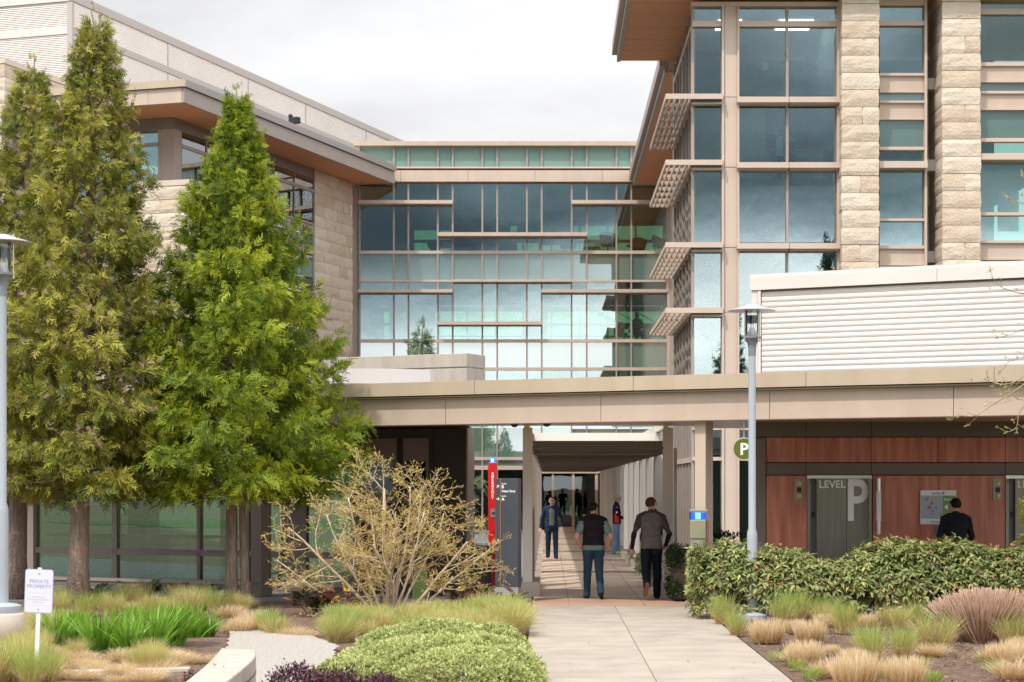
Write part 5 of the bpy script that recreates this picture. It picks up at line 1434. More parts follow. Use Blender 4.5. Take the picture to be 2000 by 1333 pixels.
# dark clipped box hedge behind the post
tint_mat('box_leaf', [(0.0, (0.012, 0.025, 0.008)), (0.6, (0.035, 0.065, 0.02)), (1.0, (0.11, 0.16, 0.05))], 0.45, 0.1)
def leaf_shell(name, label, cat, c, size, n, ls, m, seed, tmean=0.4, extra_up=0.3, group=None, power=0.45):
    rg = np.random.default_rng(seed)
    B = thing(name, label, cat, (c[0], c[1], 0), 0, group)
    d = nz(rg.normal(0, 1, (n, 3))); d[:, 2] = np.abs(d[:, 2]) * np.where(rg.uniform(0, 1, n) < 0.35, -0.9, 1)
    q = np.sign(d) * np.abs(d) ** power
    P = q * np.array(size) * rg.uniform(0.55, 1.03, (n, 1)) ** 0.4 + np.array([0, 0, c[2]]) + rg.normal(0, 0.03, (n, 3))
    dd = d + rg.normal(0, 0.8, (n, 3)) + np.array([0, 0, extra_up]); uu = d + rg.normal(0, 0.5, (n, 3))
    uu = uu - nz(dd) * np.sum(uu * nz(dd), 1, keepdims=True)
    V, Fc, T = scatter(L2V, L2Q, P, dd, uu, ls * rg.uniform(0.6, 1.3, n), np.clip(rg.normal(tmean, 0.2, n), 0, 1), 0.1)
    tag(link(bpy.data.objects.new('foliage', np_mesh('foliage', V, Fc, m, np.clip(T, 0, 1))), B), kind='stuff')
    if 'box' in name: MB().box(-size[0] * 0.8, size[0] * 0.8, -size[1] * 0.8, size[1] * 0.8, 0.05, c[2] + size[2] * 0.8).build('dark_core', 'twig_dark', B, bevel=0.05)  # solid dark block fills the box hedge's dim inside
    st = MB()
    for k in range(16):
        a = rg.uniform(0, 6.28)
        st.tube([(0.06 * math.cos(a), 0.06 * math.sin(a), 0), (size[0] * 0.6 * math.cos(a), size[1] * 0.6 * math.sin(a), c[2] + rg.uniform(0, size[2] * 0.6))], [0.012, 0.004], 4)
    st.build('stem', 'twig_dark', B)
    return B
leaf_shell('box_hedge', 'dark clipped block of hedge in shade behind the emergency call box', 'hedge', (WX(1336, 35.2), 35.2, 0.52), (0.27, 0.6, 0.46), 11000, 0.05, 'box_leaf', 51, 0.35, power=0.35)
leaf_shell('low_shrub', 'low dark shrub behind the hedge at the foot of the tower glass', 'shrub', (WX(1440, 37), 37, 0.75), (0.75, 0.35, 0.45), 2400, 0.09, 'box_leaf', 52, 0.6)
for i, (px, Y) in enumerate(((1262, 41), (1243, 45.5), (1230, 51))):
    leaf_shell('low_shrub', ('low green shrub between the first two right-hand walkway posts', 'low green shrub between the second pair of right-hand walkway posts', 'low green shrub deep along the right-hand walkway posts')[i], 'shrub',
               (WX(px, Y) + 0.25, Y, 0.26), (0.22, 1.1, 0.24), 1500, 0.07, 'hedge_leaf', 60 + i, 0.35, power=0.6)
# ---- mounded pale juniper
tint_mat('juniper', [(0.0, (0.20, 0.26, 0.07)), (0.5, (0.46, 0.51, 0.19)), (1.0, (0.66, 0.69, 0.33))], 0.6, 0.2)
def juniper():
    J = thing('mounded_shrub', 'broad pale green mounded shrub with tiny tight foliage beside the path', 'shrub', (-1.25, 21.3, 0))
    rg = np.random.default_rng(9)
    lumps = [(845, 1336, 1.05, 0.50), (760, 1338, 0.72, 0.45), (935, 1332, 0.72, 0.50), (700, 1345, 0.55, 0.33), (850, 1300, 0.85, 0.53), (980, 1345, 0.45, 0.42), (900, 1350, 0.8, 0.44), (780, 1300, 0.6, 0.45), (960, 1306, 0.5, 0.50)]
    P, N = [], []
    C = [(GP(x, y), r, h) for x, y, r, h in lumps]
    for c, r, h in C:
        n = int(5200 * r * r + 1500)
        d = nz(rg.normal(0, 1, (n, 3))); d[:, 2] = np.abs(d[:, 2])
        bump = 1 + 0.09 * np.array([mnoise.noise(Vector((v[0] * 4 + c.x, v[1] * 4 + c.y, v[2] * 4))) for v in d]) + 0.05 * np.array([mnoise.noise(Vector((v[0] * 11 + c.x, v[1] * 11, v[2] * 11))) for v in d])
        p = d * np.array([r, r * 0.85, h]) * bump[:, None] * (rg.uniform(0.86, 1.0, n) ** 0.6)[:, None] + np.array([c.x, c.y, 0.0])
        ok = np.ones(n, bool)
        for c2, r2, h2 in C:
            if c2 is c: continue
            e = ((p[:, 0] - c2.x) / r2) ** 2 + ((p[:, 1] - c2.y) / (r2 * 0.85)) ** 2 + (p[:, 2] / h2) ** 2
            ok &= e > 0.72
        P.append(p[ok]); N.append(nz(d / np.array([r, r, h]))[ok])
    P, N = np.concatenate(P), np.concatenate(N); n = len(P); per = 5
    base = np.repeat(P, per, 0); NN = np.repeat(N, per, 0)
    d = NN * 0.9 + rg.normal(0, 0.62, (n * per, 3)); u = rg.normal(0, 1, (n * per, 3))
    u = u - nz(d) * np.sum(u * nz(d), 1, keepdims=True)
    cl = np.array([mnoise.noise(Vector(tuple(p * 5))) for p in P])
    V, Fc, T = scatter(np.array([(-0.2, 0, 0), (0.2, 0, 0), (0.13, 1, 0.08), (-0.13, 1, 0.08)]), np.array([(0, 1, 2, 3)]), base, d, u, 0.034 * rg.uniform(0.6, 1.3, n * per),
                       np.clip(np.repeat(0.42 + 0.25 * cl + rg.normal(0, 0.1, n), per) + rg.normal(0, 0.08, n * per), 0, 1), 0.25)
    tag(link(bpy.data.objects.new('foliage', np_mesh('foliage', V, Fc, 'juniper', np.clip(T, 0, 1))), J, True), kind='stuff')
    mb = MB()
    for c, r, h in C: mb.ball((c.x, c.y, 0), (r * 0.84, r * 0.72, h * 0.84), 12)  # solid dark balls under the foliage in place of a dim inside
    mb.build('dark_core', 'twig_dark', J, 'all', world=True)
juniper()
# ---- purple barberries at the bottom
tint_mat('purple_leaf', [(0.0, (0.035, 0.012, 0.022)), (0.6, (0.10, 0.035, 0.055)), (1.0, (0.24, 0.10, 0.12))], 0.5, 0.2)
for i, (px, py, sx, h, lb) in enumerate(((415, 1395, 0.28, 0.33, 'dark purple barberry overlapping the curved seat wall'), (580, 1392, 0.26, 0.36, 'dark purple barberry between the seat wall and the pale mound'), (655, 1400, 0.24, 0.34, 'dark purple barberry in front of the pale mound, low at its left'), (745, 1402, 0.18, 0.31, 'small dark purple barberry sprigs before the middle of the pale mound'))):
    p = GP(px, py)
    leaf_shell('barberry_shrub', lb, 'shrub', (p.x, p.y, h * 0.55), (sx, sx * 0.8, h * 0.62), 2600, 0.035, 'purple_leaf', 80 + i, 0.45, 0.8, 'purple barberries along the bottom', 0.9)
# ---- mahonias with pinnate reddish leaves, ferns
def pinnate_template(pairs, w, l):
    V, Q = [], []
    for k in range(pairs):
        t = (k + 0.8) / (pairs + 0.4)
        for sg in (-1, 1):
            b = np.array([0, t, -0.25 * t * t]); dv = np.array([sg * 0.9, 0.42, 0.05 - 0.2 * t]); dv /= np.linalg.norm(dv); s = np.array([0.42, -sg * 0.9, 0])
            ll = l * (1 - 0.55 * abs(t - 0.35))
            o = len(V)
            for p in (b, b + dv * ll * 0.45 + s * w * sg, b + dv * ll, b + dv * ll * 0.45 - s * w * sg): V.append(p)
            Q.append((o, o + 1, o + 2, o + 3))
    o = len(V)
    for p in ((-0.012, 0, 0), (0.012, 0, 0), (0.006, 1, -0.25), (-0.006, 1, -0.25)): V.append(np.array(p))
    Q.append((o, o + 1, o + 2, o + 3))
    return np.array(V), np.array(Q)
tint_mat('mahonia_leaf', [(0.0, (0.03, 0.05, 0.02)), (0.45, (0.10, 0.085, 0.045)), (0.6, (0.17, 0.07, 0.07)), (0.78, (0.30, 0.08, 0.13)), (0.9, (0.42, 0.16, 0.10)), (1.0, (0.52, 0.38, 0.05))], 0.42, 0.15)
tint_mat('fern_leaf', [(0, (0.012, 0.024, 0.010)), (1, (0.045, 0.075, 0.025))], 0.55, 0.15)
def rosette(name, label, cat, p, n, ln, tmu, tsd, m, tv, tq, seed, h=0.35, up=(0.2, 1.2), group=None):
    rg = np.random.default_rng(seed)
    M = thing(name, label, cat, (p[0], p[1], 0), 0, group)
    stems = MB(); P, D, U, S, T = [], [], [], [], []
    k = max(1, n // 9)
    for s in range(k):
        a = rg.uniform(0, 6.28); r = rg.uniform(0.0, 0.30 if k > 1 else 0); hh = h * rg.uniform(0.4, 1.1)
        tip = np.array([r * math.cos(a) * 1.3, r * math.sin(a), hh])
        stems.tube([(r * 0.3 * math.cos(a), r * 0.3 * math.sin(a), 0), tuple(tip)], [0.012, 0.007], 5)
        for q in range(9 if k > 1 else n):
            b = rg.uniform(0, 6.28); e = rg.uniform(*up)
            P.append(tip - np.array([0, 0, rg.uniform(0, 0.5) * hh if k > 1 else 0])); D.append((math.cos(b), math.sin(b), e)); U.append((-math.cos(b) * 0.4 * e, -math.sin(b) * 0.4 * e, 1)); S.append(ln * rg.uniform(0.7, 1.2)); T.append(rg.normal(tmu, tsd))
    V, Fc, TT = scatter(tv, tq, np.array(P), np.array(D, float), np.array(U, float), np.array(S), np.clip(np.array(T), 0, 1))
    stems.build('stem', 'twig_dark', M)
    tag(link(bpy.data.objects.new('leaves', np_mesh('leaves', V, Fc, m, TT)), M), kind='stuff')
    return M
PV, PQ = pinnate_template(6, 0.085, 0.30)
FV, FQ = pinnate_template(12, 0.035, 0.26)
for i, (px, py, n, lb, mu) in enumerate(((612, 1205, 90, 'dark mahonia shrub with bronze leaves left of the bare shrub', 0.35), (660, 1207, 54, 'mahonia with purple and yellow leaves close to the bare shrub base', 0.8),
        (925, 1196, 90, 'mahonia shrub with pink and bronze leaves in front of the grey sign pillar', 0.55), (980, 1192, 40, 'small bronze mahonia at the foot of the grey sign pillar', 0.45))):
    p = GP(px, py); rosette('mahonia_shrub', lb, 'shrub', p, n, 0.24, mu, 0.2, 'mahonia_leaf', PV, PQ, 90 + i, 0.42, group='reddish mahonias')
p0 = rosette('fern', 'dark fern under the lobby window left of the green cedar trunk', 'fern', (WX(285, 35.3), 35.3), 20, 0.55, 0.4, 0.2, 'fern_leaf', FV, FQ, 120, 0.05, (0.5, 1.3), group='dark ferns below the lobby windows')
for i, (px, Y, lb) in enumerate(((365, 35.0, 'dark fern below the lobby window, second from the tall trunk'), (395, 34.8, 'dark fern right beside the twin cedar trunk'), (190, 35.4, 'dark fern beside the thick olive cedar trunk'))):
    copy_thing(p0, (WX(px, Y), Y, 0), 1.1 * i + 0.5, (0.8, 0.8, 0.9), label=lb)
# ---- cut-back brown shrub
tint_mat('cut_stem', [(0, (0.27, 0.15, 0.10)), (0.5, (0.52, 0.33, 0.235)), (1, (0.74, 0.54, 0.41))], 0.8, 0)
def cut_shrub():
    p = GP(1930, 1256)
    B = thing('cut_back_shrub', 'dense brown shrub cut back to bare upright stems at the right edge', 'shrub', (p.x, p.y, 0))
    rg = np.random.default_rng(5); n = 1500
    n = 1500; a = rg.uniform(0, 6.28, n); r = np.sqrt(rg.uniform(0, 1, n))
    bx, by = 0.28 * r * np.cos(a), 0.22 * r * np.sin(a)
    H = 0.74 * (1 - 0.34 * r ** 2.5) * rg.uniform(0.86, 1.02, n)
    tx, ty = 0.82 * r * np.cos(a) + rg.normal(0, 0.05, n), 0.55 * r * np.sin(a) + rg.normal(0, 0.05, n)
    w = rg.uniform(0.007, 0.014, n); seg = 3
    V = np.zeros((n, 3 * (seg + 1), 3)); T = np.zeros((n, 3 * (seg + 1)))
    for k in range(seg + 1):
        t = k / seg
        c = np.stack([bx + (tx - bx) * t + 0.03 * np.sin(3 * t + a), by + (ty - by) * t, H * t ** 0.9], 1)
        for j in range(3):
            q = 2.094 * j
            V[:, 3 * k + j] = c + np.stack([np.cos(q) * w, np.sin(q) * w, 0 * w], 1) * (1 - 0.3 * t)
        T[:, 3 * k:3 * k + 3] = (0.3 + 0.6 * t + rg.normal(0, 0.15, n))[:, None]
    q = [(3 * k + j, 3 * k + (j + 1) % 3, 3 * k + 3 + (j + 1) % 3, 3 * k + 3 + j) for k in range(seg) for j in range(3)]
    Fc = (np.array(q)[None] + (np.arange(n) * 3 * (seg + 1))[:, None, None]).reshape(-1, 4)
    tag(link(bpy.data.objects.new('stems', np_mesh('stems', V.reshape(-1, 3), Fc, 'cut_stem', np.clip(T.ravel(), 0, 1))), B), kind='stuff')
cut_shrub()
# ---- bare budding shrub
tint_mat('bud', [(0, (0.46, 0.30, 0.09)), (0.5, (0.62, 0.45, 0.13)), (1, (0.68, 0.58, 0.20))], 0.7, 0.2)
BUDV = np.array([(-0.10, 0, 0), (0.10, 0, 0.03), (0.13, 0.5, 0), (0, 1, 0), (-0.13, 0.5, 0.03), (0, 0.4, 0.15)]); BUDQ = np.array([(0, 1, 2, 5), (2, 3, 4, 5), (4, 0, 5, 5)])[:2]
def grow(mb, buds, rg, p, d, L, r, lev, maxlev, kids, upc=0.25, flat=1.0, ns=5, lenf=(0.5, 0.75), spread=0.8, wig=0.12):
    pts = [p.copy()]; q = p.copy(); dd = d.normalized(); dirs = [dd]
    for k in range(ns):
        dd = (dd + Vector((rg.gauss(0, wig), rg.gauss(0, wig), rg.gauss(0, wig) + upc * L / ns * 0.6))).normalized()
        q = q + dd * (L / ns); pts.append(q.copy()); dirs.append(dd)
    rr = [r * (1 - 0.6 * k / ns) for k in range(ns + 1)]
    mb.tube(pts, rr, 7 if lev == 0 else 5 if lev == 1 else 3, cap=lev < 2)
    if lev >= maxlev - 1:
        m = max(3, int(L / 0.035))
        for b in range(m):
            t = (b + rg.random()) / m * ns; i = min(int(t), ns - 1); f = t - i
            pos = pts[i].lerp(pts[i + 1], f)
            s = Vector((rg.gauss(0, 1), rg.gauss(0, 1), rg.gauss(0, 1))); s = (s - dirs[i] * s.dot(dirs[i])).normalized()
            buds.append((pos, dirs[i] * 0.8 + s * 0.7, s, rg.uniform(0.6, 1.3)))
        buds.append((pts[-1], dirs[-1], Vector((rg.gauss(0, 1), rg.gauss(0, 1), 0.3)), 1.2))
    if lev >= maxlev: return
    for k in range(kids[lev]):
        t = 0.25 + 0.75 * (k + rg.random() * 0.8) / kids[lev]
        i = min(int(t * ns), ns - 1); pos = pts[i].lerp(pts[i + 1], t * ns - i)
        s = Vector((rg.gauss(0, 1), rg.gauss(0, 1), rg.gauss(0, 0.6) * flat)); s = (s - dirs[i] * s.dot(dirs[i])).normalized()
        nd = dirs[i] * rg.uniform(0.4, 0.9) + s * spread
        grow(mb, buds, rg, pos, nd, L * rg.uniform(*lenf), max(0.0022, r * (1 - 0.6 * t) * 0.55), lev + 1, maxlev, kids, upc * 1.15, flat, max(3, ns - 1), lenf, spread, wig)
def put_buds(buds, size, name, m, parent, world=False):
    P = np.array([tuple(b[0]) for b in buds]); D = np.array([tuple(b[1]) for b in buds]); U = np.array([tuple(b[2]) for b in buds]); S = np.array([b[3] for b in buds]) * size
    V, Fc, T = scatter(BUDV, BUDQ, P, D, U, S, RNG.uniform(0, 1, len(P)), 0.1)
    return tag(link(bpy.data.objects.new(name, np_mesh(name, V, Fc, m, np.clip(T, 0, 1))), parent, world), kind='stuff')
def bare_shrub():
    rg = random.Random(12)
    p = GP(762, 1206)
    B = thing('budding_shrub', 'wide bare shrub with pale stems and yellow buds before the dark wall', 'shrub', (p.x, p.y, 0))
    mb = MB(); buds = []
    st = [(-0.95, 0.1, 0.85, 1.7), (-0.75, -0.3, 0.95, 1.6), (-0.5, 0.2, 1.1, 1.75), (-0.25, -0.2, 1.3, 1.85), (-0.1, 0.3, 1.3, 1.9), (0.1, -0.1, 1.4, 1.95), (0.28, 0.15, 1.2, 1.85), (0.45, -0.25, 1.05, 1.7), (0.75, 0.2, 0.95, 1.75), (0.95, -0.1, 0.75, 1.6), (-1.1, 0.0, 0.6, 1.55), (1.15, 0.1, 0.62, 1.6), (0.2, -0.5, 1.1, 1.4), (-0.3, -0.55, 1.0, 1.35)]
    for k, (dx, dy, dz, L) in enumerate(st):
        b = Vector((dx * 0.14 + rg.uniform(-0.03, 0.03), dy * 0.14, -0.03))
        grow(mb, buds, rg, b, Vector((dx * 1.0, dy, dz)), L * (1.10 + (0.14 if dx < 0 else -0.04) * abs(dx)), 0.026 if k % 3 else 0.036, 0, 3, (8, 6, 5), 0.36, 0.7, 7, (0.27, 0.46), 0.80, 0.10)
    me = mb.mesh('branches', 'bark_pale', True)
    o = link(bpy.data.objects.new('branches', me), B)
    put_buds(buds, 0.040, 'buds', 'bud', B)
bare_shrub()
# ---- branches of a tree standing just outside the frame on the right
tint_mat('blossom_bud', [(0, (0.36, 0.36, 0.08)), (1, (0.68, 0.64, 0.30))], 0.6, 0.3)
def right_tree():
    rg = random.Random(4)
    Y = 25.0
    B = thing('dogwood_tree', 'dogwood tree reaching in from the right edge with budding twigs', 'tree', (WX(2150, Y), Y, 0))
    mb = MB(); buds = []
    base = Vector((WX(2150, Y), Y, 0))
    mb.tube([base, base + Vector((0.05, 0, 1.2)), base + Vector((-0.03, 0.1, 2.2)), base + Vector((0.1, 0, 3.8)), base + Vector((0.05, 0, 5.6))], [0.11, 0.09, 0.075, 0.05, 0.02], 8)
    def br(px, r):
        P = [WP(x, y, Y + dy) for x, y, dy in px]; n = len(P)
        Q = []
        for i in range(n - 1):
            p0, p1, p2, p3 = P[max(i - 1, 0)], P[i], P[i + 1], P[min(i + 2, n - 1)]
            for k in range(4):
                t = k / 4; Q.append(0.5 * ((2 * p1) + (p2 - p0) * t + (2 * p0 - 5 * p1 + 4 * p2 - p3) * t * t + (3 * p1 - p0 - 3 * p2 + p3) * t ** 3))
        Q.append(P[-1]); m = len(Q)
        mb.tube(Q, [r * (1 - 0.8 * i / m) for i in range(m)], 5)
        return Q
    def cluster(p, d, k=4):
        for i in range(k): buds.append((p + Vector((rg.gauss(0, .006), rg.gauss(0, .006), rg.gauss(0, .006))), d + Vector((rg.gauss(0, .6), rg.gauss(0, .6), rg.gauss(0, .5) + .3)), Vector((rg.gauss(0, 1), rg.gauss(0, 1), rg.gauss(0, 1))), rg.uniform(0.7, 1.25)))
    def twigs(Q, n, L, a0=0.35):
        for k in range(n):
            t = a0 + (1 - a0) * (k + rg.random()) / n; i = min(int(t * (len(Q) - 1)), len(Q) - 2)
            p = Q[i]; d = (Q[i + 1] - Q[i]).normalized()
            s = Vector((rg.gauss(0, 0.7), rg.gauss(0, 0.7), rg.uniform(-0.5, 1.0)))
            e = p + (d * 0.7 + s * 0.6).normalized() * L * rg.uniform(0.5, 1.1)
            m = p.lerp(e, 0.5) + Vector((0, 0, -0.012))
            mb.tube([p, m, e], [0.0035, 0.003, 0.002], 3); cluster(e, (e - p).normalized(), 5); 
            if rg.random() < 0.5: cluster(m, Vector((0, 0, 1)), 2)
        cluster(Q[-1], (Q[-1] - Q[-2]).normalized(), 6)
    for px, r, n, L in (([(2140, 640, 0), (2040, 720, 0), (1985, 762, .1), (1940, 790, .1), (1905, 812, 0), (1873, 812, 0)], 0.014, 9, 0.20), ([(2040, 700, 0), (1995, 738, -.2), (1960, 752, -.2), (1925, 742, -.3)], 0.010, 9, 0.20),
                        ([(2040, 760, 0), (1995, 800, .1), (1985, 835, .1), (1966, 845, 0)], 0.009, 5, 0.16), ([(2130, 560, 0), (2020, 575, 0), (1965, 565, 0), (1942, 548, 0), (1936, 530, 0)], 0.010, 6, 0.20),
                        ([(2130, 600, 0), (2010, 640, 0), (1970, 655, .1), (1948, 660, .1)], 0.009, 5, 0.18), ([(2120, 400, 0), (2020, 400, 0), (1990, 395, 0), (1970, 388, 0)], 0.008, 4, 0.16), ([(2120, 360, 0), (2030, 360, 0), (1998, 345, 0)], 0.008, 3, 0.15), ([(2120, 640, 0), (2030, 690, .2), (1990, 700, .2), (1968, 706, .2)], 0.008, 6, 0.18), ([(2060, 740, 0), (2010, 780, .2), (1975, 775, .2), (1945, 770, .2)], 0.008, 7, 0.17)):
        twigs(br(px, r), n, L)
    link(bpy.data.objects.new('branches', mb.mesh('branches', 'twig_tan', True)), B, True)
    put_buds(buds, 0.045, 'buds', 'blossom_bud', B, True)
right_tree()
cedar('small green cedar mostly beyond the right edge of the picture', (WX(2150, 27), 27, 0), 6.6, 0.85, 1.0, 'cedar_olive', 44, nb=110, per=26, trunk_r=0.1)
# ================================================================ street furniture and signs
def lamp(loc, label, s=1.0):
    L = thing('street_lamp', label, 'lamp post', loc, 0, 'disc-topped blue grey lamp posts')
    h = 4.15
    MB().lathe([(0.24, 0.0), (0.25, 0.03), (0.25, 0.09), (0.19, 0.115), (0.10, 0.13)], n=20).build('base_flange', 'lamp_paint', L, True)
    MB().lathe([(0.082, 0.1), (0.082, 1.30), (0.078, 1.36), (0.058, 1.43), (0.057, 4.12)], n=20).build('pole', 'lamp_paint', L, True)
    MB().lathe([(0.057, 4.10), (0.06, 4.13), (0.062, 4.22), (0.075, 4.30), (0.115, 4.36), (0.145, 4.38), (0.145, 4.405), (0.02, 4.41)], n=24).build('lamp_collar', 'lamp_grey', L, True)
    MB().lathe([(0.112, 4.407), (0.112, 4.80)], n=24).build('glass_cylinder', 'lamp_glass', L, True)
    MB().lathe([(0.095, 4.41), (0.09, 4.44), (0.055, 4.50), (0.04, 4.54), (0.03, 4.545)], n=20).build('reflector', 'white_paint', L, True)
    MB().lathe([(0.02, 4.54), (0.022, 4.70), (0.006, 4.72)], n=12).build('lamp_bulb', 'lamp_glass', L, True)
    r = MB()
    for k in range(6): r.lathe([(0.085, 4.615 + 0.021 * k), (0.104, 4.622 + 0.021 * k), (0.104, 4.627 + 0.021 * k), (0.082, 4.622 + 0.021 * k)], n=20)
    r.lathe([(0.062, 4.61), (0.062, 4.735)], n=16)
    r.build('louvre_ring', 'black', L, True)
    ro = MB()
    for k in range(4):
        a = 0.6 + k * math.pi / 2; x, y = 0.15 * math.cos(a), 0.15 * math.sin(a)
        ro.tube([(x, y, 4.335), (x, y, 4.905)], 0.0075, 8); ro.lathe([(0.016, 4.335), (0.016, 4.36)], (x, y, 0), 8); ro.lathe([(0.012, 4.885), (0.012, 4.91)], (x, y, 0), 8)
    ro.build('rod', 'steel_bright', L, True)
    MB().lathe([(0.02, 4.80), (0.37, 4.80), (0.372, 4.808), (0.30, 4.835), (0.19, 4.862), (0.17, 4.872), (0.165, 4.888), (0.08, 4.905), (0.01, 4.91)], n=40).build('disc_shade', 'lamp_disc', L, True)
    return L
lp = lamp((WX(1469, 30.2), 30.2, 0.0), 'slim blue grey lamp post with a flat disc top in front of the hedge')
l2 = copy_thing(lp, (WX(4, 22.6), 22.6, 0.62), 0.9, 0.895, 'lamp post cut off at the left edge, standing on a concrete drum')
dr = thing('concrete_drum', 'round grey concrete plinth carrying the lamp post at the left edge', 'plinth', (WX(4, 22.6), 22.6, 0))
MB().lathe([(0.255, -0.02), (0.255, 0.29), (0.248, 0.295), (0.248, 0.305), (0.255, 0.31), (0.255, 0.60), (0.24, 0.618), (0.01, 0.62)], n=36).build('drum', 'concrete', dr, 'all')
# private property sign
def private_sign():
    Y = 20.3; x = WX(70, Y)
    S = thing('private_property_sign', 'white private property sign with a violet border on a leaning white post', 'sign', (x, Y, 0))
    S.rotation_euler = (0, R(2.0), R(-6))
    MB().box(-0.021, 0.021, -0.004, 0.008, -0.05, 1.24).build('post', 'white_paint', S)
    def rrect(w, h, r, n=5):
        P = []
        for cx, cz, a0 in ((w / 2 - r, h / 2 - r, 0), (-w / 2 + r, h / 2 - r, 90), (-w / 2 + r, -h / 2 + r, 180), (w / 2 - r, -h / 2 + r, 270)):
            for k in range(n + 1):
                a = R(a0 + 90 * k / n); P.append((cx + r * math.cos(a), cz + r * math.sin(a)))
        return P
    def plate(w, h, r, y0, y1, z, nm, m):
        P = rrect(w, h, r); n = len(P)
        vs = [(p[0], y0, p[1] + z) for p in P] + [(p[0], y1, p[1] + z) for p in P]
        return MB().add(vs, [tuple(range(n)), tuple(range(n, 2 * n))[::-1]] + [(i, n + i, n + (i + 1) % n, (i + 1) % n) for i in range(n)]).build(nm, m, S)
    zc = 0.995
    plate(0.305, 0.457, 0.03, -0.0075, -0.0045, zc, 'plate', 'sign_violet')
    plate(0.291, 0.443, 0.024, -0.0085, -0.0078, zc, 'face', 'sign_face')
    def ln(t, s, z, m='sign_text', sx=1.0, b=0.0): piece('lettering', text_mesh(t, s, m, 0.0004, 'CENTER', b), S, (0, -0.0092, z), sc=(sx, 1, 1))
    ln('PRIVATE', 0.052, zc + 0.085, sx=1.08, b=0.0012); ln('PROPERTY', 0.052, zc + 0.033, sx=1.08, b=0.0012)
    for t, z in (('FOR MICROSOFT', -0.068), ('EMPLOYEES AND INVITED', -0.095), ('GUESTS ONLY', -0.122)): ln(t, 0.020, zc + z, 'sign_text_pale', 1.0)
    for z in (-0.02, -0.148): MB().box(-0.13, 0.13, -0.0095, -0.009, zc + z, zc + z + 0.002).build('rule', 'sign_text_pale', S)
    for z in (0.187, -0.185): MB().ball((0, -0.012, zc + z), (0.009, 0.006, 0.009), 8).build('bolt', 'steel_bright', S, True)
private_sign()
# wayfinding pillar
def pillar():
    Y = 34.6
    S = thing('sign_pillar', 'slate grey wayfinding pillar with gold stripe and white directions', 'sign', (WX(967, Y), Y, 0), R(-14))
    w, d, h = 0.425, 0.22, 2.22
    MB().box(0, w, 0, d, 0.29, h).build('panel', 'monolith', S, bevel=0.006)
    MB().box(0.004, w - 0.004, 0.004, d - 0.004, 0.0, 0.288).build('base', 'monolith_base', S)
    MB().box(0.092, 0.101, -0.004, 0.002, 0.29, h - 0.004).build('gold_stripe', 'gold', S)
    def t(b, s, x, z, bold=0.0, sx=1.0): piece('lettering', text_mesh(b, s, 'white_letter', 0.0006, 'LEFT', bold), S, (x, -0.002, z), sc=(sx, 1, 1))
    t('Studio', 0.036, 0.118, 2.115, 0.0008); t('B', 0.078, 0.118, 2.045, 0.0022); t('Visitor Entry', 0.058, 0.118, 1.975, 0.0016, 0.86)
    t('Studio', 0.036, 0.118, 1.895, 0.0008); t('A', 0.078, 0.118, 1.825, 0.0022)
    def arrow(x, z, ang):
        m = MB(); L = 0.030
        def bar(x0, z0, x1, z1, q=0.005):
            dx, dz = x1 - x0, z1 - z0; l = math.hypot(dx, dz); nx, nz_ = -dz / l * q, dx / l * q
            m.add([(x0 + nx, -0.003, z0 + nz_), (x1 + nx, -0.003, z1 + nz_), (x1 - nx, -0.003, z1 - nz_), (x0 - nx, -0.003, z0 - nz_)], [(0, 3, 2, 1)])
        c, s = math.cos(ang), math.sin(ang)
        tip = (x + L * c, z + L * s)
        bar(x - L * c, z - L * s, *tip)
        for e in (2.4, -2.4): bar(tip[0], tip[1], tip[0] + 0.036 * math.cos(ang + e), tip[1] + 0.036 * math.sin(ang + e))
        m.build('arrow', 'white_letter', S)
    arrow(0.048, 2.075, R(45)); arrow(0.048, 1.855, 0)
pillar()
# red emergency phone tower
def red_tower():
    Y = 41.0; s = Y / F
    S = thing('emergency_phone', 'tall red emergency phone tower with a blue lamp behind the sign pillar', 'emergency phone', (WX(961, Y), Y, 0), R(-10))
    w = 0.085
    MB().box(-w, w, 0, 0.16, 0.0, WZ(904, Y)).build('column', 'red_paint', S, bevel=0.006)
    MB().box(-w * 0.35, w * 1.02, -0.012, 0.002, WZ(1011, Y), WZ(994, Y)).build('speaker_panel', 'furniture_grey', S)
    MB().box(-w - 0.001, w + 0.001, -0.004, 0.001, WZ(1040, Y), WZ(1013, Y)).build('call_plate', 'red_paint', S)
    MB().lathe([(0.03, 0), (0.03, 0.012)], (0.03, -0.012, WZ(1002, Y)), 10).build('speaker', 'black', S)
    MB().box(-0.05, 0.05, 0.03, 0.13, WZ(904, Y), WZ(893.5, Y)).build('lamp_housing', 'blue_light', S)
    MB().box(-0.025, 0.025, 0.026, 0.029, WZ(902, Y), WZ(896.5, Y)).build('lamp_core', 'blue_core', S)
    for k, c in enumerate('EMERGENCY'):
        piece('lettering', text_mesh(c, 0.072, 'white_letter', 0.001, 'CENTER', 0.004), S, (0.012, -0.003, WZ(928 + 5.9 * k, Y)), sc=(1.05, 1, 1))
red_tower()
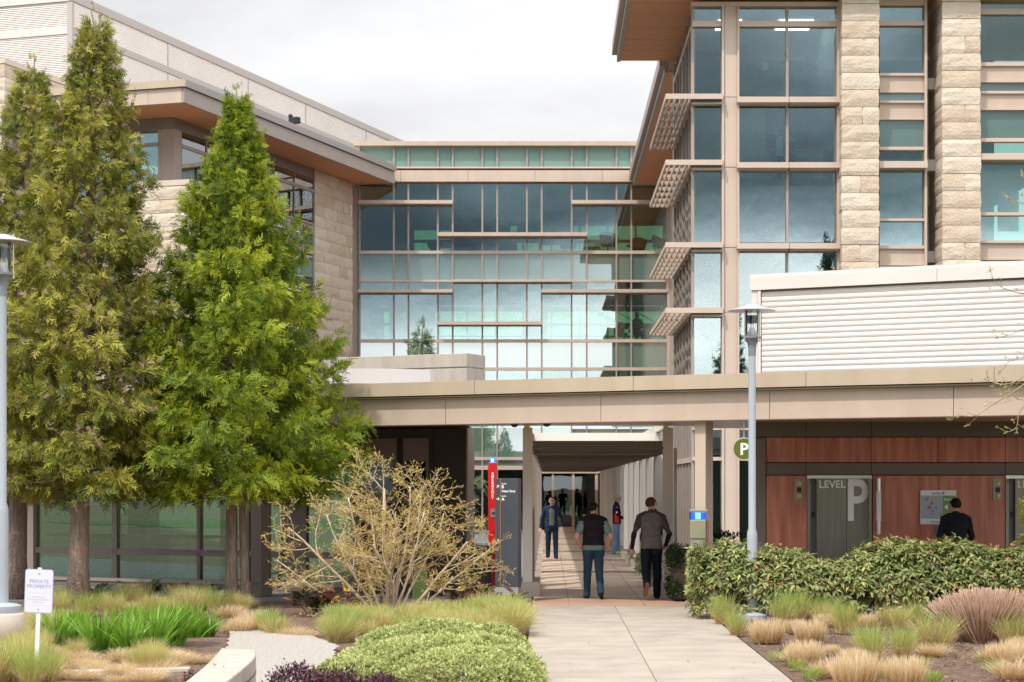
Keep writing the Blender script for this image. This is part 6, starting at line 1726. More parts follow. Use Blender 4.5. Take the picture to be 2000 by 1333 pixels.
# grey-green emergency call box fixed to the canopy post
def call_box():
    Y = 31.55
    X = lambda px: WX(px, Y) - WX(1365, Y); Z = lambda py: WZ(py, Y)
    S = thing('emergency_call_box', 'grey green emergency call box with glowing blue lamp on the canopy post', 'emergency phone', (WX(1365, Y), Y, 0))
    a, b = X(1347.5), X(1379)
    MB().box(a, b + 0.03, 0.0, 0.2, Z(1001), Z(995.5)).build('cap', 'olive_steel', S, bevel=0.01)
    MB().box(a + 0.006, b, 0.012, 0.19, Z(1015), Z(1001.5)).build('lamp_lens', 'blue_glass', S)
    MB().box(X(1359), X(1369), 0.04, 0.16, Z(1014.5), Z(1002)).build('lamp_core', 'blue_core', S)
    MB().box(X(1351), X(1378), 0.165, 0.18, Z(1014.5), Z(1002)).build('lamp_glow', 'blue_light', S)
    MB().box(a + 0.004, b, 0.006, 0.2, Z(1053), Z(1015.5)).build('upper_box', 'olive_steel', S, bevel=0.012)
    MB().box(a + 0.012, b - 0.02, 0.02, 0.2, Z(1094), Z(1053.5)).build('lower_box', 'olive_steel', S, bevel=0.006)
    MB().box(X(1380), X(1385), 0.02, 0.2, Z(1096), Z(1016)).build('side_plate', 'header_brown', S)
    for k, c in enumerate('EMERGENCY'): piece('lettering', text_mesh(c, 0.05, 'red_dull', 0.0006, 'CENTER', 0.001), S, (X(1382.5), 0.018, Z(1022 + 5.2 * k)))
    MB().box(X(1353.5), X(1366), 0.012, 0.022, Z(1078), Z(1058)).build('key_plate', 'steel_bright', S)
    MB().tube([(X(1359), 0.013, Z(1065)), (X(1359), 0.004, Z(1065))], 0.034, 16).build('speaker', 'black', S)
    MB().tube([(X(1359), 0.008, Z(1065)), (X(1359), 0.001, Z(1065))], 0.017, 12).build('speaker_centre', 'steel_bright', S)
    for px, py, r in ((1359.5, 1074, 0.012), (1370, 1071.5, 0.02)): MB().tube([(X(px), 0.02, Z(py)), (X(px), 0.004, Z(py))], r, 10).build('button', 'red_paint', S)
    MB().box(X(1355), X(1358), 0.01, 0.02, Z(1086), Z(1082)).build('lock', 'steel_bright', S)
    MB().box(a + 0.05, b - 0.05, 0.2, 0.9, Z(1080), Z(1010)).build('bracket', 'olive_steel', S)
call_box()
# hanging round parking sign
def p_sign():
    Y = 32.3; c = (WX(1453, Y), Y, WZ(877, Y)); r = 22.3 * Y / F
    S = thing('parking_sign', 'round green sign with a white letter P hanging under the canopy', 'sign', (c[0], c[1], 0))
    z = c[2]
    MB().tube([(0, 0.0, z), (0, 0.05, z)], r, 36).build('rim', 'stone_cap', S)
    MB().tube([(0, -0.004, z), (0, 0.004, z)], r * 0.91, 36).build('disc', 'p_green', S)
    me = text_mesh('P', 0.27, 'white_letter', 0.001, 'CENTER', 0.007)
    piece('lettering', me, S, (0.0, -0.006, z - 0.095))
    MB().tube([(-0.0, 0.025, z + r), (0.0, 0.025, 3.2)], 0.012, 8).build('hanger', 'steel_bright', S)
p_sign()
# map board
def map_board():
    Y = 34.42
    X = lambda px: WX(px, Y) - WX(1833, Y); Z = lambda py: WZ(py, Y)
    S = thing('directory_board', 'white wall map board headed studio B on the red wood panels', 'sign', (WX(1833, Y), Y, 0))
    MB().box(X(1798), X(1868), 0, 0.03, Z(1024.5), Z(958)).build('board', 'white_paint', S)
    MB().box(X(1799), X(1841), -0.003, 0.001, Z(1013.5), Z(968.5)).build('map_field', 'map_grey', S)
    MB().box(X(1841.3), X(1867.3), -0.003, 0.001, Z(1013.5), Z(968.5)).build('green_field', 'map_green', S)
    def t(b, s, px, py, m='grey_text', al='CENTER', bold=0.0): piece('lettering', text_mesh(b, s, m, 0.0005, al, bold), S, (X(px), -0.004, Z(py)))
    t('studio', 0.068, 1829, 966.2); t('B', 0.068, 1842.5, 966.2, bold=0.002); t('Commons', 0.072, 1834, 1022)
    t('Plaza Level', 0.044, 1854.5, 977.5, 'white_letter', bold=0.0012)
    rg = random.Random(2)
    for px, py, m, n in ((1810, 975, 'map_green', 4), (1824, 975, 'map_orange', 4), (1820, 983, 'map_green', 4), (1814, 992, 'map_red', 5), (1828, 993, 'map_blue', 5), (1821, 998, 'map_blue', 4), (1819, 1004, 'map_blue', 2)):
        mb = MB()
        for k in range(n):
            x, z = X(px) + rg.uniform(-0.022, 0.022), Z(py) + rg.uniform(-0.022, 0.022); a = rg.choice((0.4, 2.0)); q, w = 0.022, 0.009
            c, s = math.cos(a), math.sin(a)
            mb.add([(x + u * c - v * s, -0.0042 - 0.0003 * k, z + u * s + v * c) for u, v in ((-q, -w), (q, -w), (q, w), (-q, w))], [(0, 1, 2, 3)])
        mb.build('map_block', m, S)
    mb = MB().add([(X(1844), -0.004, Z(991)), (X(1851), -0.004, Z(985)), (X(1851), -0.004, Z(997))], [(0, 2, 1)]); mb.build('arrow', 'white_letter', S)
    for py in (1003, 1006, 1009): MB().box(X(1835), X(1839), -0.0042, -0.003, Z(py + 1.4), Z(py)).build('key_mark', 'grey_text', S)
map_board()
# litter bin, wet-floor sign
def bin_():
    Y = 36.4
    B = thing('litter_bin', 'black cylindrical litter bin beside the sign pillar', 'bin', (WX(937, Y), Y, 0))
    r = 25 * Y / F; h = WZ(1066, Y)
    MB().lathe([(r * 0.97, 0.0), (r * 0.97, 0.03), (r, 0.05), (r, h - 0.16), (r * 1.03, h - 0.15), (r * 1.03, h - 0.04), (r * 0.96, h)], n=28).build('drum', 'bin_black', B, True)
    MB().lathe([(r * 1.04, h - 0.012), (r * 1.05, h + 0.015), (r * 0.8, h + 0.035), (r * 0.78, h + 0.01)], n=28).build('rim', 'steel', B, True)
    MB().box(-0.15, 0.15, -r * 1.04, -r * 0.8, h - 0.32, h - 0.2).build('slot', 'black', B)
bin_()
def wet():
    Y = 36.25
    S = thing('wet_floor_sign', 'lime green folding floor sign standing behind the bare shrub', 'floor sign', (WX(822, Y), Y, 0))
    for sg in (-1, 1):
        nm = 'panel'
        w0, w1, h = 0.16, 0.11, 0.62
        vs = [(-w0, sg * 0.17, 0), (w0, sg * 0.17, 0), (w1, sg * 0.02, h), (-w1, sg * 0.02, h)]
        vs += [(x, y + sg * 0.015, z) for x, y, z in vs]
        MB().add(vs, [(0, 1, 2, 3), (7, 6, 5, 4), (0, 4, 5, 1), (1, 5, 6, 2), (2, 6, 7, 3), (3, 7, 4, 0)]).build(nm, 'wet_sign', S)
    MB().tube([(-0.05, 0, 0.62), (-0.03, 0, 0.67), (0.03, 0, 0.67), (0.05, 0, 0.62)], 0.012, 6).build('handle', 'wet_sign', S)
wet()
# dome cameras under the canopy, sensor
for px, py, lb in ((1005, 829, 'dark dome camera on the canopy soffit, nearer the dark lobby wall'), (1068, 828, 'dark dome camera on the canopy soffit above the middle of the walk'), (1855, 818, 'small white dome sensor on the canopy soffit before the lift wall')):
    u0 = PF.u(px, 0.6); q = PF.w(u0, 0.6)
    S = thing('dome_camera', lb, 'camera', (q.x, q.y, 3.222), 0, 'domes on the canopy soffit')
    w = px > 1500
    MB().lathe([(0.09, -0.02), (0.095, 0.0)], n=18).build('ring', 'white_paint' if w else 'canopy_soffit', S, True)
    MB().lathe([(0.005, -0.095), (0.04, -0.088), (0.065, -0.06), (0.07, -0.02)], n=18).build('dome', 'white_paint' if w else 'black', S, True)
# floodlight and whip aerial on the left roof
fv = LW.v(575, 1.6)
q = LW.w(1.6, fv); zc = LW.z(247, 1.6, fv)
S = thing('floodlight', 'small black floodlight standing on the left roof edge', 'floodlight', (q.x, q.y, zc), R(-30))
MB().box(-0.22, 0.22, -0.12, 0.14, 0.1, 0.36).build('housing', 'black', S, bevel=0.03); MB().tube([(0, 0, -0.15), (0, 0, 0.12)], 0.04, 8).build('bracket', 'black', S); MB().ball((-0.2, 0, 0.42), 0.1, 8).build('photocell', 'black', S, True)
# ---------------------------------------------------------------- things inside the glass buildings
def chair_mesh_parts(S, m='furniture_dark'):
    mb = MB(); n = 10
    vs = []
    for k in range(n + 1):
        a = R(-110 + 220 * k / n); x, y = 0.36 * math.sin(a), 0.32 * math.cos(a)
        h = 0.62 + 0.28 * math.cos(a * 0.75)
        vs += [(x, y, 0.42), (x * 1.15, y * 1.15, h), (x * 0.86, y * 0.86, h), (x * 0.86, y * 0.86, 0.42)]
    fs = [(4 * k + i, 4 * k + 4 + i, 4 * k + 4 + (i + 1) % 4, 4 * k + (i + 1) % 4) for k in range(n) for i in range(4)]
    mb.add(vs, fs + [(0, 1, 2, 3), tuple(4 * n + i for i in (3, 2, 1, 0))]); mb.build('backrest', m, S, True)
    MB().lathe([(0.34, 0.36), (0.35, 0.44), (0.30, 0.46)], n=14).build('seat', m, S, True)
    for a in (45, 135, 225, 315):
        c, s = math.cos(R(a)), math.sin(R(a)); MB().tube([(0.2 * c, 0.2 * s, 0.38), (0.3 * c, 0.3 * s, 0)], 0.02, 6).build('leg', m, S)
def armchair(px, Y, zf, rz, label, s=1.0):
    S = thing('tub_chair', label, 'chair', (WX(px, Y), Y, zf), rz, 'lounge chairs behind the glass'); chair_mesh_parts(S); S.scale = (s, s, s); return S
def table(px, Y, zf, r, h, label, m='furniture_wood'):
    S = thing('round_table', label, 'table', (WX(px, Y), Y, zf), 0, 'round tables behind the glass')
    MB().lathe([(r * 0.97, h - 0.05), (r, h - 0.03), (r, h)], n=24).build('tabletop', m, S, True)
    for a in (60, 180, 300):
        c, s = math.cos(R(a)), math.sin(R(a)); MB().tube([(r * 0.25 * c, r * 0.25 * s, h - 0.05), (r * 0.7 * c, r * 0.7 * s, 0)], 0.025, 6).build('leg', m, S)
    return S
z3, z2 = WZ(491, 89) + 0.01, WZ(664, 89) + 0.01
ac = armchair(1190, 90.6, z3, R(150), 'large black tub chair on the upper glazed floor near its right end', 1.15)
copy_thing(ac, (WX(1290, 91), 91, z3), R(60), 1.1, 'dark chair half hidden by the tower at the upper floor end')
copy_thing(ac, (WX(1246, 91.5), 91.5, z3), R(180), 1.0, 'low black chair behind the yellow wood table upstairs')
copy_thing(ac, (WX(1212, 90.8), 90.8, z2), R(100), 0.95, 'small dark chair left of the seated figure on the lower glazed floor')
copy_thing(ac, (WX(1262, 91.2), 91.2, z2), R(-100), 0.95, 'small dark chair right of the seated figure on the lower glazed floor')
copy_thing(ac, (WX(1110, 91.2), 91.2, z3), R(20), 1.1, 'pale-lit tub chair on the upper floor left of the large black one')
table(1240, 90.4, z3, 0.42, 0.42, 'low yellow wood table on the upper glazed floor'); table(1157, 91, z3, 0.4, 0.4, 'low dark table left of the large black tub chair', 'furniture_dark')
table(1168, 91, z3, 0.22, 0.72, 'small high side table left of the large black tub chair', 'furniture_dark'); table(1258, 90.3, z2, 0.55, 0.74, 'round table at the seated figure on the lower glazed floor', 'furniture_dark')
table(787, 91, z3, 0.45, 0.42, 'low wood table at the left end of the upper glazed floor')
def pool():
    S = thing('pool_table', 'black pool table behind the upper glass left of centre', 'pool table', (WX(887, 92), 92, z3))
    MB().box(-1.25, 1.25, -0.65, 0.65, 0.55, 0.82).build('body', 'furniture_dark', S, bevel=0.04)
    MB().box(-1.1, 1.1, -0.5, 0.5, 0.823, 0.83).build('cloth', 'map_blue', S)
    for x in (-1.0, 1.0):
        for y in (-0.45, 0.45): MB().lathe([(0.14, 0), (0.09, 0.2), (0.13, 0.55)], (x, y, 0), 10).build('leg', 'furniture_dark', S, True)
pool()
# ================================================================ people
_cloth = mat
def mat(n, c, r=0.6, *a, **k):
    k.setdefault('spec', 0.12); return _cloth(n, c, r, *a, **k)
mat('skin', (0.52, 0.30, 0.21), 0.55, spec=0.35)
mat('skin_shade', (0.47, 0.25, 0.17), 0.55, spec=0.35)
mat('hair_dark', (0.014, 0.011, 0.009), 0.6); mat('hair_brown', (0.065, 0.034, 0.016), 0.6)
mat('jeans_dark', (0.024, 0.042, 0.066), 0.85, (0.016, 0.028, 0.046), 9, 0.4, 60); mat('jeans_teal', (0.030, 0.062, 0.095), 0.85, (0.018, 0.040, 0.064), 7, 0.4, 60)
mat('jeans_light', (0.20, 0.31, 0.48), 0.85, (0.13, 0.22, 0.37), 8, 0.4, 60); mat('jeans_navy', (0.010, 0.013, 0.020), 0.85, (0.007, 0.009, 0.014), 8, 0.4, 60)
mat('navy_jacket', (0.024, 0.042, 0.088), 0.7, (0.016, 0.029, 0.066), 8, 0.5, 40); mat('sage_shirt', (0.235, 0.265, 0.185), 0.85, (0.19, 0.215, 0.145), 8, 0.3, 40)
mat('black_vest', (0.014, 0.010, 0.013), 0.75, (0.022, 0.015, 0.019), 8, 0.5, 40); mat('teal_shirt', (0.17, 0.23, 0.21), 0.85, (0.135, 0.185, 0.17), 8, 0.3, 40)
mat('grey_fleece', (0.14, 0.125, 0.115), 0.95, (0.11, 0.098, 0.09), 14, 0.7, 70); mat('grey_sleeve', (0.062, 0.052, 0.050), 0.9, (0.046, 0.039, 0.038), 9, 0.4, 50)
mat('black_cloth', (0.010, 0.011, 0.016), 0.8, (0.015, 0.016, 0.023), 9, 0.4, 40); mat('navy_sweater', (0.012, 0.013, 0.032), 0.85, (0.017, 0.018, 0.042), 9, 0.4, 50)
mat('shoe_dark', (0.018, 0.014, 0.013), 0.5); mat('shoe_neon', (0.42, 0.55, 0.04), 0.5); mat('sole_tan', (0.22, 0.12, 0.065), 0.7)
mat('blue_top', (0.38, 0.64, 0.80), 0.8, (0.30, 0.55, 0.72), 9); mat('plaid_red', (0.42, 0.12, 0.10), 0.8, (0.10, 0.05, 0.06), 18); mat('shirt_pale', (0.62, 0.55, 0.52), 0.85)
mat('eye_dark', (0.02, 0.015, 0.012), 0.3); mat('lip', (0.38, 0.15, 0.12), 0.5); mat('cup_white', (0.8, 0.78, 0.74), 0.5); mat('silhouette', (0.008, 0.009, 0.011), 0.8)

def person(label, loc, rz, H, J, parts, hair='hair_brown', bald=False, face=True, vox=0.0115, glasses=False, group=None, look=0.0, bulk=1.0):
    """J: joints in a 1.75 m frame (x right, y forward, z up); parts: material of each region"""
    k = H / 1.75
    Pm = thing('person', label, 'person', loc, rz, group)
    prim = []
    def cap(a, b, r0, r1, lab, sq=1.0): prim.append((np.array(a, float), np.array(b, float), r0, r1, lab, sq))
    V = lambda n: np.array(J[n], float)
    pel, chest, neck, head = V('pelvis'), V('chest'), V('neck'), V('head')
    up = (neck - pel) / np.linalg.norm(neck - pel)
    right = V('sh_r') - V('sh_l'); right /= np.linalg.norm(right); fwd = np.cross(up, right)
    TW = parts['torso']; B = bulk
    # torso: wide capsules across the body at several heights
    def bar(c, hw, r, lab): cap(c - right * (hw - r) , c + right * (hw - r), r, r, lab)
    for t, hw, r, lab in ((0.02, 0.182 * B, 0.130 * B, parts['hips']), (0.17, 0.172 * B, 0.122 * B, parts.get('hem', TW)), (0.32, 0.170 * B, 0.125 * B, TW), (0.48, 0.172 * B, 0.122 * B, TW), (0.64, 0.182 * B, 0.122 * B, TW), (0.78, 0.192 * B, 0.112 * B, TW), (0.89, 0.172 * B, 0.085, TW)):
        bar(pel + (neck - pel) * t + fwd * (0.012 if t < 0.5 else 0.0), hw, r, lab)
    cap(pel + up * 0.03, chest + up * 0.03, 0.115 * B, 0.118 * B, TW)
    if 'front' in parts:       # open jacket: shirt showing in front
        cap(pel + up * 0.07 + fwd * (0.062 * B), chest + up * 0.06 + fwd * 0.060, 0.098 * B, 0.088, parts['front'])
    cap(neck - up * 0.04, neck + up * 0.02, 0.066, 0.060, parts.get('collar', TW))
    cap(neck, head - up * 0.06, 0.056, 0.054, 'skin')
    # head: skull, jaw, nose, ears
    lk = Quaternion((0, 0, 1), look); f3 = Vector(lk @ Vector(fwd)); r3 = Vector(lk @ Vector(right)); f3, r3 = np.array(f3), np.array(r3)
    cap(head + up * 0.035 - f3 * 0.018, head + up * 0.035 + f3 * 0.020, 0.084, 0.080, 'skin')
    cap(head - up * 0.055 + f3 * 0.030, head + up * 0.0 + f3 * 0.022, 0.052, 0.070, 'skin')
    cap(head - up * 0.085 + f3 * 0.048, head - up * 0.06 + f3 * 0.04, 0.032, 0.045, 'skin')
    cap(head + up * 0.012 + f3 * 0.092, head - up * 0.026 + f3 * 0.108, 0.010, 0.017, 'skin')
    for s in (-1, 1): cap(head + r3 * (s * 0.080) + up * 0.02 - f3 * 0.008, head + r3 * (s * 0.078) - up * 0.022, 0.016, 0.012, 'skin')
    for s in ('l', 'r'):
        sh, el, wr, hd = V('sh_' + s), V('el_' + s), V('wr_' + s), V('hd_' + s)
        sl, lo = parts['sleeve'], parts.get('forearm', parts['sleeve'])
        cap(chest + up * 0.15 + (sh - chest) * 0.5 - up * 0.05, sh, 0.078, 0.072 * B, TW if parts.get('vest') else sl)
        mid = sh + (el - sh) * 0.55
        cap(sh, mid, 0.070 * B, 0.058 * B, sl); cap(mid, el, 0.055 * B if lo == sl else 0.047, 0.050 if lo == sl else 0.043, sl if lo == sl or parts.get('long') else lo)
        if parts.get('short') : cap(sh, sh + (el - sh) * 0.62, 0.068 * B, 0.062 * B, sl)
        cap(el, wr, 0.048 if lo != 'skin' else 0.042, 0.034 if lo != 'skin' else 0.028, lo)
        if J.get('hide_' + s): continue
        d = hd - wr; L = np.linalg.norm(d); d = d / L
        pn = np.cross(d, right); pn = pn / (np.linalg.norm(pn) + 1e-9); sd = np.cross(pn, d)
        cap(wr, wr + d * 0.03, 0.028, 0.028, 'skin')
        for q in (-1, 0, 1): cap(wr + d * 0.035 + sd * 0.012 * q, wr + d * 0.085 + sd * 0.022 * q, 0.019, 0.017, 'skin')
        cu = J.get('curl', 0.35)
        bend = np.array(fwd) * 0.5 + (pel - hd) / np.linalg.norm(pel - hd) * 0.5
        bend = bend - d * bend.dot(d); bend /= np.linalg.norm(bend) + 1e-9
        for q, fl in zip((-1.5, -0.5, 0.5, 1.5), (0.066, 0.080, 0.076, 0.058)):
            b0 = wr + d * 0.088 + sd * 0.0165 * q; b1 = b0 + (d * (1 - cu * 0.4) + bend * cu * 0.6) * fl * 0.5; b2 = b1 + (d * (1 - cu) + bend * cu * 1.2) * fl * 0.5
            cap(b0, b1, 0.0105, 0.0100, 'skin'); cap(b1, b2, 0.0100, 0.0092, 'skin')
        t0 = wr + d * 0.035 + sd * 0.026 * (1 if s == 'l' else -1) * (1 if J.get('thumb', 1) > 0 else -1); t1 = t0 + d * 0.035 + sd * 0.018 * (1 if s == 'l' else -1) + bend * 0.012; t2 = t1 + d * 0.032 + bend * 0.010
        cap(t0, t1, 0.014, 0.0115, 'skin'); cap(t1, t2, 0.0112, 0.0095, 'skin')
        hp, kn, an, to = V('hip_' + s), V('kn_' + s), V('an_' + s), V('toe_' + s)
    for s in ('l', 'r'):
        hp, kn, an, to = V('hip_' + s), V('kn_' + s), V('an_' + s), V('toe_' + s)
        lg = parts['legs']
        cap(hp, kn, 0.096 * (0.5 + 0.5 * B), 0.076, lg); cap(kn, an, 0.075, 0.064, lg); cap(hp + up * 0.02, hp - up * 0.10, 0.097 * B, 0.094 * B, lg)
        cap(an, an + (an - kn) / np.linalg.norm(an - kn) * 0.02, 0.065, 0.066, lg)
        dd = to - an; hl = an - np.array([0, 0, 0]) ; fd = dd / np.linalg.norm(dd)
        down = (an - kn) / np.linalg.norm(an - kn)
        heel = an + down * 0.052 - fd * 0.035
        cap(heel, to - fd * 0.05, 0.036, 0.040, parts['shoes']); cap(an + down * 0.015, an + fd * 0.07 + down * 0.035, 0.042, 0.040, parts['shoes']); cap(to - fd * 0.06, to, 0.041, 0.034, parts['shoes'])
    # union of the shapes, remeshed to one skin
    mb = MB()
    n = 12
    for a, b, r0, r1, lab, sq in prim:
        ax = b - a; L = np.linalg.norm(ax); ax = ax / L if L > 1e-6 else np.array([0, 0, 1.0])
        e = np.array([1.0, 0, 0]) if abs(ax[0]) < 0.8 else np.array([0, 1.0, 0])
        u = np.cross(ax, e); u /= np.linalg.norm(u); w = np.cross(ax, u)
        prof = [(a, r0, math.radians(-90 + 90 * i / 4)) for i in range(5)] + [(b, r1, math.radians(90 * i / 4)) for i in range(5)]
        vs = []
        for c, r, t in prof:
            for q in range(n):
                p = 2 * math.pi * q / n
                vs.append(c + ax * (r * math.sin(t)) + (u * math.cos(p) + w * math.sin(p)) * (r * max(math.cos(t), 1e-3)))
        m = len(prof)
        mb.add([tuple(v) for v in vs], [(i * n + q, i * n + (q + 1) % n, (i + 1) * n + (q + 1) % n, (i + 1) * n + q) for i in range(m - 1) for q in range(n)] + [tuple(range(n))[::-1], tuple(range((m - 1) * n, m * n))])
    me0 = mb.mesh('body', 'skin'); o = bpy.data.objects.new('body', me0); COL.objects.link(o)
    rm = o.modifiers.new('skin', 'REMESH'); rm.mode = 'VOXEL'; rm.voxel_size = vox
    sm = o.modifiers.new('soft', 'SMOOTH'); sm.factor = 0.5; sm.iterations = 2
    dg = bpy.context.evaluated_depsgraph_get()
    me = bpy.data.meshes.new_from_object(o.evaluated_get(dg)); bpy.data.objects.remove(o); bpy.data.meshes.remove(me0)
    nf = len(me.polygons); C = np.empty(nf * 3, dtype=np.float32); me.polygons.foreach_get('center', C); C = C.reshape(-1, 3).astype(float)
    best = np.full(nf, 1e9); lab = np.zeros(nf, int); names = []
    for a, b, r0, r1, l, sq in prim:
        if l not in names: names.append(l)
        ab = b - a; t = np.clip(((C - a) @ ab) / (ab @ ab + 1e-12), 0, 1)
        d = np.linalg.norm(C - a - t[:, None] * ab, axis=1) - (r0 + (r1 - r0) * t)
        q = d < best; best[q] = d[q]; lab[q] = names.index(l)
    if parts['hips'] != parts['legs'] and 'seat' not in J:      # straight hems
        hz0, hz1 = pel[2] - 0.055, pel[2] + 0.035
        iL, iH, iT = names.index(parts['legs']), names.index(parts['hips']), names.index(TW)
        core = np.abs((C - pel) @ right) < 0.24 * B
        lab[(lab == iL) & (C[:, 2] > hz0) & core] = iH
        lab[(lab == iH) & (C[:, 2] < hz0) & core] = iL
        if parts['hips'] != TW:
            lab[(lab == iH) & (C[:, 2] > hz1) & core & (C[:, 2] < hz1 + 0.2)] = iT; lab[(lab == iT) & (C[:, 2] < hz1) & core] = iH
    # cloth folds
    nv = len(me.vertices); co = np.empty(nv * 3, dtype=np.float32); me.vertices.foreach_get('co', co); co = co.reshape(-1, 3)
    no = np.empty(nv * 3, dtype=np.float32); me.vertices.foreach_get('normal', no); no = no.reshape(-1, 3)
    hz = float(neck[2] - 0.02)
    wr = np.array([mnoise.noise(Vector((p[0] * 9 + loc[0], p[1] * 9, p[2] * 15 + loc[1]))) for p in co])
    isl = (co[:, 2] < hz) & (co[:, 2] > 0.12)
    co = co + no * (wr * 0.007 * isl)[:, None]
    me.vertices.foreach_set('co', np.ascontiguousarray(co * k, dtype=np.float32).ravel())
    me.materials.clear()
    for l in names: me.materials.append(MATS[l])
    me.polygons.foreach_set('material_index', lab.astype(np.int32)); me.polygons.foreach_set('use_smooth', np.ones(nf, bool)); me.update()
    me.name = 'body'
    link(bpy.data.objects.new('body', me), Pm)
    # hair cap, eyes, mouth
    if not bald:
        hb = MB(); n = 18; vs = []
        for i in range(n + 1):
            th = math.pi * i / n
            for q in range(24):
                p = 2 * math.pi * q / 24
                d = up * math.cos(th) + (f3 * math.cos(p) + r3 * math.sin(p)) * math.sin(th)
                rr = 0.099 + 0.004 * mnoise.noise(Vector(tuple(d * 9)))
                vs.append(tuple((head + up * 0.038 - f3 * 0.012 + d * rr * np.array([0.96, 0.96, 1.03])) * k))
        fs = []
        for i in range(n):
            for q in range(24):
                th = math.pi * (i + 0.5) / n; p = 2 * math.pi * (q + 0.5) / 24
                fr = math.cos(p); lim = 0.95 + 0.95 * (1 - max(0, fr)) if fr > 0 else 1.95 + 0.35 * (-fr)
                if abs(fr) < 0.35 and th > 1.45: continue
                if th < lim: fs.append((i * 24 + q, i * 24 + (q + 1) % 24, (i + 1) * 24 + (q + 1) % 24, (i + 1) * 24 + q))
        h = hb.add(vs, fs).build('hair', hair, Pm, 'all')
        sd_ = h.modifiers.new('thick', 'SOLIDIFY'); sd_.thickness = 0.012; sd_.offset = -1
    if face:
        for s in (-1, 1):
            c = (head + up * 0.018 + f3 * 0.083 + r3 * 0.033 * s) * k
            MB().ball(tuple(c), 0.0115 * k, 8).build('eye', 'eye_dark', Pm, True)
            c2 = head + up * 0.040 + f3 * 0.088 + r3 * 0.034 * s
            MB().tube([tuple((c2 - r3 * 0.02) * k), tuple((c2 + r3 * 0.02 ) * k)], 0.006, 6).build('eyebrow', hair if not bald else 'hair_brown', Pm)
        c = head - up * 0.058 + f3 * 0.088
        MB().tube([tuple((c - r3 * 0.022) * k), tuple((c + f3 * 0.006) * k), tuple((c + r3 * 0.022) * k)], [0.004, 0.007, 0.004], 6).build('mouth', 'lip', Pm)
    if glasses:
        g = MB()
        for s in (-1, 1):
            c = head + up * 0.018 + f3 * 0.104 + r3 * 0.034 * s
            ring = [tuple((c + r3 * 0.025 * math.cos(t) + up * 0.019 * math.sin(t)) * k) for t in np.linspace(0, 2 * math.pi, 13)]
            g.tube(ring, 0.003, 4); g.tube([tuple((c + r3 * 0.024 * s) * k), tuple((head + up * 0.02 + r3 * 0.088 * s) * k)], 0.003, 4)
        g.build('glasses', 'black', Pm)
    return Pm
def pose(lean=0.0, swing=0.0, lift_l=0.0, lift_r=0.0, **kw):
    """standing frame with a stride: swing > 0 puts the left leg forward"""
    J = dict(pelvis=(0, 0, 0.95), chest=(0, lean * 0.7, 1.30), neck=(0, lean + 0.0, 1.50), head=(0, lean + 0.025, 1.635),
             sh_l=(-0.185, lean * 0.9, 1.42), sh_r=(0.185, lean * 0.9, 1.42), hip_l=(-0.092, 0, 0.92), hip_r=(0.092, 0, 0.92))
    def leg(s, sx, a, lift):
        hp = np.array(J['hip_' + s]); kn = hp + np.array([sx * 0.012, 0.43 * math.sin(a), -0.43 * math.cos(a)])
        b = a - lift; an = kn + np.array([sx * 0.008, 0.40 * math.sin(b), -0.40 * math.cos(b)])
        fa = b * 0.75 if lift > 0.25 else 0.0
        J['kn_' + s], J['an_' + s] = tuple(kn), tuple(an)
        J['toe_' + s] = tuple(an + np.array([sx * 0.03, 0.165 * math.cos(fa) , 0.165 * math.sin(fa) - 0.05 * math.cos(fa)]) + (np.array([0, -0.05 * math.sin(-b) * 0.6, 0]) if lift > 0.25 else 0))
    leg('l', -1, swing, lift_l); leg('r', 1, -swing, lift_r)
    for s, sx, a in (('l', -1, -swing * 0.8), ('r', 1, swing * 0.8)):
        sh = np.array(J['sh_' + s]); el = sh + np.array([sx * 0.06, 0.29 * math.sin(a), -0.29 * math.cos(a)]); wr = el + np.array([sx * 0.0, 0.25 * math.sin(a + 0.25), -0.25 * math.cos(a + 0.25)])
        J['el_' + s], J['wr_' + s], J['hd_' + s] = tuple(el), tuple(wr), tuple(wr + (wr - el) / 0.25 * 0.09)
    # stand on the lower foot
    low = min(J['an_l'][2] - 0.085, J['an_r'][2] - 0.085)
    for q in list(J):
        if isinstance(J[q], tuple): J[q] = (J[q][0], J[q][1], J[q][2] - low)
    J.update(kw); return J
SURF = 0.022
def at(px, py): 
    Y = GY(py, SURF); return (WX(px, Y), Y, SURF)
# man in the navy jacket, walking towards us
J = pose(0.02, 0.24, 0.0, 0.12)
J['el_l'] = (-0.29, -0.02, J['sh_l'][2] - 0.28); J['wr_l'] = (-0.30, 0.11, J['el_l'][2] - 0.21); J['hd_l'] = (-0.29, 0.16, J['wr_l'][2] - 0.08)
J['el_r'] = (0.29, -0.06, J['sh_r'][2] - 0.27); J['wr_r'] = (0.33, -0.03, J['el_r'][2] - 0.25); J['hd_r'] = (0.34, 0.0, J['wr_r'][2] - 0.09)
person('man in an open navy jacket and sage shirt walking towards the viewer', at(1078, 1091.5), R(180), 1.76, J,
       dict(torso='navy_jacket', front='sage_shirt', hem='navy_jacket', hips='navy_jacket', sleeve='navy_jacket', legs='jeans_dark', shoes='shoe_dark', collar='navy_jacket'))
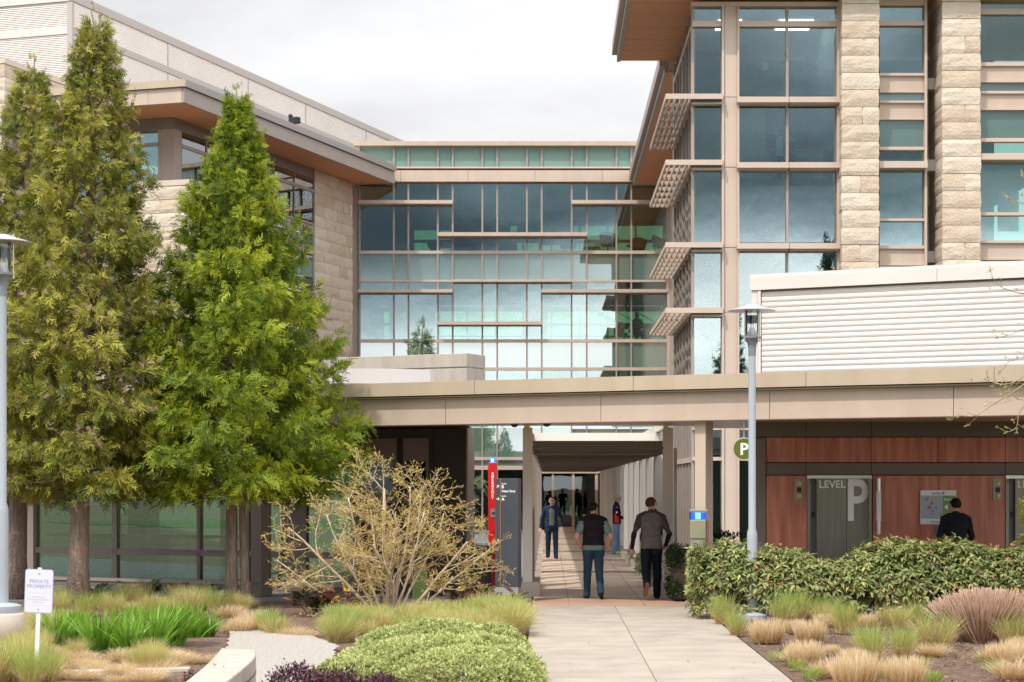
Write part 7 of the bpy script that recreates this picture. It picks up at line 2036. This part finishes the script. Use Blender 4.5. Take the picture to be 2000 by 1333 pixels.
# man in the black vest, hands in pockets
J = pose(0.01, 0.10, 0.0, 0.42)
for s, sx in (('l', -1), ('r', 1)):
    z = J['sh_' + s][2]
    J['el_' + s] = (sx * 0.315, -0.06, z - 0.29); J['wr_' + s] = (sx * 0.215, 0.07, z - 0.50); J['hd_' + s] = (sx * 0.17, 0.10, z - 0.57); J['hide_' + s] = True
person('heavyset man in a black vest over a teal T-shirt walking away, hands in pockets', at(1159, 1170), R(3), 1.76, J,
       dict(torso='black_vest', hem='black_vest', hips='teal_shirt', sleeve='teal_shirt', forearm='skin', short=True, vest=True, legs='jeans_teal', shoes='shoe_dark', collar='black_vest'), hair='hair_dark', look=R(-35), glasses=True, bulk=1.16)
# man in the grey fleece, rear heel up
J = pose(0.015, -0.20, 0.85, 0.0)
z = J['sh_l'][2]
J['el_l'] = (-0.30, -0.03, z - 0.28); J['wr_l'] = (-0.33, 0.02, z - 0.52); J['hd_l'] = (-0.33, 0.05, z - 0.61)
J['el_r'] = (0.31, -0.04, z - 0.28); J['wr_r'] = (0.26, 0.10, z - 0.47); J['hd_r'] = (0.22, 0.16, z - 0.53)
gf = person('man in a two-tone grey fleece walking away with one heel lifted', at(1272, 1171), R(2), 1.86, J,
       dict(torso='grey_fleece', hem='grey_fleece', hips='grey_fleece', sleeve='grey_sleeve', forearm='black_cloth', long=True, legs='jeans_navy', shoes='shoe_dark', collar='grey_sleeve'), look=R(-38), glasses=True, bulk=1.04)
gf.children[0]
# the lifted shoe shows its tan sole
k = 1.86 / 1.75; an, kn, to = (np.array(J[q]) for q in ('an_l', 'kn_l', 'toe_l'))
dn = (an - kn) / np.linalg.norm(an - kn); fd = (to - an) / np.linalg.norm(to - an); sd = np.cross(fd, dn); sd /= np.linalg.norm(sd); pn = np.cross(sd, fd)
pn = pn if pn.dot(dn) > 0 else -pn
sole = []
for t, w in ((-0.065, 0.022), (-0.04, 0.034), (0.04, 0.032), (0.11, 0.044), (0.165, 0.040), (0.195, 0.02)):
    c = an + dn * 0.052 + fd * t + pn * 0.034; sole.append((c - sd * w, c + sd * w))
P = [s[0] for s in sole] + [s[1] for s in sole[::-1]]; n = len(P)
MB().add([tuple(p * k) for p in P] + [tuple((p - pn * 0.012) * k) for p in P], [tuple(range(n)), tuple(range(n, 2 * n))[::-1]] + [(i, (i + 1) % n, n + (i + 1) % n, n + i) for i in range(n)]).build('shoe_sole', 'sole_tan', gf)
# someone walking ahead of him, mostly hidden
J = pose(0.0, 0.18, 0, 0.2)
person('person in blue jeans mostly hidden behind the man in the grey fleece', (WX(1276, 39.0), 39.0, SURF), R(0), 1.62, J,
       dict(torso='black_cloth', hips='black_cloth', sleeve='black_cloth', legs='jeans_teal', shoes='shoe_dark'), hair='hair_dark', face=False)
# bald man in neon shoes, standing sideways with a cup
J = pose(0.0, 0.07, 0, 0)
z = J['sh_r'][2]
J['el_r'] = (0.22, 0.02, z - 0.28); J['wr_r'] = (0.17, 0.22, z - 0.36); J['hd_r'] = (0.14, 0.30, z - 0.33)
J['el_l'] = (-0.22, 0.02, z - 0.28); J['wr_l'] = (-0.15, 0.20, z - 0.37); J['hd_l'] = (-0.10, 0.28, z - 0.35)
b = person('bald man in a navy and red sweater, light jeans and neon shoes facing the posts', at(1204, 1083), R(-90), 1.80, J,
       dict(torso='navy_sweater', hem='navy_sweater', hips='navy_sweater', sleeve='navy_sweater', legs='jeans_light', shoes='shoe_neon', collar='navy_sweater'), bald=True)
MB().box(0.235, 0.262, -0.07, 0.05, 1.10, 1.22).box(0.19, 0.215, -0.06, 0.06, 0.95, 1.10).build('red_patch', 'red_paint', b)
MB().box(0.262, 0.268, -0.03, 0.03, 1.40, 1.45).build('badge', 'red_paint', b); MB().box(0.266, 0.272, -0.025, 0.025, 1.24, 1.29).build('badge', 'white_letter', b)
cup = thing('paper_cup', 'white paper cup held by the bald man at the posts', 'cup', (0, 0, 0))
m4 = Matrix.Translation(Vector(b.location)) @ Matrix.Rotation(R(-90), 4, 'Z'); q = m4 @ Vector((0.13, 0.345, (z - 0.375) * 1.80 / 1.75)); cup.location = q
MB().lathe([(0.028, 0.0), (0.038, 0.11)], n=16).build('cup', 'cup_white', cup, True); MB().lathe([(0.041, 0.11), (0.041, 0.122), (0.035, 0.13)], n=16).build('lid', 'cup_white', cup, True)
# man at the map
J = pose(0.04, 0.05, 0, 0); z = J['sh_r'][2]
for s, sx in (('l', -1), ('r', 1)): J['el_' + s] = (sx * 0.27, 0.03, z - 0.28); J['wr_' + s] = (sx * 0.20, 0.2, z - 0.45); J['hd_' + s] = (sx * 0.15, 0.27, z - 0.48)
person('dark-haired man in a dark navy blazer reading the map board behind the hedge', (WX(1868, 33.6), 33.6, 0.0), R(4), 1.86, J,
       dict(torso='black_cloth', hips='black_cloth', sleeve='black_cloth', legs='jeans_navy', shoes='shoe_dark', collar='black_cloth'), hair='hair_dark', bulk=1.05, look=R(12))
# two people on the stair landing of the tower
zl = WZ(351, 56)
J = pose(0.01, 0.05, 0, 0); z = J['sh_r'][2]
J['el_r'] = (0.22, 0.02, z - 0.28); J['wr_r'] = (0.10, 0.16, z - 0.30); J['hd_r'] = (0.02, 0.2, z - 0.28)
J['el_l'] = (-0.24, -0.02, z - 0.28); J['wr_l'] = (-0.22, 0.12, z - 0.48); J['hd_l'] = (-0.2, 0.16, z - 0.55)
person('dark-haired woman in a light blue top on the tower stair landing', (WX(1523, 57.0), 57.0, zl), R(95), 1.62, J,
       dict(torso='blue_top', hips='blue_top', sleeve='blue_top', legs='black_cloth', shoes='shoe_dark', collar='skin'), hair='hair_dark', vox=0.016, bulk=0.92, face=False)
person('person in a red plaid shirt beside the woman on the stair landing', (WX(1545, 57.5), 57.5, zl), R(100), 1.60, pose(0, 0.1),
       dict(torso='plaid_red', hips='plaid_red', sleeve='plaid_red', legs='jeans_dark', shoes='shoe_dark'), hair='hair_dark', vox=0.016, bulk=0.95, face=False)
# seated figure in the link building
J = pose(0.03, 0, seat=True)
dz = -0.43
for q in list(J):
    if isinstance(J[q], tuple): J[q] = (J[q][0], J[q][1], J[q][2] + dz)
for s, sx in (('l', -1), ('r', 1)):
    hp = J['hip_' + s]
    J['kn_' + s] = (sx * 0.13, 0.42, 0.50); J['an_' + s] = (sx * 0.13, 0.40, 0.09); J['toe_' + s] = (sx * 0.14, 0.56, 0.035)
    zz = J['sh_' + s][2]; J['el_' + s] = (sx * 0.27, 0.10, zz - 0.26); J['wr_' + s] = (sx * 0.16, 0.32, zz - 0.28); J['hd_' + s] = (sx * 0.1, 0.39, zz - 0.28)
person('seated person in dark clothes at a table behind the lower glass', (WX(1244, 90.9), 90.9, WZ(664, 89) + 0.01), R(-20), 1.78, J,
       dict(torso='silhouette', hips='silhouette', sleeve='silhouette', legs='silhouette', shoes='silhouette'), hair='hair_dark', vox=0.018, face=False)  # near-black clothes paint in the backlit silhouette
# ---------------------------------------------------------------- every look-alike gets its own place in words
ORD = 'first second third fourth fifth sixth seventh eighth ninth tenth eleventh twelfth thirteenth fourteenth fifteenth sixteenth seventeenth eighteenth nineteenth twentieth'.split()
def ordinal(n):
    if n < 20: return ORD[n]
    tens = {2: 'twenty', 3: 'thirty', 4: 'forty', 5: 'fifty', 6: 'sixty', 7: 'seventy', 8: 'eighty'}[(n + 1) // 10]
    return (tens[:-1] + 'ieth') if (n + 1) % 10 == 0 else tens + '-' + ORD[(n + 1) % 10 - 1]
byl = {}
for o in COL.objects:
    if o.parent is None and o.get('label') and o.get('category'): byl.setdefault(o['label'], []).append(o)
for lb, os_ in byl.items():
    if len(os_) < 2: continue
    os_.sort(key=lambda o: o.location.x / o.location.y)
    for i, o in enumerate(os_): o['label'] = f'{lb}, {ordinal(i)} from the left'
